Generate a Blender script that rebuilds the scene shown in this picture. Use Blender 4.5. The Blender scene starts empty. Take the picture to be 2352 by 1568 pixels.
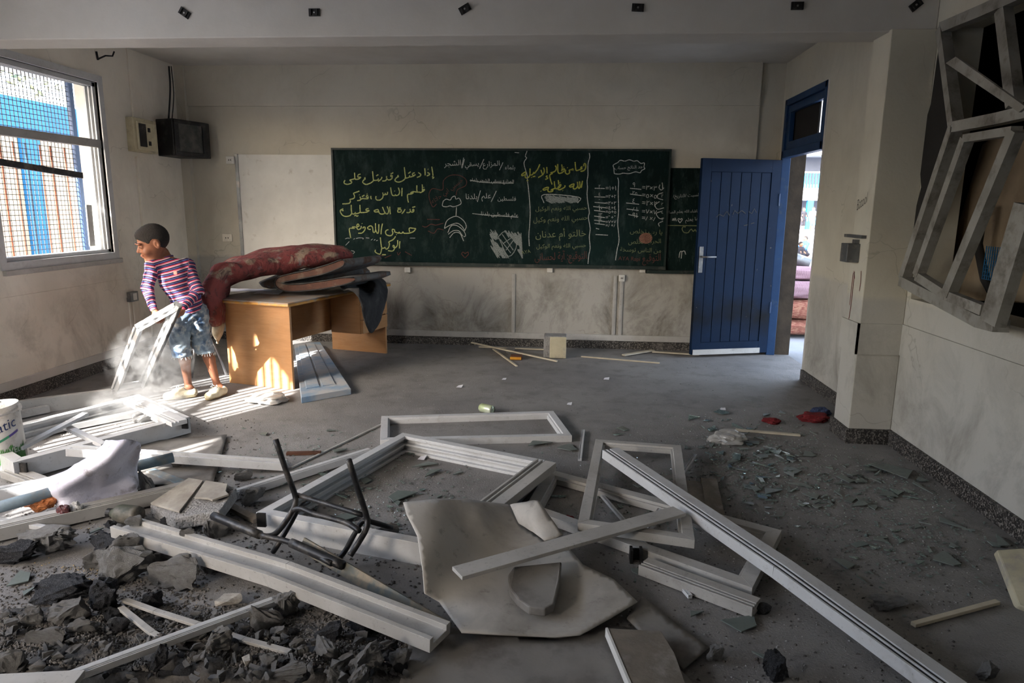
import bpy, bmesh, math, random
import numpy as np
from mathutils import Vector, Matrix, Euler, noise

# ------------------------------------------------------------------ camera, sky, sun, exposure
SC = bpy.context.scene
COL = SC.collection
W, H, F = 2352.0, 1568.0, 1568.0
CAMH = 1.5
PITCH, YAW, ROLL = math.radians(11.05), math.radians(-4.46), math.radians(.593)
FW = Vector((math.sin(YAW) * math.cos(PITCH), math.cos(YAW) * math.cos(PITCH), -math.sin(PITCH)))
_rt = Vector((math.cos(YAW), -math.sin(YAW), 0)); _up = _rt.cross(FW)
RT = _rt * math.cos(ROLL) + _up * math.sin(ROLL)
UP = _up * math.cos(ROLL) - _rt * math.sin(ROLL)
CAM = Vector((0, 0, CAMH))
cd = bpy.data.cameras.new('camera'); cd.sensor_width = 36; cd.lens = 24; cd.clip_start = .05; cd.clip_end = 300
co = bpy.data.objects.new('camera', cd); COL.objects.link(co)
mw = Matrix((RT, UP, -FW)).transposed().to_4x4(); mw.translation = CAM
co.matrix_world = mw
SC.camera = co

SUN_DIR = Vector((.52, .85, 0)).normalized() * math.cos(math.radians(31)) + Vector((0, 0, -math.sin(math.radians(31))))
SUN_STRENGTH, SKY_STRENGTH, EXPOSURE = 36.0, 6.6, 0.12
w = bpy.data.worlds.new('sky'); SC.world = w; w.use_nodes = True
nt = w.node_tree; bg = nt.nodes['Background']
sky = nt.nodes.new('ShaderNodeTexSky'); sky.sky_type = 'NISHITA'; sky.sun_disc = False
sky.sun_elevation = math.radians(34); sky.sun_rotation = math.radians(212); sky.dust_density = 4; sky.air_density = 1
mixw = nt.nodes.new('ShaderNodeMixRGB'); mixw.inputs[0].default_value = .75
mixw.inputs[2].default_value = (.73, .79, .88, 1)
nt.links.new(sky.outputs[0], mixw.inputs[1]); nt.links.new(mixw.outputs[0], bg.inputs[0])
bg.inputs[1].default_value = SKY_STRENGTH
sl = bpy.data.lights.new('sun', 'SUN'); sl.energy = SUN_STRENGTH; sl.angle = math.radians(.5); sl.color = (1, .97, .93)
so = bpy.data.objects.new('sun', sl); COL.objects.link(so)
so.rotation_euler = SUN_DIR.to_track_quat('-Z', 'Y').to_euler(); so.location = (-6, -12, 8)
SC.view_settings.view_transform = 'Standard'; SC.view_settings.look = 'None'
SC.view_settings.gamma = 1; SC.view_settings.use_curve_mapping = False
SC.view_settings.exposure = EXPOSURE
SC.cycles.use_denoising = True
SC.cycles.max_bounces = 8; SC.cycles.diffuse_bounces = 5; SC.cycles.glossy_bounces = 3; SC.cycles.transmission_bounces = 6; SC.cycles.volume_bounces = 0
SC.cycles.use_adaptive_sampling = True; SC.cycles.adaptive_threshold = .05; SC.cycles.adaptive_min_samples = 16
SC.cycles.volume_step_rate = 2.0; SC.cycles.volume_max_steps = 96
SC.cycles.transparent_max_bounces = 12; SC.cycles.sample_clamp_indirect = 8
SC.cycles.caustics_reflective = False; SC.cycles.caustics_refractive = False

def portal(loc, rot, sx, sy):
    l = bpy.data.lights.new('window_portal', 'AREA'); l.shape = 'RECTANGLE'; l.size = sx; l.size_y = sy
    l.cycles.is_portal = True
    o = bpy.data.objects.new('window_portal', l); COL.objects.link(o); o.location = loc; o.rotation_euler = rot

# ------------------------------------------------------------------ pixel helpers (photo is 2352 x 1568)
def ray(x, y): return RT * (x - W / 2) + UP * (H / 2 - y) + FW * F
def P(x, y, z=0.0):
    d = ray(x, y); return CAM + d * ((z - CAMH) / d.z)
def PY(x, y, Y):
    d = ray(x, y); return CAM + d * (Y / d.y)
def PX(x, y, X):
    d = ray(x, y); return CAM + d * (X / d.x)
def PD(x, y, dist):                       # at a given depth along the view axis
    return CAM + ray(x, y) * (dist / F)

# ------------------------------------------------------------------ materials
def srgb(r, g, b):
    f = lambda c: c / 12.92 if c <= .04045 else ((c + .055) / 1.055) ** 2.4
    return (f(r / 255), f(g / 255), f(b / 255), 1)
MATS = {}
class NB:
    """small node-tree builder"""
    def __init__(s, name):
        s.m = bpy.data.materials.new(name); s.m.use_nodes = True
        s.t = s.m.node_tree; s.n = s.t.nodes; s.b = s.n['Principled BSDF']
        s.tc = s.n.new('ShaderNodeTexCoord'); MATS[name] = s.m
    def link(s, a, b): s.t.links.new(a, b)
    def noise(s, scale, detail=4, rough=.55, coord=None, dist=0, vec=None):
        n = s.n.new('ShaderNodeTexNoise'); n.inputs['Scale'].default_value = scale
        n.inputs['Detail'].default_value = detail; n.inputs['Roughness'].default_value = rough
        n.inputs['Distortion'].default_value = dist
        s.link(vec if vec is not None else s.tc.outputs['Object'], n.inputs['Vector']); return n.outputs['Fac']
    def mapping(s, sc=(1, 1, 1), rot=(0, 0, 0)):
        m = s.n.new('ShaderNodeMapping'); m.inputs['Scale'].default_value = sc; m.inputs['Rotation'].default_value = rot
        s.link(s.tc.outputs['Object'], m.inputs['Vector']); return m.outputs[0]
    def ramp(s, fac, stops, interp='LINEAR'):
        r = s.n.new('ShaderNodeValToRGB'); r.color_ramp.interpolation = interp
        e = r.color_ramp.elements
        while len(e) < len(stops): e.new(.5)
        for k, (p, c) in enumerate(stops):
            e[k].position = p; e[k].color = c if len(c) == 4 else (*c, 1)
        s.link(fac, r.inputs[0]); return r.outputs[0]
    def mask(s, fac, a, b):
        r = s.n.new('ShaderNodeMapRange'); r.inputs[1].default_value = a; r.inputs[2].default_value = b
        s.link(fac, r.inputs[0]); return r.outputs[0]
    def mix(s, fac, a, b, mode='MIX'):
        m = s.n.new('ShaderNodeMixRGB'); m.blend_type = mode
        for k, v in enumerate((fac, a, b)):
            if isinstance(v, (float, int)): m.inputs[k].default_value = v if k == 0 else (v, v, v, 1)
            elif isinstance(v, tuple): m.inputs[k].default_value = v
            else: s.link(v, m.inputs[k])
        return m.outputs[0]
    def math(s, op, a, b=0.0):
        m = s.n.new('ShaderNodeMath'); m.operation = op
        for k, v in enumerate((a, b)):
            if isinstance(v, (float, int)): m.inputs[k].default_value = v
            else: s.link(v, m.inputs[k])
        return m.outputs[0]
    def sep(s, coord='Object'):
        x = s.n.new('ShaderNodeSeparateXYZ'); s.link(s.tc.outputs[coord], x.inputs[0]); return x.outputs
    def bump(s, fac, strength, dist=.01):
        b = s.n.new('ShaderNodeBump'); b.inputs['Strength'].default_value = strength; b.inputs['Distance'].default_value = dist
        s.link(fac, b.inputs['Height']); s.link(b.outputs[0], s.b.inputs['Normal'])
    def fin(s, color=None, rough=.8, metal=0.0, spec=.5):
        if color is not None:
            if isinstance(color, tuple): s.b.inputs['Base Color'].default_value = color
            else: s.link(color, s.b.inputs['Base Color'])
        if isinstance(rough, (float, int)): s.b.inputs['Roughness'].default_value = rough
        else: s.link(rough, s.b.inputs['Roughness'])
        s.b.inputs['Metallic'].default_value = metal
        s.b.inputs['Specular IOR Level'].default_value = spec
        return s.m

def mat(name, c1, c2=None, scale=6, rough=.8, bump=0., bscale=40, metal=0., dust=0., dustc=(150, 145, 138), spec=.4, dscale=9, bdist=.01):
    """two-tone noise colour + fine bump + optional dust patches"""
    b = NB(name); c2 = c2 or c1
    n = b.noise(scale, 5, .6)
    col = b.mix(b.mask(n, .35, .65), srgb(*c1), srgb(*c2))
    if dust:
        d = b.noise(dscale, 6, .65)
        col = b.mix(b.mask(d, .62 - dust * .4, .78 - dust * .3), col, srgb(*dustc))
    if bump: b.bump(b.noise(bscale, 4, .6), bump, bdist)
    return b.fin(col, rough, metal, spec)

# ------------------------------------------------------------------ mesh helpers
class MB:
    def __init__(s): s.v = []; s.f = []
    def add(s, vs, fs):
        n = len(s.v); s.v += [tuple(v) for v in vs]; s.f += [tuple(i + n for i in f) for f in fs]; return s
    def box(s, a, b):
        x0, y0, z0 = a; x1, y1, z1 = b
        return s.add([(x0, y0, z0), (x1, y0, z0), (x1, y1, z0), (x0, y1, z0), (x0, y0, z1), (x1, y0, z1), (x1, y1, z1), (x0, y1, z1)],
                     [(0, 3, 2, 1), (4, 5, 6, 7), (0, 1, 5, 4), (1, 2, 6, 5), (2, 3, 7, 6), (3, 0, 4, 7)])
    def extr(s, p0, p1, prof, up=(0, 0, 1), cut0=0., cut1=0.):
        """extrude a 2-D profile [(side, up)] from p0 to p1; cut = mitre shift along the run per unit of side"""
        p0 = Vector(p0); p1 = Vector(p1); d = (p1 - p0).normalized(); u = Vector(up)
        sd = d.cross(u).normalized(); u = sd.cross(d).normalized()
        n = len(prof)
        vs = [p0 + sd * a + u * b + d * (cut0 * a) for a, b in prof] + [p1 + sd * a + u * b + d * (cut1 * a) for a, b in prof]
        fs = [(i, (i + 1) % n, (i + 1) % n + n, i + n) for i in range(n)] + [tuple(range(n - 1, -1, -1)), tuple(range(n, 2 * n))]
        return s.add(vs, fs)
    def tube(s, pts, r, seg=10, caps=True):
        pts = [Vector(p) for p in pts]; n = len(pts)
        rs = r if isinstance(r, (list, tuple)) else [r] * n
        t0 = (pts[1] - pts[0]).normalized()
        a = t0.orthogonal().normalized(); rings = []
        for i, p in enumerate(pts):
            t = ((pts[min(i + 1, n - 1)] - pts[i]).normalized() + (pts[i] - pts[max(i - 1, 0)]).normalized())
            t = t.normalized() if t.length > 1e-6 else t0
            a = (a - t * a.dot(t)).normalized(); b = t.cross(a)
            rings.append([p + (a * math.cos(q) + b * math.sin(q)) * rs[i] for q in [2 * math.pi * k / seg for k in range(seg)]])
        vs = [v for r_ in rings for v in r_]
        fs = [(i * seg + k, i * seg + (k + 1) % seg, (i + 1) * seg + (k + 1) % seg, (i + 1) * seg + k) for i in range(n - 1) for k in range(seg)]
        if caps: fs += [tuple(range(seg - 1, -1, -1)), tuple(range((n - 1) * seg, n * seg))]
        return s.add(vs, fs)
    def ribbon(s, pts, nrm, wd, lift=0.):
        """flat stroke of width wd through pts lying on a surface of normal nrm"""
        nrm = Vector(nrm); pts = [Vector(p) + nrm * lift for p in pts]; n = len(pts); vs = []
        for i, p in enumerate(pts):
            t = (pts[min(i + 1, n - 1)] - pts[max(i - 1, 0)])
            sd = t.cross(nrm); sd = sd.normalized() if sd.length > 1e-9 else Vector((1, 0, 0))
            vs += [p - sd * wd / 2, p + sd * wd / 2]
        return s.add(vs, [(2 * i, 2 * i + 1, 2 * i + 3, 2 * i + 2) for i in range(n - 1)])
    def lathe(s, c, prof, seg=24, axis=(0, 0, 1)):
        ax = Vector(axis).normalized(); a = ax.orthogonal().normalized(); b = ax.cross(a); c = Vector(c); n = len(prof)
        vs = [c + ax * z + (a * math.cos(q) + b * math.sin(q)) * r for r, z in prof for q in [2 * math.pi * k / seg for k in range(seg)]]
        return s.add(vs, [(i * seg + k, i * seg + (k + 1) % seg, (i + 1) * seg + (k + 1) % seg, (i + 1) * seg + k) for i in range(n - 1) for k in range(seg)])
    def prism(s, poly, off):
        """closed polygon (list of 3-D points) thickened by the vector off"""
        off = Vector(off); n = len(poly); poly = [Vector(p) for p in poly]
        vs = poly + [p + off for p in poly]
        return s.add(vs, [tuple(range(n - 1, -1, -1)), tuple(range(n, 2 * n))] + [(i, (i + 1) % n, (i + 1) % n + n, i + n) for i in range(n)])

ORG = {}
def _org(o): return ORG.get(o.name, Vector((0, 0, 0))) if o else Vector((0, 0, 0))
def put(name, mb, m, parent=None, smooth=False, bevel=0., origin=None, subsurf=0, solid=0., kind=None, label=None, autosmooth=None):
    """one mesh object; vertices are given in world space"""
    me = bpy.data.meshes.new(name)
    o = bpy.data.objects.new(name, me)
    base = _org(parent)
    og = Vector(origin) if origin is not None else (base if parent else None)
    if og is None:
        og = Vector((0, 0, 0))
    me.from_pydata([Vector(v) - og for v in mb.v], [], mb.f); me.validate(verbose=False)
    bm = bmesh.new(); bm.from_mesh(me); bmesh.ops.recalc_face_normals(bm, faces=bm.faces); bm.to_mesh(me); bm.free()
    me.materials.append(MATS[m] if isinstance(m, str) else m)
    if smooth: me.polygons.foreach_set('use_smooth', [True] * len(me.polygons))
    COL.objects.link(o)
    if parent: o.parent = parent
    o.location = og - base
    ORG[o.name] = og
    if bevel:
        md = o.modifiers.new('bevel', 'BEVEL'); md.width = bevel; md.segments = 2; md.limit_method = 'ANGLE'; md.angle_limit = .6
    if solid:
        md = o.modifiers.new('thickness', 'SOLIDIFY'); md.thickness = solid; md.offset = 0
    if subsurf:
        md = o.modifiers.new('smooth', 'SUBSURF'); md.levels = subsurf; md.render_levels = subsurf
    if kind: o['kind'] = kind
    if label: o['label'] = label
    return o
def tag(o, label, cat, group=None, kind=None):
    o['label'] = label; o['category'] = cat
    if group: o['group'] = group
    if kind: o['kind'] = kind
    return o
def thing(name, label, cat, loc=(0, 0, 0), group=None):
    o = bpy.data.objects.new(name, None); COL.objects.link(o); o.location = loc; o.empty_display_size = .05
    ORG[o.name] = Vector(loc); return tag(o, label, cat, group)
def struct(name, mb, m, **k):
    o = put(name, mb, m, **k); o['kind'] = 'structure'; return o
R = random.Random(7)
# ------------------------------------------------------------------ surface materials
def wall_material(name, c_hi, c_lo, zsplit, dirt):
    b = NB(name); xyz = b.sep()
    n1 = b.noise(1.1, 5, .6); n2 = b.noise(7, 6, .65); n3 = b.noise(60, 3, .6)
    z = b.math('ADD', xyz[2], b.math('MULTIPLY', b.math('SUBTRACT', n2, .5), .05))
    col = b.mix(b.mask(z, zsplit - .01, zsplit + .03), srgb(*c_lo), srgb(*c_hi))
    col = b.mix(b.math('MULTIPLY', b.mask(n1, .45, .75), .35), col, srgb(162, 153, 134))
    # rubbed dirt, scuffs and rain-like streaks with shapes of their own
    st = b.noise(1.0, 7, .72, vec=b.mapping((2.6, 2.6, 1.7)), dist=.5)
    low = b.mask(xyz[2], 1.15, .35)
    sc = b.math('MULTIPLY', b.mask(st, .46, .72), b.math('ADD', b.math('MULTIPLY', low, .75 * dirt), .14))
    col = b.mix(sc, col, srgb(74, 66, 56))
    sp = b.mask(b.noise(26, 5, .7, dist=1.5), .66, .72)
    col = b.mix(b.math('MULTIPLY', sp, b.math('ADD', b.math('MULTIPLY', low, .7 * dirt), .08)), col, srgb(48, 44, 40))
    crack = b.n.new('ShaderNodeTexVoronoi'); crack.feature = 'DISTANCE_TO_EDGE'; crack.inputs['Scale'].default_value = 1.3
    wv = b.n.new('ShaderNodeTexNoise'); wv.inputs['Scale'].default_value = 5; b.link(b.tc.outputs['Object'], wv.inputs['Vector'])
    vm = b.n.new('ShaderNodeVectorMath'); vm.operation = 'MULTIPLY_ADD'; vm.inputs[1].default_value = (.25, .25, .25)
    b.link(wv.outputs['Color'], vm.inputs[0]); b.link(b.tc.outputs['Object'], vm.inputs[2]); b.link(vm.outputs[0], crack.inputs['Vector'])
    ck = b.math('MULTIPLY', b.mask(crack.outputs[0], .006, .001), b.mask(n1, .5, .58))
    col = b.mix(b.math('MULTIPLY', ck, .25), col, srgb(80, 72, 62))
    b.bump(b.math('ADD', b.math('MULTIPLY', n2, 1.0), b.math('MULTIPLY', n3, .35)), .25, .01)
    return b.fin(col, .85, 0, .25)
wall_material('plaster_back', (196, 191, 178), (168, 166, 161), .93, 1.0)
wall_material('plaster_left', (230, 224, 212), (226, 220, 208), .30, .45)
wall_material('plaster_right', (196, 192, 178), (182, 180, 173), .95, .45)
mat('plaster_white', (205, 203, 198), (190, 188, 182), 3, .85, .15, 60)
mat('ceiling_paint', (200, 197, 192), (186, 182, 176), 1.5, .9, .1, 50)
b = NB('floor_concrete')
n1 = b.noise(.9, 6, .62); n2 = b.noise(5, 7, .68); n3 = b.noise(90, 3, .7); n4 = b.noise(260, 2, .6)
col = b.mix(b.mask(n1, .35, .7), srgb(116, 114, 113), srgb(142, 140, 138))
col = b.mix(b.math('MULTIPLY', b.mask(n2, .5, .7), .55), col, srgb(88, 85, 83))
col = b.mix(b.math('MULTIPLY', b.mask(b.noise(1.7, 5, .6, dist=.6), .58, .75), .5), col, srgb(160, 156, 152))
col = b.mix(b.math('MULTIPLY', b.mask(n3, .6, .72), .6), col, srgb(66, 63, 61))
col = b.mix(b.math('MULTIPLY', b.mask(n4, .62, .7), .6), col, srgb(178, 172, 162))
b.bump(b.math('ADD', n3, b.math('MULTIPLY', n2, .8)), .35, .012)
b.fin(col, .78, 0, .35)
b = NB('terrazzo_dark')
v = b.n.new('ShaderNodeTexVoronoi'); v.inputs['Scale'].default_value = 130; b.link(b.tc.outputs['Object'], v.inputs['Vector'])
rgb = b.n.new('ShaderNodeSeparateColor'); b.link(v.outputs['Color'], rgb.inputs[0])
col = b.ramp(rgb.outputs[0], [(0, srgb(28, 26, 25)), (.6, srgb(48, 45, 43)), (.75, srgb(130, 126, 120)), (1, srgb(70, 64, 58))])
b.fin(b.mix(b.mask(b.noise(4, 4), .55, .75), col, srgb(105, 100, 96)), .6)
for nm_, ca_, cb_, k_ in (('aluminium', (198, 200, 202), (186, 187, 188), .35), ('aluminium_dusty', (180, 179, 176), (164, 162, 158), .5)):
    b = NB(nm_); col = b.mix(b.mask(b.noise(4, 4, .6), .35, .65), srgb(*ca_), srgb(*cb_))
    col = b.mix(b.math('MULTIPLY', b.mask(b.noise(10, 7, .75, dist=.6), .54, .72), k_), col, srgb(118, 112, 104))
    col = b.mix(b.math('MULTIPLY', b.mask(b.noise(60, 4, .7), .60, .70), k_), col, srgb(92, 88, 83)); b.fin(col, .48, 0, .4)
mat('aluminium_dark', (62, 64, 68), (46, 48, 50), 10, .5, .05, 60, .2, .3, (120, 114, 106))
mat('white_pvc', (212, 211, 207), (200, 199, 195), 3, .5, .03, 60, 0, .05, (170, 164, 155))
mat('black_plastic', (22, 22, 23), (32, 31, 31), 12, .55, .05, 60, 0, .15, (90, 85, 80))
mat('blue_paint', (24, 60, 100), (20, 52, 90), 5, .5, .1, 30, 0, .12, (60, 74, 88))
mat('blue_paint_out', (22, 96, 138), (18, 84, 124), 3, .6)
mat('beige_out', (176, 150, 120), (164, 138, 110), 2, .85, .1, 60)
mat('white_out', (168, 172, 178), (158, 162, 168), 3, .8)
mat('ground_out', (134, 136, 140), (122, 124, 128), 2, .9, .2, 30)
mat('grey_steel', (120, 122, 124), (100, 102, 104), 8, .45, .05, 60, .6, .25)
mat('rust', (92, 50, 34), (110, 64, 44), 20, .8, .2, 80)
mat('soot_jamb', (66, 57, 46), (50, 43, 35), 6, .9, .2, 30)
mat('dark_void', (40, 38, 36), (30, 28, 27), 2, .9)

# ------------------------------------------------------------------ the room
XL, XR, YB, YF, ZC = -4.2, 2.15, 7.4, -.45, 2.95
TH = .22
struct('floor', MB().box((XL - TH, YF - TH, -.12), (XR + TH, YB + .3, 0)), 'floor_concrete')
struct('ceiling', MB().box((XL - TH, YF - TH, ZC), (XR + TH, YB + .3, ZC + .15)), 'ceiling_paint')
def wall_x(name, X0, X1, y0, y1, holes, m):
    """wall along y with rectangular openings (ya, yb, za, zb)"""
    ys = sorted({y0, y1, *[h[0] for h in holes], *[h[1] for h in holes]}); mb = MB()
    for a, c in zip(ys, ys[1:]):
        hs = sorted([h for h in holes if h[0] <= a + 1e-6 and h[1] >= c - 1e-6], key=lambda h: h[2]); z = 0
        for h in hs:
            if h[2] > z: mb.box((X0, a, z), (X1, c, h[2]))
            z = h[3]
        if z < ZC: mb.box((X0, a, z), (X1, c, ZC))
    return struct(name, mb, m)
W1 = (4.83, 6.08, 1.06, 2.56)                 # the window in view on the left
wall_x('wall_left', XL - TH, XL, YF, YB + .3, [W1, (1.3, 3.9, 1.06, 2.56), (0, .9, 1.06, 2.56)], 'plaster_left')
W2 = (2.5, 4.42, .97, 2.55)                   # the blown-in window on the right
DOOR = (6.2, 7.32, 0, 2.58)
wall_x('wall_right', XR, XR + TH, YF, YB + .3, [W2, DOOR], 'plaster_right')
mb = MB().box((XL, YB + .03, 0), (XR, YB + .3, ZC)).box((XL, YB, 0), (1.91, YB + .03, 2.54)).box((XL, YB - .03, 2.54), (1.90, YB + .03, ZC)).box((XL, YB - .06, 0), (XL + .1, YB, ZC))
struct('wall_back', mb, 'plaster_back')
# wall behind the viewer: small window added to brighten surfaces facing the viewer
mb = MB().box((XL, YF - TH, 0), (-3.4, YF, ZC)).box((-3.4, YF - TH, 0), (-2.4, YF, 1.1)).box((-3.4, YF - TH, 1.85), (-2.4, YF, ZC)).box((-2.4, YF - TH, 0), (XR, YF, ZC))
struct('wall_front', mb, 'plaster_white')
struct('trim_1', MB().box((XL, 4.5, 2.55), (XR, 4.76, ZC)), 'ceiling_paint', bevel=.008)       # downstand beam
struct('trim_2', MB().box((1.88, 4.47, 0), (XR, 4.72, 2.56)), 'plaster_right', bevel=.006)      # pillar under it
# dark terrazzo skirtings
struct('baseboard_left', MB().box((XL, YF, 0), (XL + .018, YB, .10)), 'terrazzo_dark')
struct('baseboard_back', MB().box((XL, YB - .018, 0), (1.9, YB, .085)), 'terrazzo_dark')
mb = MB().box((XR - .018, 4.72, 0), (XR, 6.19, .10)).box((XR - .018, YF, 0), (XR, 4.47, .10)).box((1.862, 4.452, 0), (1.88, 4.738, .10)).box((1.88, 4.452, 0), (XR, 4.47, .10))
struct('baseboard_right', mb, 'terrazzo_dark')
struct('trim_3', MB().box((XL, YB - .02, .088), (1.5, YB, .155)), 'aluminium_dusty', bevel=.004)       # cable trunking along the back wall
struct('trim_4', MB().box((XL, 4.0, .102), (XL + .02, 7.34, .17)), 'plaster_white', bevel=.004)
for k, (x0, z0, z1) in enumerate(((PY(1180, 640, 7.4).x, .155, .80), (PY(1413, 645, 7.4).x, .155, .80), (PY(1428, 650, 7.4).x, .155, .80))):
    struct('trim_%d' % (5 + k), MB().box((x0 - .018, YB - .016, z0), (x0 + .018, YB, z1)).box((x0 - .006, YB - .02, z0), (x0 + .006, YB - .016, z1)), 'aluminium_dusty', bevel=.003)
struct('trim_8', MB().box((XL, 4.0, .62), (XL + .006, 6.35, .80)), 'plaster_left')                # flat rail strip on the left wall
struct('trim_9', MB().box((XR - .012, YF, .60), (XR, 4.46, .80)).box((1.868, 4.458, .60), (XR, 4.47, .80)).box((1.868, 4.458, .60), (1.88, 4.735, .80)), 'plaster_right')
portal((XL - TH, 5.45, 1.81), (0, -math.pi / 2, 0), 1.5, 1.25)
portal((XL - TH, 2.6, 1.81), (0, -math.pi / 2, 0), 1.5, 2.6)
portal((XL - TH, .45, 1.81), (0, -math.pi / 2, 0), 1.5, .9)
portal((XR + TH, 6.76, 1.29), (0, math.pi / 2, 0), 2.58, 1.12)

portal((-2.9, YF - TH, 1.475), (math.pi / 2, 0, 0), 1.0, .75)
struct('sun_block_roof', MB().box((XL - .6, YF - TH - 2.3, 2.8), (XR, YF - TH, 2.95)), 'ceiling_paint')  # unseen roof added to keep sun out of the front window
struct('sky_block_roof', MB().box((XR + TH, 5.45, 3.0), (5.2, 40, 3.2)), 'ceiling_paint')  # unseen roof added to cut sky light through the doorway
mat('aluminium_dirty', (150, 148, 142), (128, 125, 118), 5, .6, .05, 60, 0, .3, (100, 94, 86))
# ------------------------------------------------------------------ outside
struct('ground_1', MB().box((-60, -40, -.3), (XL - TH, 60, -.14)), 'ground_out')
struct('ground_2', MB().box((XR + TH, -40, -.3), (60, 60, -.02)), 'ground_out')
struct('ground_3', MB().box((XL - TH, -40, -.3), (XR + TH, YF - TH, -.14)), 'ground_out')
# ------------------------------------------------------------------ window 1 (left wall)
y0, y1, z0, z1 = W1
ALP = lambda w_, h_: [(-w_ / 2, 0), (w_ / 2, 0), (w_ / 2, h_), (w_ * .18, h_), (w_ * .18, h_ * .55), (w_ * .02, h_ * .55), (w_ * .02, h_), (-w_ * .2, h_), (-w_ * .2, h_ * .55), (-w_ * .34, h_ * .55), (-w_ * .34, h_), (-w_ / 2, h_)]
win = bpy.data.objects.new('window_1', None); COL.objects.link(win); win['kind'] = 'structure'; ORG['window_1'] = Vector((0, 0, 0))
fr = MB()
fx = XL + .012
for (a, c, d, e) in ((y0 - .06, y1 + .06, z0 - .06, z0), (y0 - .06, y1 + .06, z1, z1 + .06), (y0 - .06, y0, z0, z1), (y1, y1 + .06, z0, z1)):
    fr.box((XL - .02, a, d), (fx, c, e))
for q in (0.0, .035, .07):                                    # sliding tracks inside the reveal
    x = XL - .03 - q
    fr.box((x - .006, y0, z0), (x + .006, y1, z0 + .03)).box((x - .006, y0, z1 - .04), (x + .006, y1, z1)).box((x - .006, y1 - .035, z0), (x + .006, y1, z1)).box((x - .006, y0, z0), (x + .006, y0 + .035, z1))
fr.box((XL - .13, y0, z0), (XL - .02, y1, z0 + .008)).box((XL - .13, y0, z1 - .008), (XL - .02, y1, z1))
put('window_frame', fr, 'aluminium', win)
put('window_sill', MB().box((XL - .01, y0 - .04, z0 - .10), (XL + .03, y1 + .08, z0 - .06)), 'aluminium_dusty', win, bevel=.004)
put('crossbar', MB().box((XL - .045, y0, 1.995), (XL - .015, y1 + .03, 2.065)), 'aluminium_dusty', win, bevel=.004)
a = PX(0, 372, XL - .07); c = PX(188, 403, XL - .07)
put('broken_rail', MB().extr(a + (a - c) * .2, c, [(-.012, -.025), (.012, -.025), (.012, .025), (-.012, .025)], up=(0, 0, 1)), 'aluminium_dark', win)
a = PX(203, 470, XL - .10); c = PX(212, 565, XL - .10)
put('hanging_strip', MB().extr(a, c, [(-.006, -.035), (.006, -.035), (.006, .035), (-.006, .035)], up=(0, 1, 0)), 'aluminium_dusty', win)
# security grille outside: teal edge posts, rusty rods, wire mesh
gx = XL - .34
gr = thing('window_grille', 'teal framed wire mesh grille with rusty rods outside the bright window', 'grille', (gx, 5.2, .98))
ye = PX(184, 450, gx).y
mesh = MB(); wr = .0022
for k in range(40):
    y = ye - k * .042
    if y < 4.35: break
    mesh.box((gx - wr, y - wr, .98), (gx + wr, y + wr, 2.75))
for k in range(44):
    z = .98 + k * .042
    if z > 2.75: break
    mesh.box((gx - wr, 4.35, z - wr), (gx + wr, ye, z + wr))
mat('wire_dark', (58, 58, 60), (48, 48, 50), 8, .6)
put('wire_mesh', mesh, 'wire_dark', gr)
put('edge_post', MB().box((gx - .02, ye - .02, .9), (gx + .02, ye + .03, 2.8)), 'blue_paint', gr)
put('base_rail', MB().box((gx - .02, 4.35, .96), (gx + .02, ye, .99)), 'grey_steel', gr)
yt = PX(72, 450, gx - .05).y
for k, x in enumerate((14, 45, 72, 105, 128, 160)):
    y = PX(x, 450, gx - .05).y
    put('rod', MB().tube([(gx - .05, y, .95), (gx - .05, y, 2.0)], .009, 6), 'blue_paint' if k == 2 else 'rust', gr)
# the two windows nearer the viewer on the left wall, which let in the sun
def grille_window(name, c0, c1, along, label, posts):
    t = thing(name, label, 'grille', c0)
    c0 = Vector(c0); c1 = Vector(c1); dv = c1 - c0
    ax = Vector((0, dv.y, 0)) if abs(dv.y) > abs(dv.x) else Vector((dv.x, 0, 0))
    for k in range(posts):
        p = c0 + ax * ((k + .5) / posts)
        put('bar', MB().tube([p, p + Vector((0, 0, dv.z))], .016, 6), 'blue_paint', t)
    for q in along:
        p = c0 + Vector((0, 0, dv.z * q)); put('cross_rail', MB().extr(p, p + ax, [(-.012, -.04), (.012, -.04), (.012, .04), (-.012, .04)]), 'blue_paint', t)
grille_window('bar_grille', (XL - .12, 1.3, 1.06), (XL - .12, 3.9, 2.56), (.5,), 'blue bar grille in the long window nearest this side of the pillar line', 17)
grille_window('bar_grille', (XL - .12, 0, 1.06), (XL - .12, .9, 2.56), (.5,), 'blue bar grille in the window beside the viewer', 6)

# ------------------------------------------------------------------ door and transom (right wall)
y0, y1, z0, z1 = DOOR; zt = 2.02
d = bpy.data.objects.new('door_1', None); COL.objects.link(d); d['kind'] = 'structure'; ORG['door_1'] = Vector((0, 0, 0))
fr = MB().box((XR - .015, y1 - .05, 0), (XR + .07, y1, z1)).box((XR - .015, y0, zt), (XR + .07, y0 + .045, z1)).box((XR - .015, y0, z1 - .06), (XR + .07, y1, z1)).box((XR - .015, y0, zt), (XR + .07, y1, zt + .07))
put('door_frame', fr, 'blue_paint', d, bevel=.004)
put('transom_sash', MB().box((XR + .005, y0 + .05, zt + .075), (XR + .05, y1 - .055, zt + .15)).box((XR + .005, y0 + .05, z1 - .13), (XR + .05, y1 - .055, z1 - .065)).box((XR + .005, y0 + .05, zt + .15), (XR + .05, y0 + .12, z1 - .13)).box((XR + .005, y1 - .13, zt + .15), (XR + .05, y1 - .055, z1 - .13)), 'blue_paint', d, bevel=.003)
put('transom_board', MB().box((XR + .06, y0 + .35, zt + .08), (XR + .075, y1 - .06, z1 - .06)), 'dark_void', d)
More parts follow.
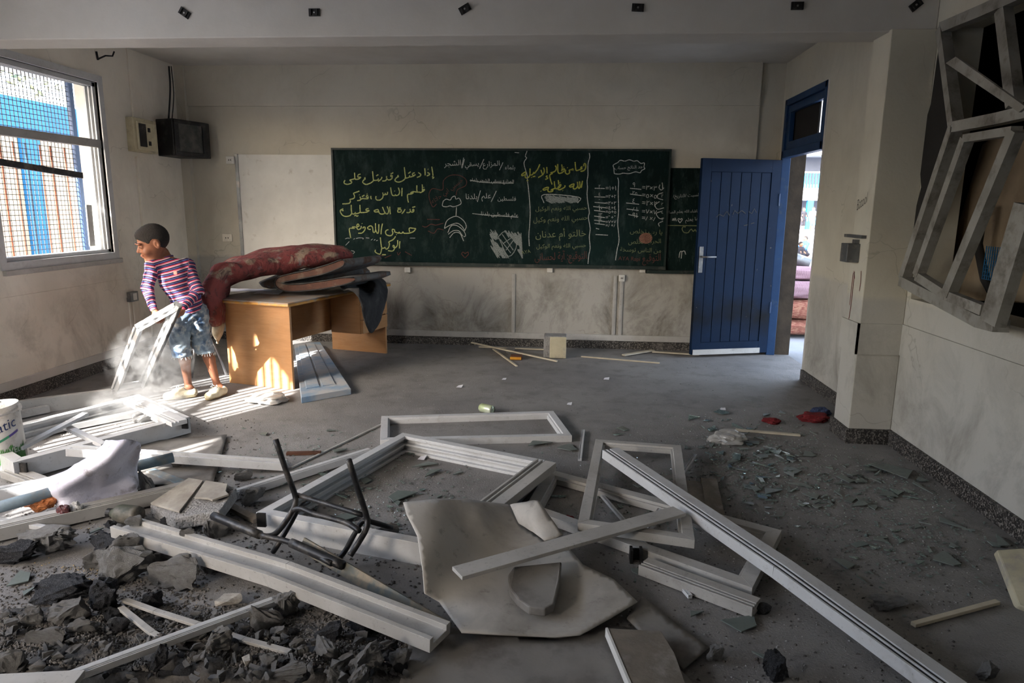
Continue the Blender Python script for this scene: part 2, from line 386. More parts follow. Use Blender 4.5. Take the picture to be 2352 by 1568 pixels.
put('jamb_lining', MB().box((XR + .072, y1 - .012, 0), (XR + TH + .01, y1 + .0, z1)).box((XR + .072, y0, z1 - .012), (XR + TH + .01, y1, z1)), 'soot_jamb', d)
# near jamb: splintered paint edge
put('jamb_edge', MB().box((XR - .006, y0 - .03, .06), (XR + .02, y0, z1)), 'plaster_white', d)
# leaf: open about 100 degrees, hinged at the far jamb, standing almost along the back wall
HN = Vector((XR - .02, 7.27, 0)); tip = P(1614, 820, .0); dv = (tip - HN); dv.z = 0
LW = .86; dv = dv.normalized() * LW
nd = Vector((dv.y, -dv.x, 0)).normalized()
if nd.y > 0: nd = -nd                         # faces the viewer
def leaf(u, z, o=0.0): return HN + dv * u + Vector((0, 0, z)) + nd * o
def slab(mb, u0, u1, z0_, z1_, o0, o1):
    vs = [leaf(u, z, o) for o in (o0, o1) for z in (z0_, z1_) for u in (u0, u1)]
    return mb.add(vs, [(0, 1, 3, 2), (4, 6, 7, 5), (0, 4, 5, 1), (2, 3, 7, 6), (0, 2, 6, 4), (1, 5, 7, 3)])
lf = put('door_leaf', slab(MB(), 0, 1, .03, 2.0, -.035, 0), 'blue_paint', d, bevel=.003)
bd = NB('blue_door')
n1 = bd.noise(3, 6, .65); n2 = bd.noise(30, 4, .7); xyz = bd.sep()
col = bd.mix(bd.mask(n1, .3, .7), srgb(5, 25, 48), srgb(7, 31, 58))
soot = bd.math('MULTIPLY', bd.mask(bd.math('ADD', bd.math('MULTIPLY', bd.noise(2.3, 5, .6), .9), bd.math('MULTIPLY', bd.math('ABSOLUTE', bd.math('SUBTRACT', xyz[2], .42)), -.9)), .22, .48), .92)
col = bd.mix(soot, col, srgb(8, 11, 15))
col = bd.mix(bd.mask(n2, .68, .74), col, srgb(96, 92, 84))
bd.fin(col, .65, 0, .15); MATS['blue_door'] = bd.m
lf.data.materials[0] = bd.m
for k in range(6):                            # tongue-and-groove boards inside the leaf
    u = .12 + k * .127
    put('plank', slab(MB(), u + .004, u + .123, .16, 1.87, 0, .006), 'blue_door', lf, bevel=.002)
put('rail', slab(MB(), 0, .117, .03, 2.0, 0, .012), 'blue_door', lf, bevel=.002); put('rail', slab(MB(), .886, 1, .03, 2.0, 0, .012), 'blue_door', lf, bevel=.002)
put('rail', slab(MB(), .117, .886, 1.875, 2.0, 0, .012), 'blue_door', lf, bevel=.002); put('rail', slab(MB(), .117, .886, .03, .155, 0, .012), 'blue_door', lf, bevel=.002)
put('kick_strip', slab(MB(), .1, .98, .03, .085, .012, .02), 'aluminium_dusty', lf)
put('lock_plate', slab(MB(), .925, .975, .88, 1.14, .012, .018), 'grey_steel', lf)
hp = leaf(.95, 1.04, .018)
put('handle', MB().tube([hp, hp + nd * .045, hp + nd * .05 - dv * .05, hp + nd * .05 - dv * .16], .009, 8), 'grey_steel', lf, smooth=True)
put('hinge', MB().tube([leaf(0, .45, .01), leaf(0, .57, .01)], .012, 8), 'blue_paint', lf); put('hinge', MB().tube([leaf(0, 1.55, .01), leaf(0, 1.67, .01)], .012, 8), 'blue_paint', lf)
# pencil scribble on the leaf
mb = MB()
for pts in ([(.28, 1.48), (.31, 1.52), (.34, 1.47), (.38, 1.49)], [(.42, 1.47), (.47, 1.50), (.52, 1.47), (.56, 1.50), (.58, 1.46)], [(.62, 1.45), (.66, 1.49), (.70, 1.44), (.75, 1.46), (.79, 1.43)], [(.30, 1.38), (.34, 1.37)], [(.38, 1.36), (.43, 1.35)]):
    mb.ribbon([leaf(u, z, .0135) for u, z in pts], nd, .008)
put('pen_scribble', mb, 'black_plastic', lf)

# ------------------------------------------------------------------ window 2 (right wall, blown in)
win = bpy.data.objects.new('window_2', None); COL.objects.link(win); win['kind'] = 'structure'; ORG['window_2'] = Vector((0, 0, 0))
def chain(pts, prof, mb=None, up=(-1, 0, 0)):
    mb = mb or MB()
    for a, c in zip(pts, pts[1:]): mb.extr(a, c, prof, up)
    return mb
SQ = lambda a, c: [(-a / 2, -c / 2), (a / 2, -c / 2), (a / 2, c / 2), (-a / 2, c / 2)]
q = lambda x, y, dx=0.0: PX(x, y, XR - dx)
put('frame_bar', chain([q(2166, 66, .0), q(2196, 290, .10), q(2078, 640, .10)], SQ(.05, .06)), 'aluminium_dirty', win, label='buckled upright of the blown-in window')
put('frame_bar', chain([q(2168, 64, .0), q(2262, 25, 0), q(2420, -45, 0)], SQ(.06, .06)), 'aluminium_dirty', win)
put('frame_bar', chain([q(2196, 292, .10), q(2300, 272, .10), q(2440, 240, .08)], SQ(.055, .06)), 'aluminium_dirty', win)
put('frame_bar', chain([q(2078, 645, .10), q(2258, 738, .14), q(2300, 748, .16)], SQ(.06, .07)), 'aluminium_dirty', win)
put('frame_bar', chain([q(2305, 20, 0), q(2332, 240, .05)], SQ(.07, .05)), 'aluminium_dirty', win)
# the sash that swung inwards
sash = put('sash', chain([q(2222, 318, .13), q(2110, 632, .13)], SQ(.05, .05)), 'aluminium_dirty', win)
put('sash_bar', chain([q(2222, 318, .13), q(2335, 300, .15)], SQ(.04, .05)), 'aluminium_dirty', sash)
put('sash_bar', chain([q(2336, 300, .15), q(2178, 678, .17)], SQ(.06, .05)), 'aluminium_dirty', sash)
put('sash_bar', chain([q(2110, 634, .13), q(2178, 678, .17), q(2262, 712, .17)], SQ(.05, .04)), 'aluminium_dirty', sash)
put('sash_bar', chain([q(2362, 470, .18), q(2280, 742, .20)], SQ(.12, .05)), 'aluminium_dirty', win)
put('pane', MB().prism([q(2195, 130, .22), q(2355, 245, .24), q(2340, 258, .24), q(2172, 145, .22)], (.012, 0, 0)), 'aluminium_dirty', win, label='broken board hanging slantwise in the window')
put('strip', chain([q(2150, 690, .06), q(2240, 712, .09)], SQ(.02, .03)), 'aluminium_dirty', win)
# void behind it: dark box added to keep it unlit, slumped panel, rag, blue mesh
struct('void_box', MB().box((3.5, 1.2, 0), (3.6, 5.4, 3.2)).box((XR + TH, 5.3, 0), (3.6, 5.4, 3.2)).box((XR + TH, 1.2, 0), (3.6, 1.3, 3.2)).box((XR, 1.2, 3.0), (3.6, 5.4, 3.2)), 'dark_void')
mat('panel_tan', (150, 132, 108), (126, 110, 90), 3, .9, .2, 20)
a = XR + .30
o = put('slumped_panel', MB().prism([q(2155, 660, -.3), q(2255, 330, -.3), q(2300, 300, -.3), q(2420, 290, -.3), q(2420, 700, -.3), q(2240, 690, -.3)], (.05, 0, 0)), 'panel_tan', bevel=.01)
tag(o, 'tan panel slumped behind the blown-in window', 'panel')
o = put('hanging_hose', MB().tube([q(2260, 470, -.2), q(2246, 560, -.2), q(2262, 640, -.2), q(2290, 690, -.2)], .025, 8), 'dark_void', smooth=True)
tag(o, 'dark hose sagging behind the blown-in window', 'hose')
mb = MB()
for k in range(9):
    x = q(2255, 640, -.15) + Vector((0, -.02 * k, 0)); mb.box((x.x, x.y - .002, x.z), (x.x + .004, x.y + .002, x.z + .18))
    mb.box((x.x, q(2255, 640, -.15).y - .16, x.z + .02 * k - .001), (x.x + .004, q(2255, 640, -.15).y, x.z + .02 * k + .001))
o = put('mesh_scrap', mb, 'blue_paint_out'); tag(o, 'small scrap of blue wire mesh low in the blown-in window', 'mesh')
# thin dark sheet standing in for shade in the ragged plaster gap
mb = MB().prism([PX(2160, 95, XR - .004), PX(2196, 290, XR - .004), PX(2080, 630, XR - .004), PX(2085, 560, XR - .004), PX(2118, 430, XR - .004), PX(2112, 330, XR - .004), PX(2140, 240, XR - .004)], (-.006, 0, 0))
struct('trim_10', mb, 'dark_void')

struct('trim_13', MB().box((XL - TH - .9, 4.0, 2.72), (XL - TH, 6.9, 2.82)), 'white_out')      # concrete canopy added above the window to cut high sun
# ------------------------------------------------------------------ outside, left: the painted wall across the alley
ox = -8.2
sw = [PX(0, 225, ox).z, PX(0, 289, ox).z]
struct('wall_alley', MB().box((ox - .3, 3, -.3), (ox, 22, sw[1] - .02)), 'beige_out')
struct('trim_11', MB().box((ox - .3, 3, sw[1] - .02), (ox + .05, 22, sw[0] + .05)), 'blue_paint_out')
ya, yb = PX(50, 400, ox).y, PX(92, 400, ox).y
struct('trim_12', MB().box((ox - .1, ya, -.3), (ox + .06, yb, sw[1] - .02)), 'blue_paint_out')
tt = thing('tree', 'pale dusty tree rising above the painted wall outside the window', 'tree', (-11.5, 10.5, 0))
mat('leaf_dusty', (134, 140, 112), (104, 112, 84), 8, .8); mat('bark', (92, 80, 66), (70, 60, 50), 10, .9, .3, 30)
put('trunk', MB().tube([(-11.5, 10.5, -.2), (-11.45, 10.4, 1.5), (-11.6, 10.6, 3.2)], [.16, .13, .07], 8), 'bark', tt)
mb = MB(); rr = random.Random(3)
for k in range(2600):
    c = Vector((-11.5 + rr.gauss(0, 1.3), 10.2 + rr.gauss(0, 2.6), 4.6 + rr.gauss(0, .8)))
    a = Vector((rr.gauss(0, 1), rr.gauss(0, 1), rr.gauss(0, 1))).normalized() * .09; e = a.orthogonal().normalized() * .035
    mb.add([c - a, c + e, c + a, c - e], [(0, 1, 2, 3)])
put('foliage', mb, 'leaf_dusty', tt, kind='stuff')

# ------------------------------------------------------------------ outside, right: the courtyard seen through the door
yb = 50.0
blk = thing('school_building', 'pale two storey school block with a railed balcony across the courtyard', 'building', (17, yb, 0))
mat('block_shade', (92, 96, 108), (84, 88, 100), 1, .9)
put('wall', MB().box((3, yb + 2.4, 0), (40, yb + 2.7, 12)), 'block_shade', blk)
z1 = PY(1870, 460, yb).z; z2 = PY(1870, 432, yb).z; z3 = PY(1870, 396, yb).z
put('balcony_slab', MB().box((3, yb - .1, z1), (40, yb + 2.4, z1 + .2)), 'white_out', blk)
put('parapet', MB().box((3, yb - .12, z1), (40, yb, z2)), 'white_out', blk)
put('handrail', MB().box((3, yb - .1, z3 - .05), (40, yb, z3 + .06)), 'white_out', blk)
x0 = PY(1845, 410, yb).x
for k in range(18):
    put('baluster', MB().box((x0 + k * .2, yb - .08, z2), (x0 + k * .2 + .08, yb - .02, z3)), 'blue_paint_out', blk)
put('roof_edge', MB().box((3, yb - .3, PY(1870, 352, yb).z - .1), (40, yb + 2.5, PY(1870, 348, yb).z + .3)), 'white_out', blk)
x = PY(1858, 500, yb).x
put('column', MB().box((x - .2, yb - .1, 0), (x + .2, yb + .2, z1)), 'blue_paint_out', blk)
a = PY(1895, 385, yb - .02); c = PY(1872, 425, yb - .02)
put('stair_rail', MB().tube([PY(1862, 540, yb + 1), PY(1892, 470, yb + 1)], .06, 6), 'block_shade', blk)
struct('step_courtyard', MB().box((6, 44, -.02), (30, 50, .25)), 'white_out')
# ------------------------------------------------------------------ extra mesh helpers
def patch(rows, mb=None):
    """grid surface from rows of 3-D points"""
    mb = mb or MB(); n = len(rows[0])
    return mb.add([p for r in rows for p in r], [(i * n + k, i * n + k + 1, (i + 1) * n + k + 1, (i + 1) * n + k) for i in range(len(rows) - 1) for k in range(n - 1)])
def resample(rows, a, c):
    """Catmull-Rom resampling of a grid of points to (a x c)"""
    def cr(pts, m):
        out = []; n = len(pts)
        for j in range(m):
            t = j * (n - 1) / (m - 1); i = min(int(t), n - 2); u = t - i
            p1, p2 = pts[i], pts[i + 1]; p0 = pts[i - 1] if i else p1 * 2 - p2; p3 = pts[i + 2] if i + 2 < n else p2 * 2 - p1
            out.append(.5 * ((2 * p1) + (p2 - p0) * u + (2 * p0 - 5 * p1 + 4 * p2 - p3) * u * u + (3 * p1 - p0 - 3 * p2 + p3) * u ** 3))
        return out
    rows = [cr([Vector(p) for p in r], c) for r in rows]
    cols = [cr([r[k] for r in rows], a) for k in range(c)]
    return [[cols[k][i] for k in range(c)] for i in range(a)]
def nz(p, s, amp, seed=0):
    v = Vector(p) * s + Vector((seed * 3.1, seed * 1.7, -seed)); return noise.noise(v) * amp
def rough_grid(rows, s, amp, seed=0):
    out = []
    for i, r in enumerate(rows):
        o = []
        for k, p in enumerate(r):
            a = rows[min(i + 1, len(rows) - 1)][k] - rows[max(i - 1, 0)][k]; c = r[min(k + 1, len(r) - 1)] - r[max(k - 1, 0)]
            n = a.cross(c); n = n.normalized() if n.length > 1e-9 else Vector((0, 0, 1))
            o.append(p + n * (nz(p, s, amp, seed) + nz(p, s * 2.7, amp * .4, seed + 5)))
        out.append(o)
    return out
def loft(secs, mb=None, caps=True):
    """closed rings of equal length"""
    mb = mb or MB(); n = len(secs[0])
    fs = [(i * n + k, i * n + (k + 1) % n, (i + 1) * n + (k + 1) % n, (i + 1) * n + k) for i in range(len(secs) - 1) for k in range(n)]
    if caps: fs += [tuple(range(n - 1, -1, -1)), tuple(range((len(secs) - 1) * n, len(secs) * n))]
    return mb.add([p for s in secs for p in s], fs)

# ------------------------------------------------------------------ desk
b = NB('beech_veneer')
mp = b.mapping((1.5, 1.5, 9)); n1 = b.noise(3, 6, .6, vec=mp); n2 = b.noise(22, 4, .6, vec=b.mapping((.6, .6, 6)))
col = b.mix(b.mask(n1, .3, .7), srgb(186, 140, 96), srgb(172, 124, 80))
col = b.mix(b.math('MULTIPLY', b.mask(n2, .5, .7), .3), col, srgb(146, 102, 64))
col = b.mix(b.math('MULTIPLY', b.mask(b.noise(4, 5, .6), .5, .75), .35), col, srgb(176, 150, 122))
b.fin(col, .45, 0, .4)
mat('beech_edge', (214, 160, 84), (196, 140, 68), 12, .4, 0, 40, 0, .3, (160, 150, 138))
mat('desk_top', (150, 146, 142), (176, 130, 84), 3, .6, .05, 60, 0, .6, (146, 143, 140))
DB = Vector((-2.235, 5.33, 0)); DL = Vector((.251, .968, 0)).normalized(); DS = Vector((-DL.y, DL.x, 0))
def D(u, v, z): return DB + DL * u + DS * v + Vector((0, 0, z))       # u along the desk, v across it to the left
def dbox(mb, u0, u1, v0, v1, z0, z1):
    vs = [D(u, v, z) for z in (z0, z1) for v in (v0, v1) for u in (u0, u1)]
    return mb.add(vs, [(0, 1, 3, 2), (4, 6, 7, 5), (0, 4, 5, 1), (2, 3, 7, 6), (0, 2, 6, 4), (1, 5, 7, 3)])
desk = thing('desk', 'orange veneer teacher desk piled with folded mattresses', 'desk', DB)
put('desk_top', dbox(MB(), -.05, 1.62, -.03, .77, .722, .732), 'desk_top', desk)
put('edge_band', dbox(MB(), -.055, 1.625, -.035, .775, .70, .7219), 'beech_edge', desk, bevel=.008)
put('end_panel', dbox(MB(), 0, .025, 0, .65, 0, .70), 'beech_veneer', desk, bevel=.002)
put('end_panel', dbox(MB(), 1.55, 1.575, 0, .65, 0, .70), 'beech_veneer', desk, bevel=.002)
put('modesty_panel', dbox(MB(), .026, 1.549, .36, .38, .30, .70), 'beech_veneer', desk)
put('drawer_carcass', dbox(MB(), 1.10, 1.549, .02, .35, .28, .70), 'beech_veneer', desk, bevel=.002)
for z in (.285, .425, .565):
    dr = put('drawer', dbox(MB(), 1.10, 1.57, -.012, .018, z, z + .13), 'beech_veneer', desk, bevel=.003)
    c = D(1.33, -.014, z + .065); put('knob', MB().lathe(c, [(.001, .025), (.012, .022), (.012, .014), (.006, .01), (.006, 0)], 10, axis=-DS), 'grey_steel', dr)
def paper(name, quad, label, m='paper'):
    rows = resample([[quad[0], quad[1]], [quad[3], quad[2]]], 5, 5)
    rows = [[p + Vector((0, 0, abs(nz(p, 9, .012, 2)))) for p in r] for r in rows]
    return tag(put(name, patch(rows), m, solid=.001, origin=rows[2][2]), label, 'paper')
mat('paper', (226, 226, 232), (214, 214, 222), 10, .8)
zt = .735
paper('paper_sheet', [P(582, 674, zt), P(640, 676, zt), P(652, 668, zt), P(604, 665, zt)], 'torn white paper near the front edge of the desk')
paper('paper_sheet', [P(522, 670, zt), P(600, 670, zt), P(606, 664, zt), P(530, 663, zt)], 'white paper sticking out under the red quilt on the desk')

# ------------------------------------------------------------------ bedding on the desk
b = NB('red_quilt')
n1 = b.noise(7, 5, .6, dist=.5); n2 = b.noise(16, 5, .65, dist=.8); n3 = b.noise(3, 3)
col = b.mix(b.mask(n3, .3, .7), srgb(108, 46, 46), srgb(146, 78, 76))
col = b.mix(b.math('MULTIPLY', b.mask(n1, .52, .60), .8), col, srgb(146, 134, 116))
col = b.mix(b.math('MULTIPLY', b.mask(n2, .54, .62), .8), col, srgb(66, 46, 46))
col = b.mix(b.math('MULTIPLY', b.mask(b.noise(11, 4, .6), .6, .7), .5), col, srgb(140, 138, 140))
b.bump(b.noise(9, 4, .55, vec=b.mapping((1.4, 1, .5)), dist=.4), .6, .04); b.fin(col, .85)
mat('lining_cream', (206, 198, 178), (170, 156, 130), 14, .9, .3, 30)
q = thing('red_quilt', 'stained red floral quilt draped over the desk and hanging off its end', 'quilt', (-2.8, 5.6, .735))
def roll(spine, mb=None, seg=18):
    """spine entries: (px, py, Y, half thickness in view, half depth) -> puffy body with elliptic sections"""
    pts = [PY(a, c, Y) for a, c, Y, _, _ in spine]; secs = []
    for i, p in enumerate(pts):
        t = (pts[min(i + 1, len(pts) - 1)] - pts[max(i - 1, 0)]).normalized()
        dep = Vector((-.2, 1, .1)); dep = (dep - t * dep.dot(t)).normalized(); u = t.cross(dep).normalized()
        th, dp = spine[i][3], spine[i][4]; ring = []
        for k in range(seg):
            a = 2 * math.pi * k / seg; ca, sa = math.cos(a), math.sin(a)
            sx = math.copysign(abs(ca) ** .7, ca) * dp; sy = math.copysign(abs(sa) ** .8, sa) * th
            pt = p + dep * sx + u * sy
            ring.append(pt + (dep * ca + u * sa) * (nz(pt, 7, .030, 1) + nz(pt, 18, .016, 3)))
        secs.append(ring)
    return loft(secs, mb)
def dense(sp, m):
    out = []
    for (p, r) in zip(sp, sp[1:]):
        for j in range(m): out.append(tuple(p[k] + (r[k] - p[k]) * j / m for k in range(5)))
    return out + [sp[-1]]
put('quilt_body', roll(dense([(500, 748, 5.42, .035, .12), (497, 715, 5.42, .06, .2), (492, 672, 5.46, .075, .25), (508, 640, 5.56, .09, .28), (545, 620, 5.72, .10, .30), (600, 604, 5.9, .10, .30), (660, 594, 6.05, .105, .30), (720, 588, 6.15, .10, .28), (775, 582, 6.22, .07, .22), (812, 588, 6.25, .015, .06)], 4)), 'red_quilt', q, smooth=True, subsurf=1)
put('lining', roll(dense([(500, 790, 5.42, .006, .03), (502, 768, 5.42, .03, .08), (501, 740, 5.43, .04, .1)], 3)), 'lining_cream', q, smooth=True, subsurf=1)

b = NB('mattress_cover')
ch = b.n.new('ShaderNodeTexChecker'); ch.inputs['Scale'].default_value = 7
ch.inputs['Color1'].default_value = srgb(88, 88, 90); ch.inputs['Color2'].default_value = srgb(84, 64, 52)
b.link(b.mapping((1, 1, 1), (.3, .2, .5)), ch.inputs['Vector'])
col = b.mix(b.mask(b.noise(9, 5, .65), .4, .62), ch.outputs[0], srgb(104, 102, 100))
b.bump(b.noise(18, 4), .4, .02); b.fin(col, .9)
mat('brown_border', (90, 58, 46), (70, 46, 38), 12, .8, .2, 60, 0, .15, (110, 96, 84))
m2 = thing('folded_mattress', 'thin mattress folded double with a brown piped border on the desk', 'mattress', (-2.3, 5.9, .735))
# profile in the view plane: (px, py) centreline of the folded slab, at depth Y, extruded away
def slabfold(line, Y, th, depth, taper=.9):
    pts = [PY(a, c, Y) for a, c in line]
    rows = resample([pts, pts], 2, 34)[0]; out = []
    for d0 in [0, .04, .12, .25, .4, depth]:
        s1, s2 = [], []
        for i, p in enumerate(rows):
            t = (rows[min(i + 1, len(rows) - 1)] - rows[max(i - 1, 0)]).normalized()
            nrm = Vector((0, -1, 0)).cross(t).normalized()
            hh = th * (.86 if d0 == 0 else 1.0) * min(1., (.25 + min(i, len(rows) - 1 - i) * .28) ** .5) + nz(p + Vector((0, d0, 0)), 8, .006)
            off = DL * d0
            s1.append(p + nrm * hh + off); s2.append(p - nrm * hh + off)
        out.append(s1 + s2[::-1])
    return out
fold = [(815, 641), (785, 646), (740, 654), (690, 660), (655, 660), (640, 652), (646, 642), (680, 634), (720, 626), (755, 616), (780, 606), (790, 600)]
secs = slabfold(fold, 5.72, .036, .62)
put('cover', loft(secs), 'mattress_cover', m2, smooth=True)
bd = MB()
front = secs[0]; n = len(front) // 2
for i in range(n - 1):
    a, c, d_, e = front[i], front[i + 1], front[-2 - i], front[-1 - i]
    o = Vector((0, -.006, 0)); bd.add([a + o, c + o, d_ + o, e + o], [(0, 1, 2, 3)])
put('border', bd, 'brown_border', m2, smooth=True)
for lst in (front[:n], front[n:]):
    put('piping', MB().tube([p + Vector((0, -.008, 0)) for p in lst], .006, 6), 'black_plastic', m2, smooth=True)
m3 = thing('brown_mattress', 'dark brown mattress end lying under the folded one on the desk', 'mattress', (-2.2, 6.3, .735))
put('cover', roll(dense([(600, 655, 6.0, .03, .2), (680, 640, 6.2, .06, .25), (760, 622, 6.35, .075, .25), (820, 618, 6.45, .06, .2), (846, 628, 6.5, .04, .12)], 4)), 'mattress_cover', m3, smooth=True, subsurf=1)
# charcoal blanket over the far corner
mat('charcoal_blanket', (52, 52, 54), (40, 40, 42), 20, .95, .5, 160, 0, .2, (84, 82, 80))
zt = .742
rows = [[PY(770, 640, 6.25), PY(780, 655, 5.95), PY(790, 664, 5.82), PY(805, 662, 5.75), PY(824, 662, 5.72)],
        [PY(800, 630, 6.4), PY(820, 650, 6.1), P(838, 654, .76), PY(836, 690, 5.80), PY(832, 716, 5.80)],
        [PY(830, 622, 6.6), PY(846, 640, 6.4), PY(862, 654, 6.2), PY(852, 700, 5.98), PY(846, 758, 5.98)],
        [PY(855, 628, 6.7), PY(872, 640, 6.5), PY(878, 662, 6.35), PY(872, 712, 6.2), PY(858, 762, 6.1)],
        [PY(870, 636, 6.75), PY(884, 648, 6.55), PY(890, 668, 6.4), PY(884, 700, 6.35), PY(874, 735, 6.3)]]
o = put('charcoal_blanket', patch(rough_grid(resample(rows, 22, 22), 7, .012, 4)), 'charcoal_blanket', smooth=True, solid=.012, origin=(-1.95, 6.1, .735))
tag(o, 'charcoal felt blanket hanging over the far corner of the desk', 'blanket')

# ------------------------------------------------------------------ chrome chair frame behind the boy
ch = thing('chair_frame', 'bare chrome chair frame standing behind the boy', 'chair', P(480, 868))
Yc = 5.75
def tb(name, pts, r=.0115, m='chrome', parent=ch):
    return put(name, MB().tube([PY(*p) for p in pts], r, 8), m, parent, smooth=True)
mat('chrome', (176, 176, 178), (150, 150, 152), 10, .3, 0, 40, .85, .2)
tb('backrest_tube', [(491, 735, 5.95), (490, 758, 5.92), (484, 772, 5.85), (474, 779, Yc), (420, 782, Yc), (378, 778, Yc)])
tb('seat_rail', [(374, 795, 5.55), (410, 799, 5.55), (446, 803, 5.55), (470, 800, 5.6)])
tb('leg', [(474, 779, Yc), (486, 783, Yc), (494, 796, Yc), (506, 825, Yc), (522, 866, 5.74)])
tb('leg', [(447, 803, 5.55), (444, 830, 5.58), (440, 868, 5.62)])
tb('leg', [(378, 779, Yc), (370, 800, Yc), (362, 858, 5.76)])
tb('leg', [(374, 795, 5.55), (372, 830, 5.57), (368, 868, 5.6)])

# ------------------------------------------------------------------ loose blue-grey door panel under the desk
b = NB('blue_grey_paint')
col = b.mix(b.mask(b.noise(5, 5, .6), .35, .6), srgb(120, 150, 178), srgb(176, 178, 180)); b.bump(b.noise(30, 4), .2); b.fin(col, .7)
pn = thing('door_panel', 'dusty pale blue cupboard door lying on the floor beside the desk', 'panel', P(745, 905))
c = [P(692, 912, .05), P(806, 892, .05), P(735, 785, .05), P(676, 789, .05)]
put('panel_body', MB().prism([p - Vector((0, 0, .05)) for p in c], (0, 0, .05)), 'blue_grey_paint', pn, bevel=.004)
def lerp4(c, u, v): return (c[0] * (1 - u) + c[1] * u) * (1 - v) + (c[3] * (1 - u) + c[2] * u) * v
for (u0, u1, v0, v1) in ((0.12, .40, .1, .95), (.46, .74, .1, .95)):
    put('raised_field', MB().prism([lerp4(c, u0, v0), lerp4(c, u1, v0), lerp4(c, u1, v1), lerp4(c, u0, v1)], (0, 0, .009)), 'blue_grey_paint', pn, bevel=.003)
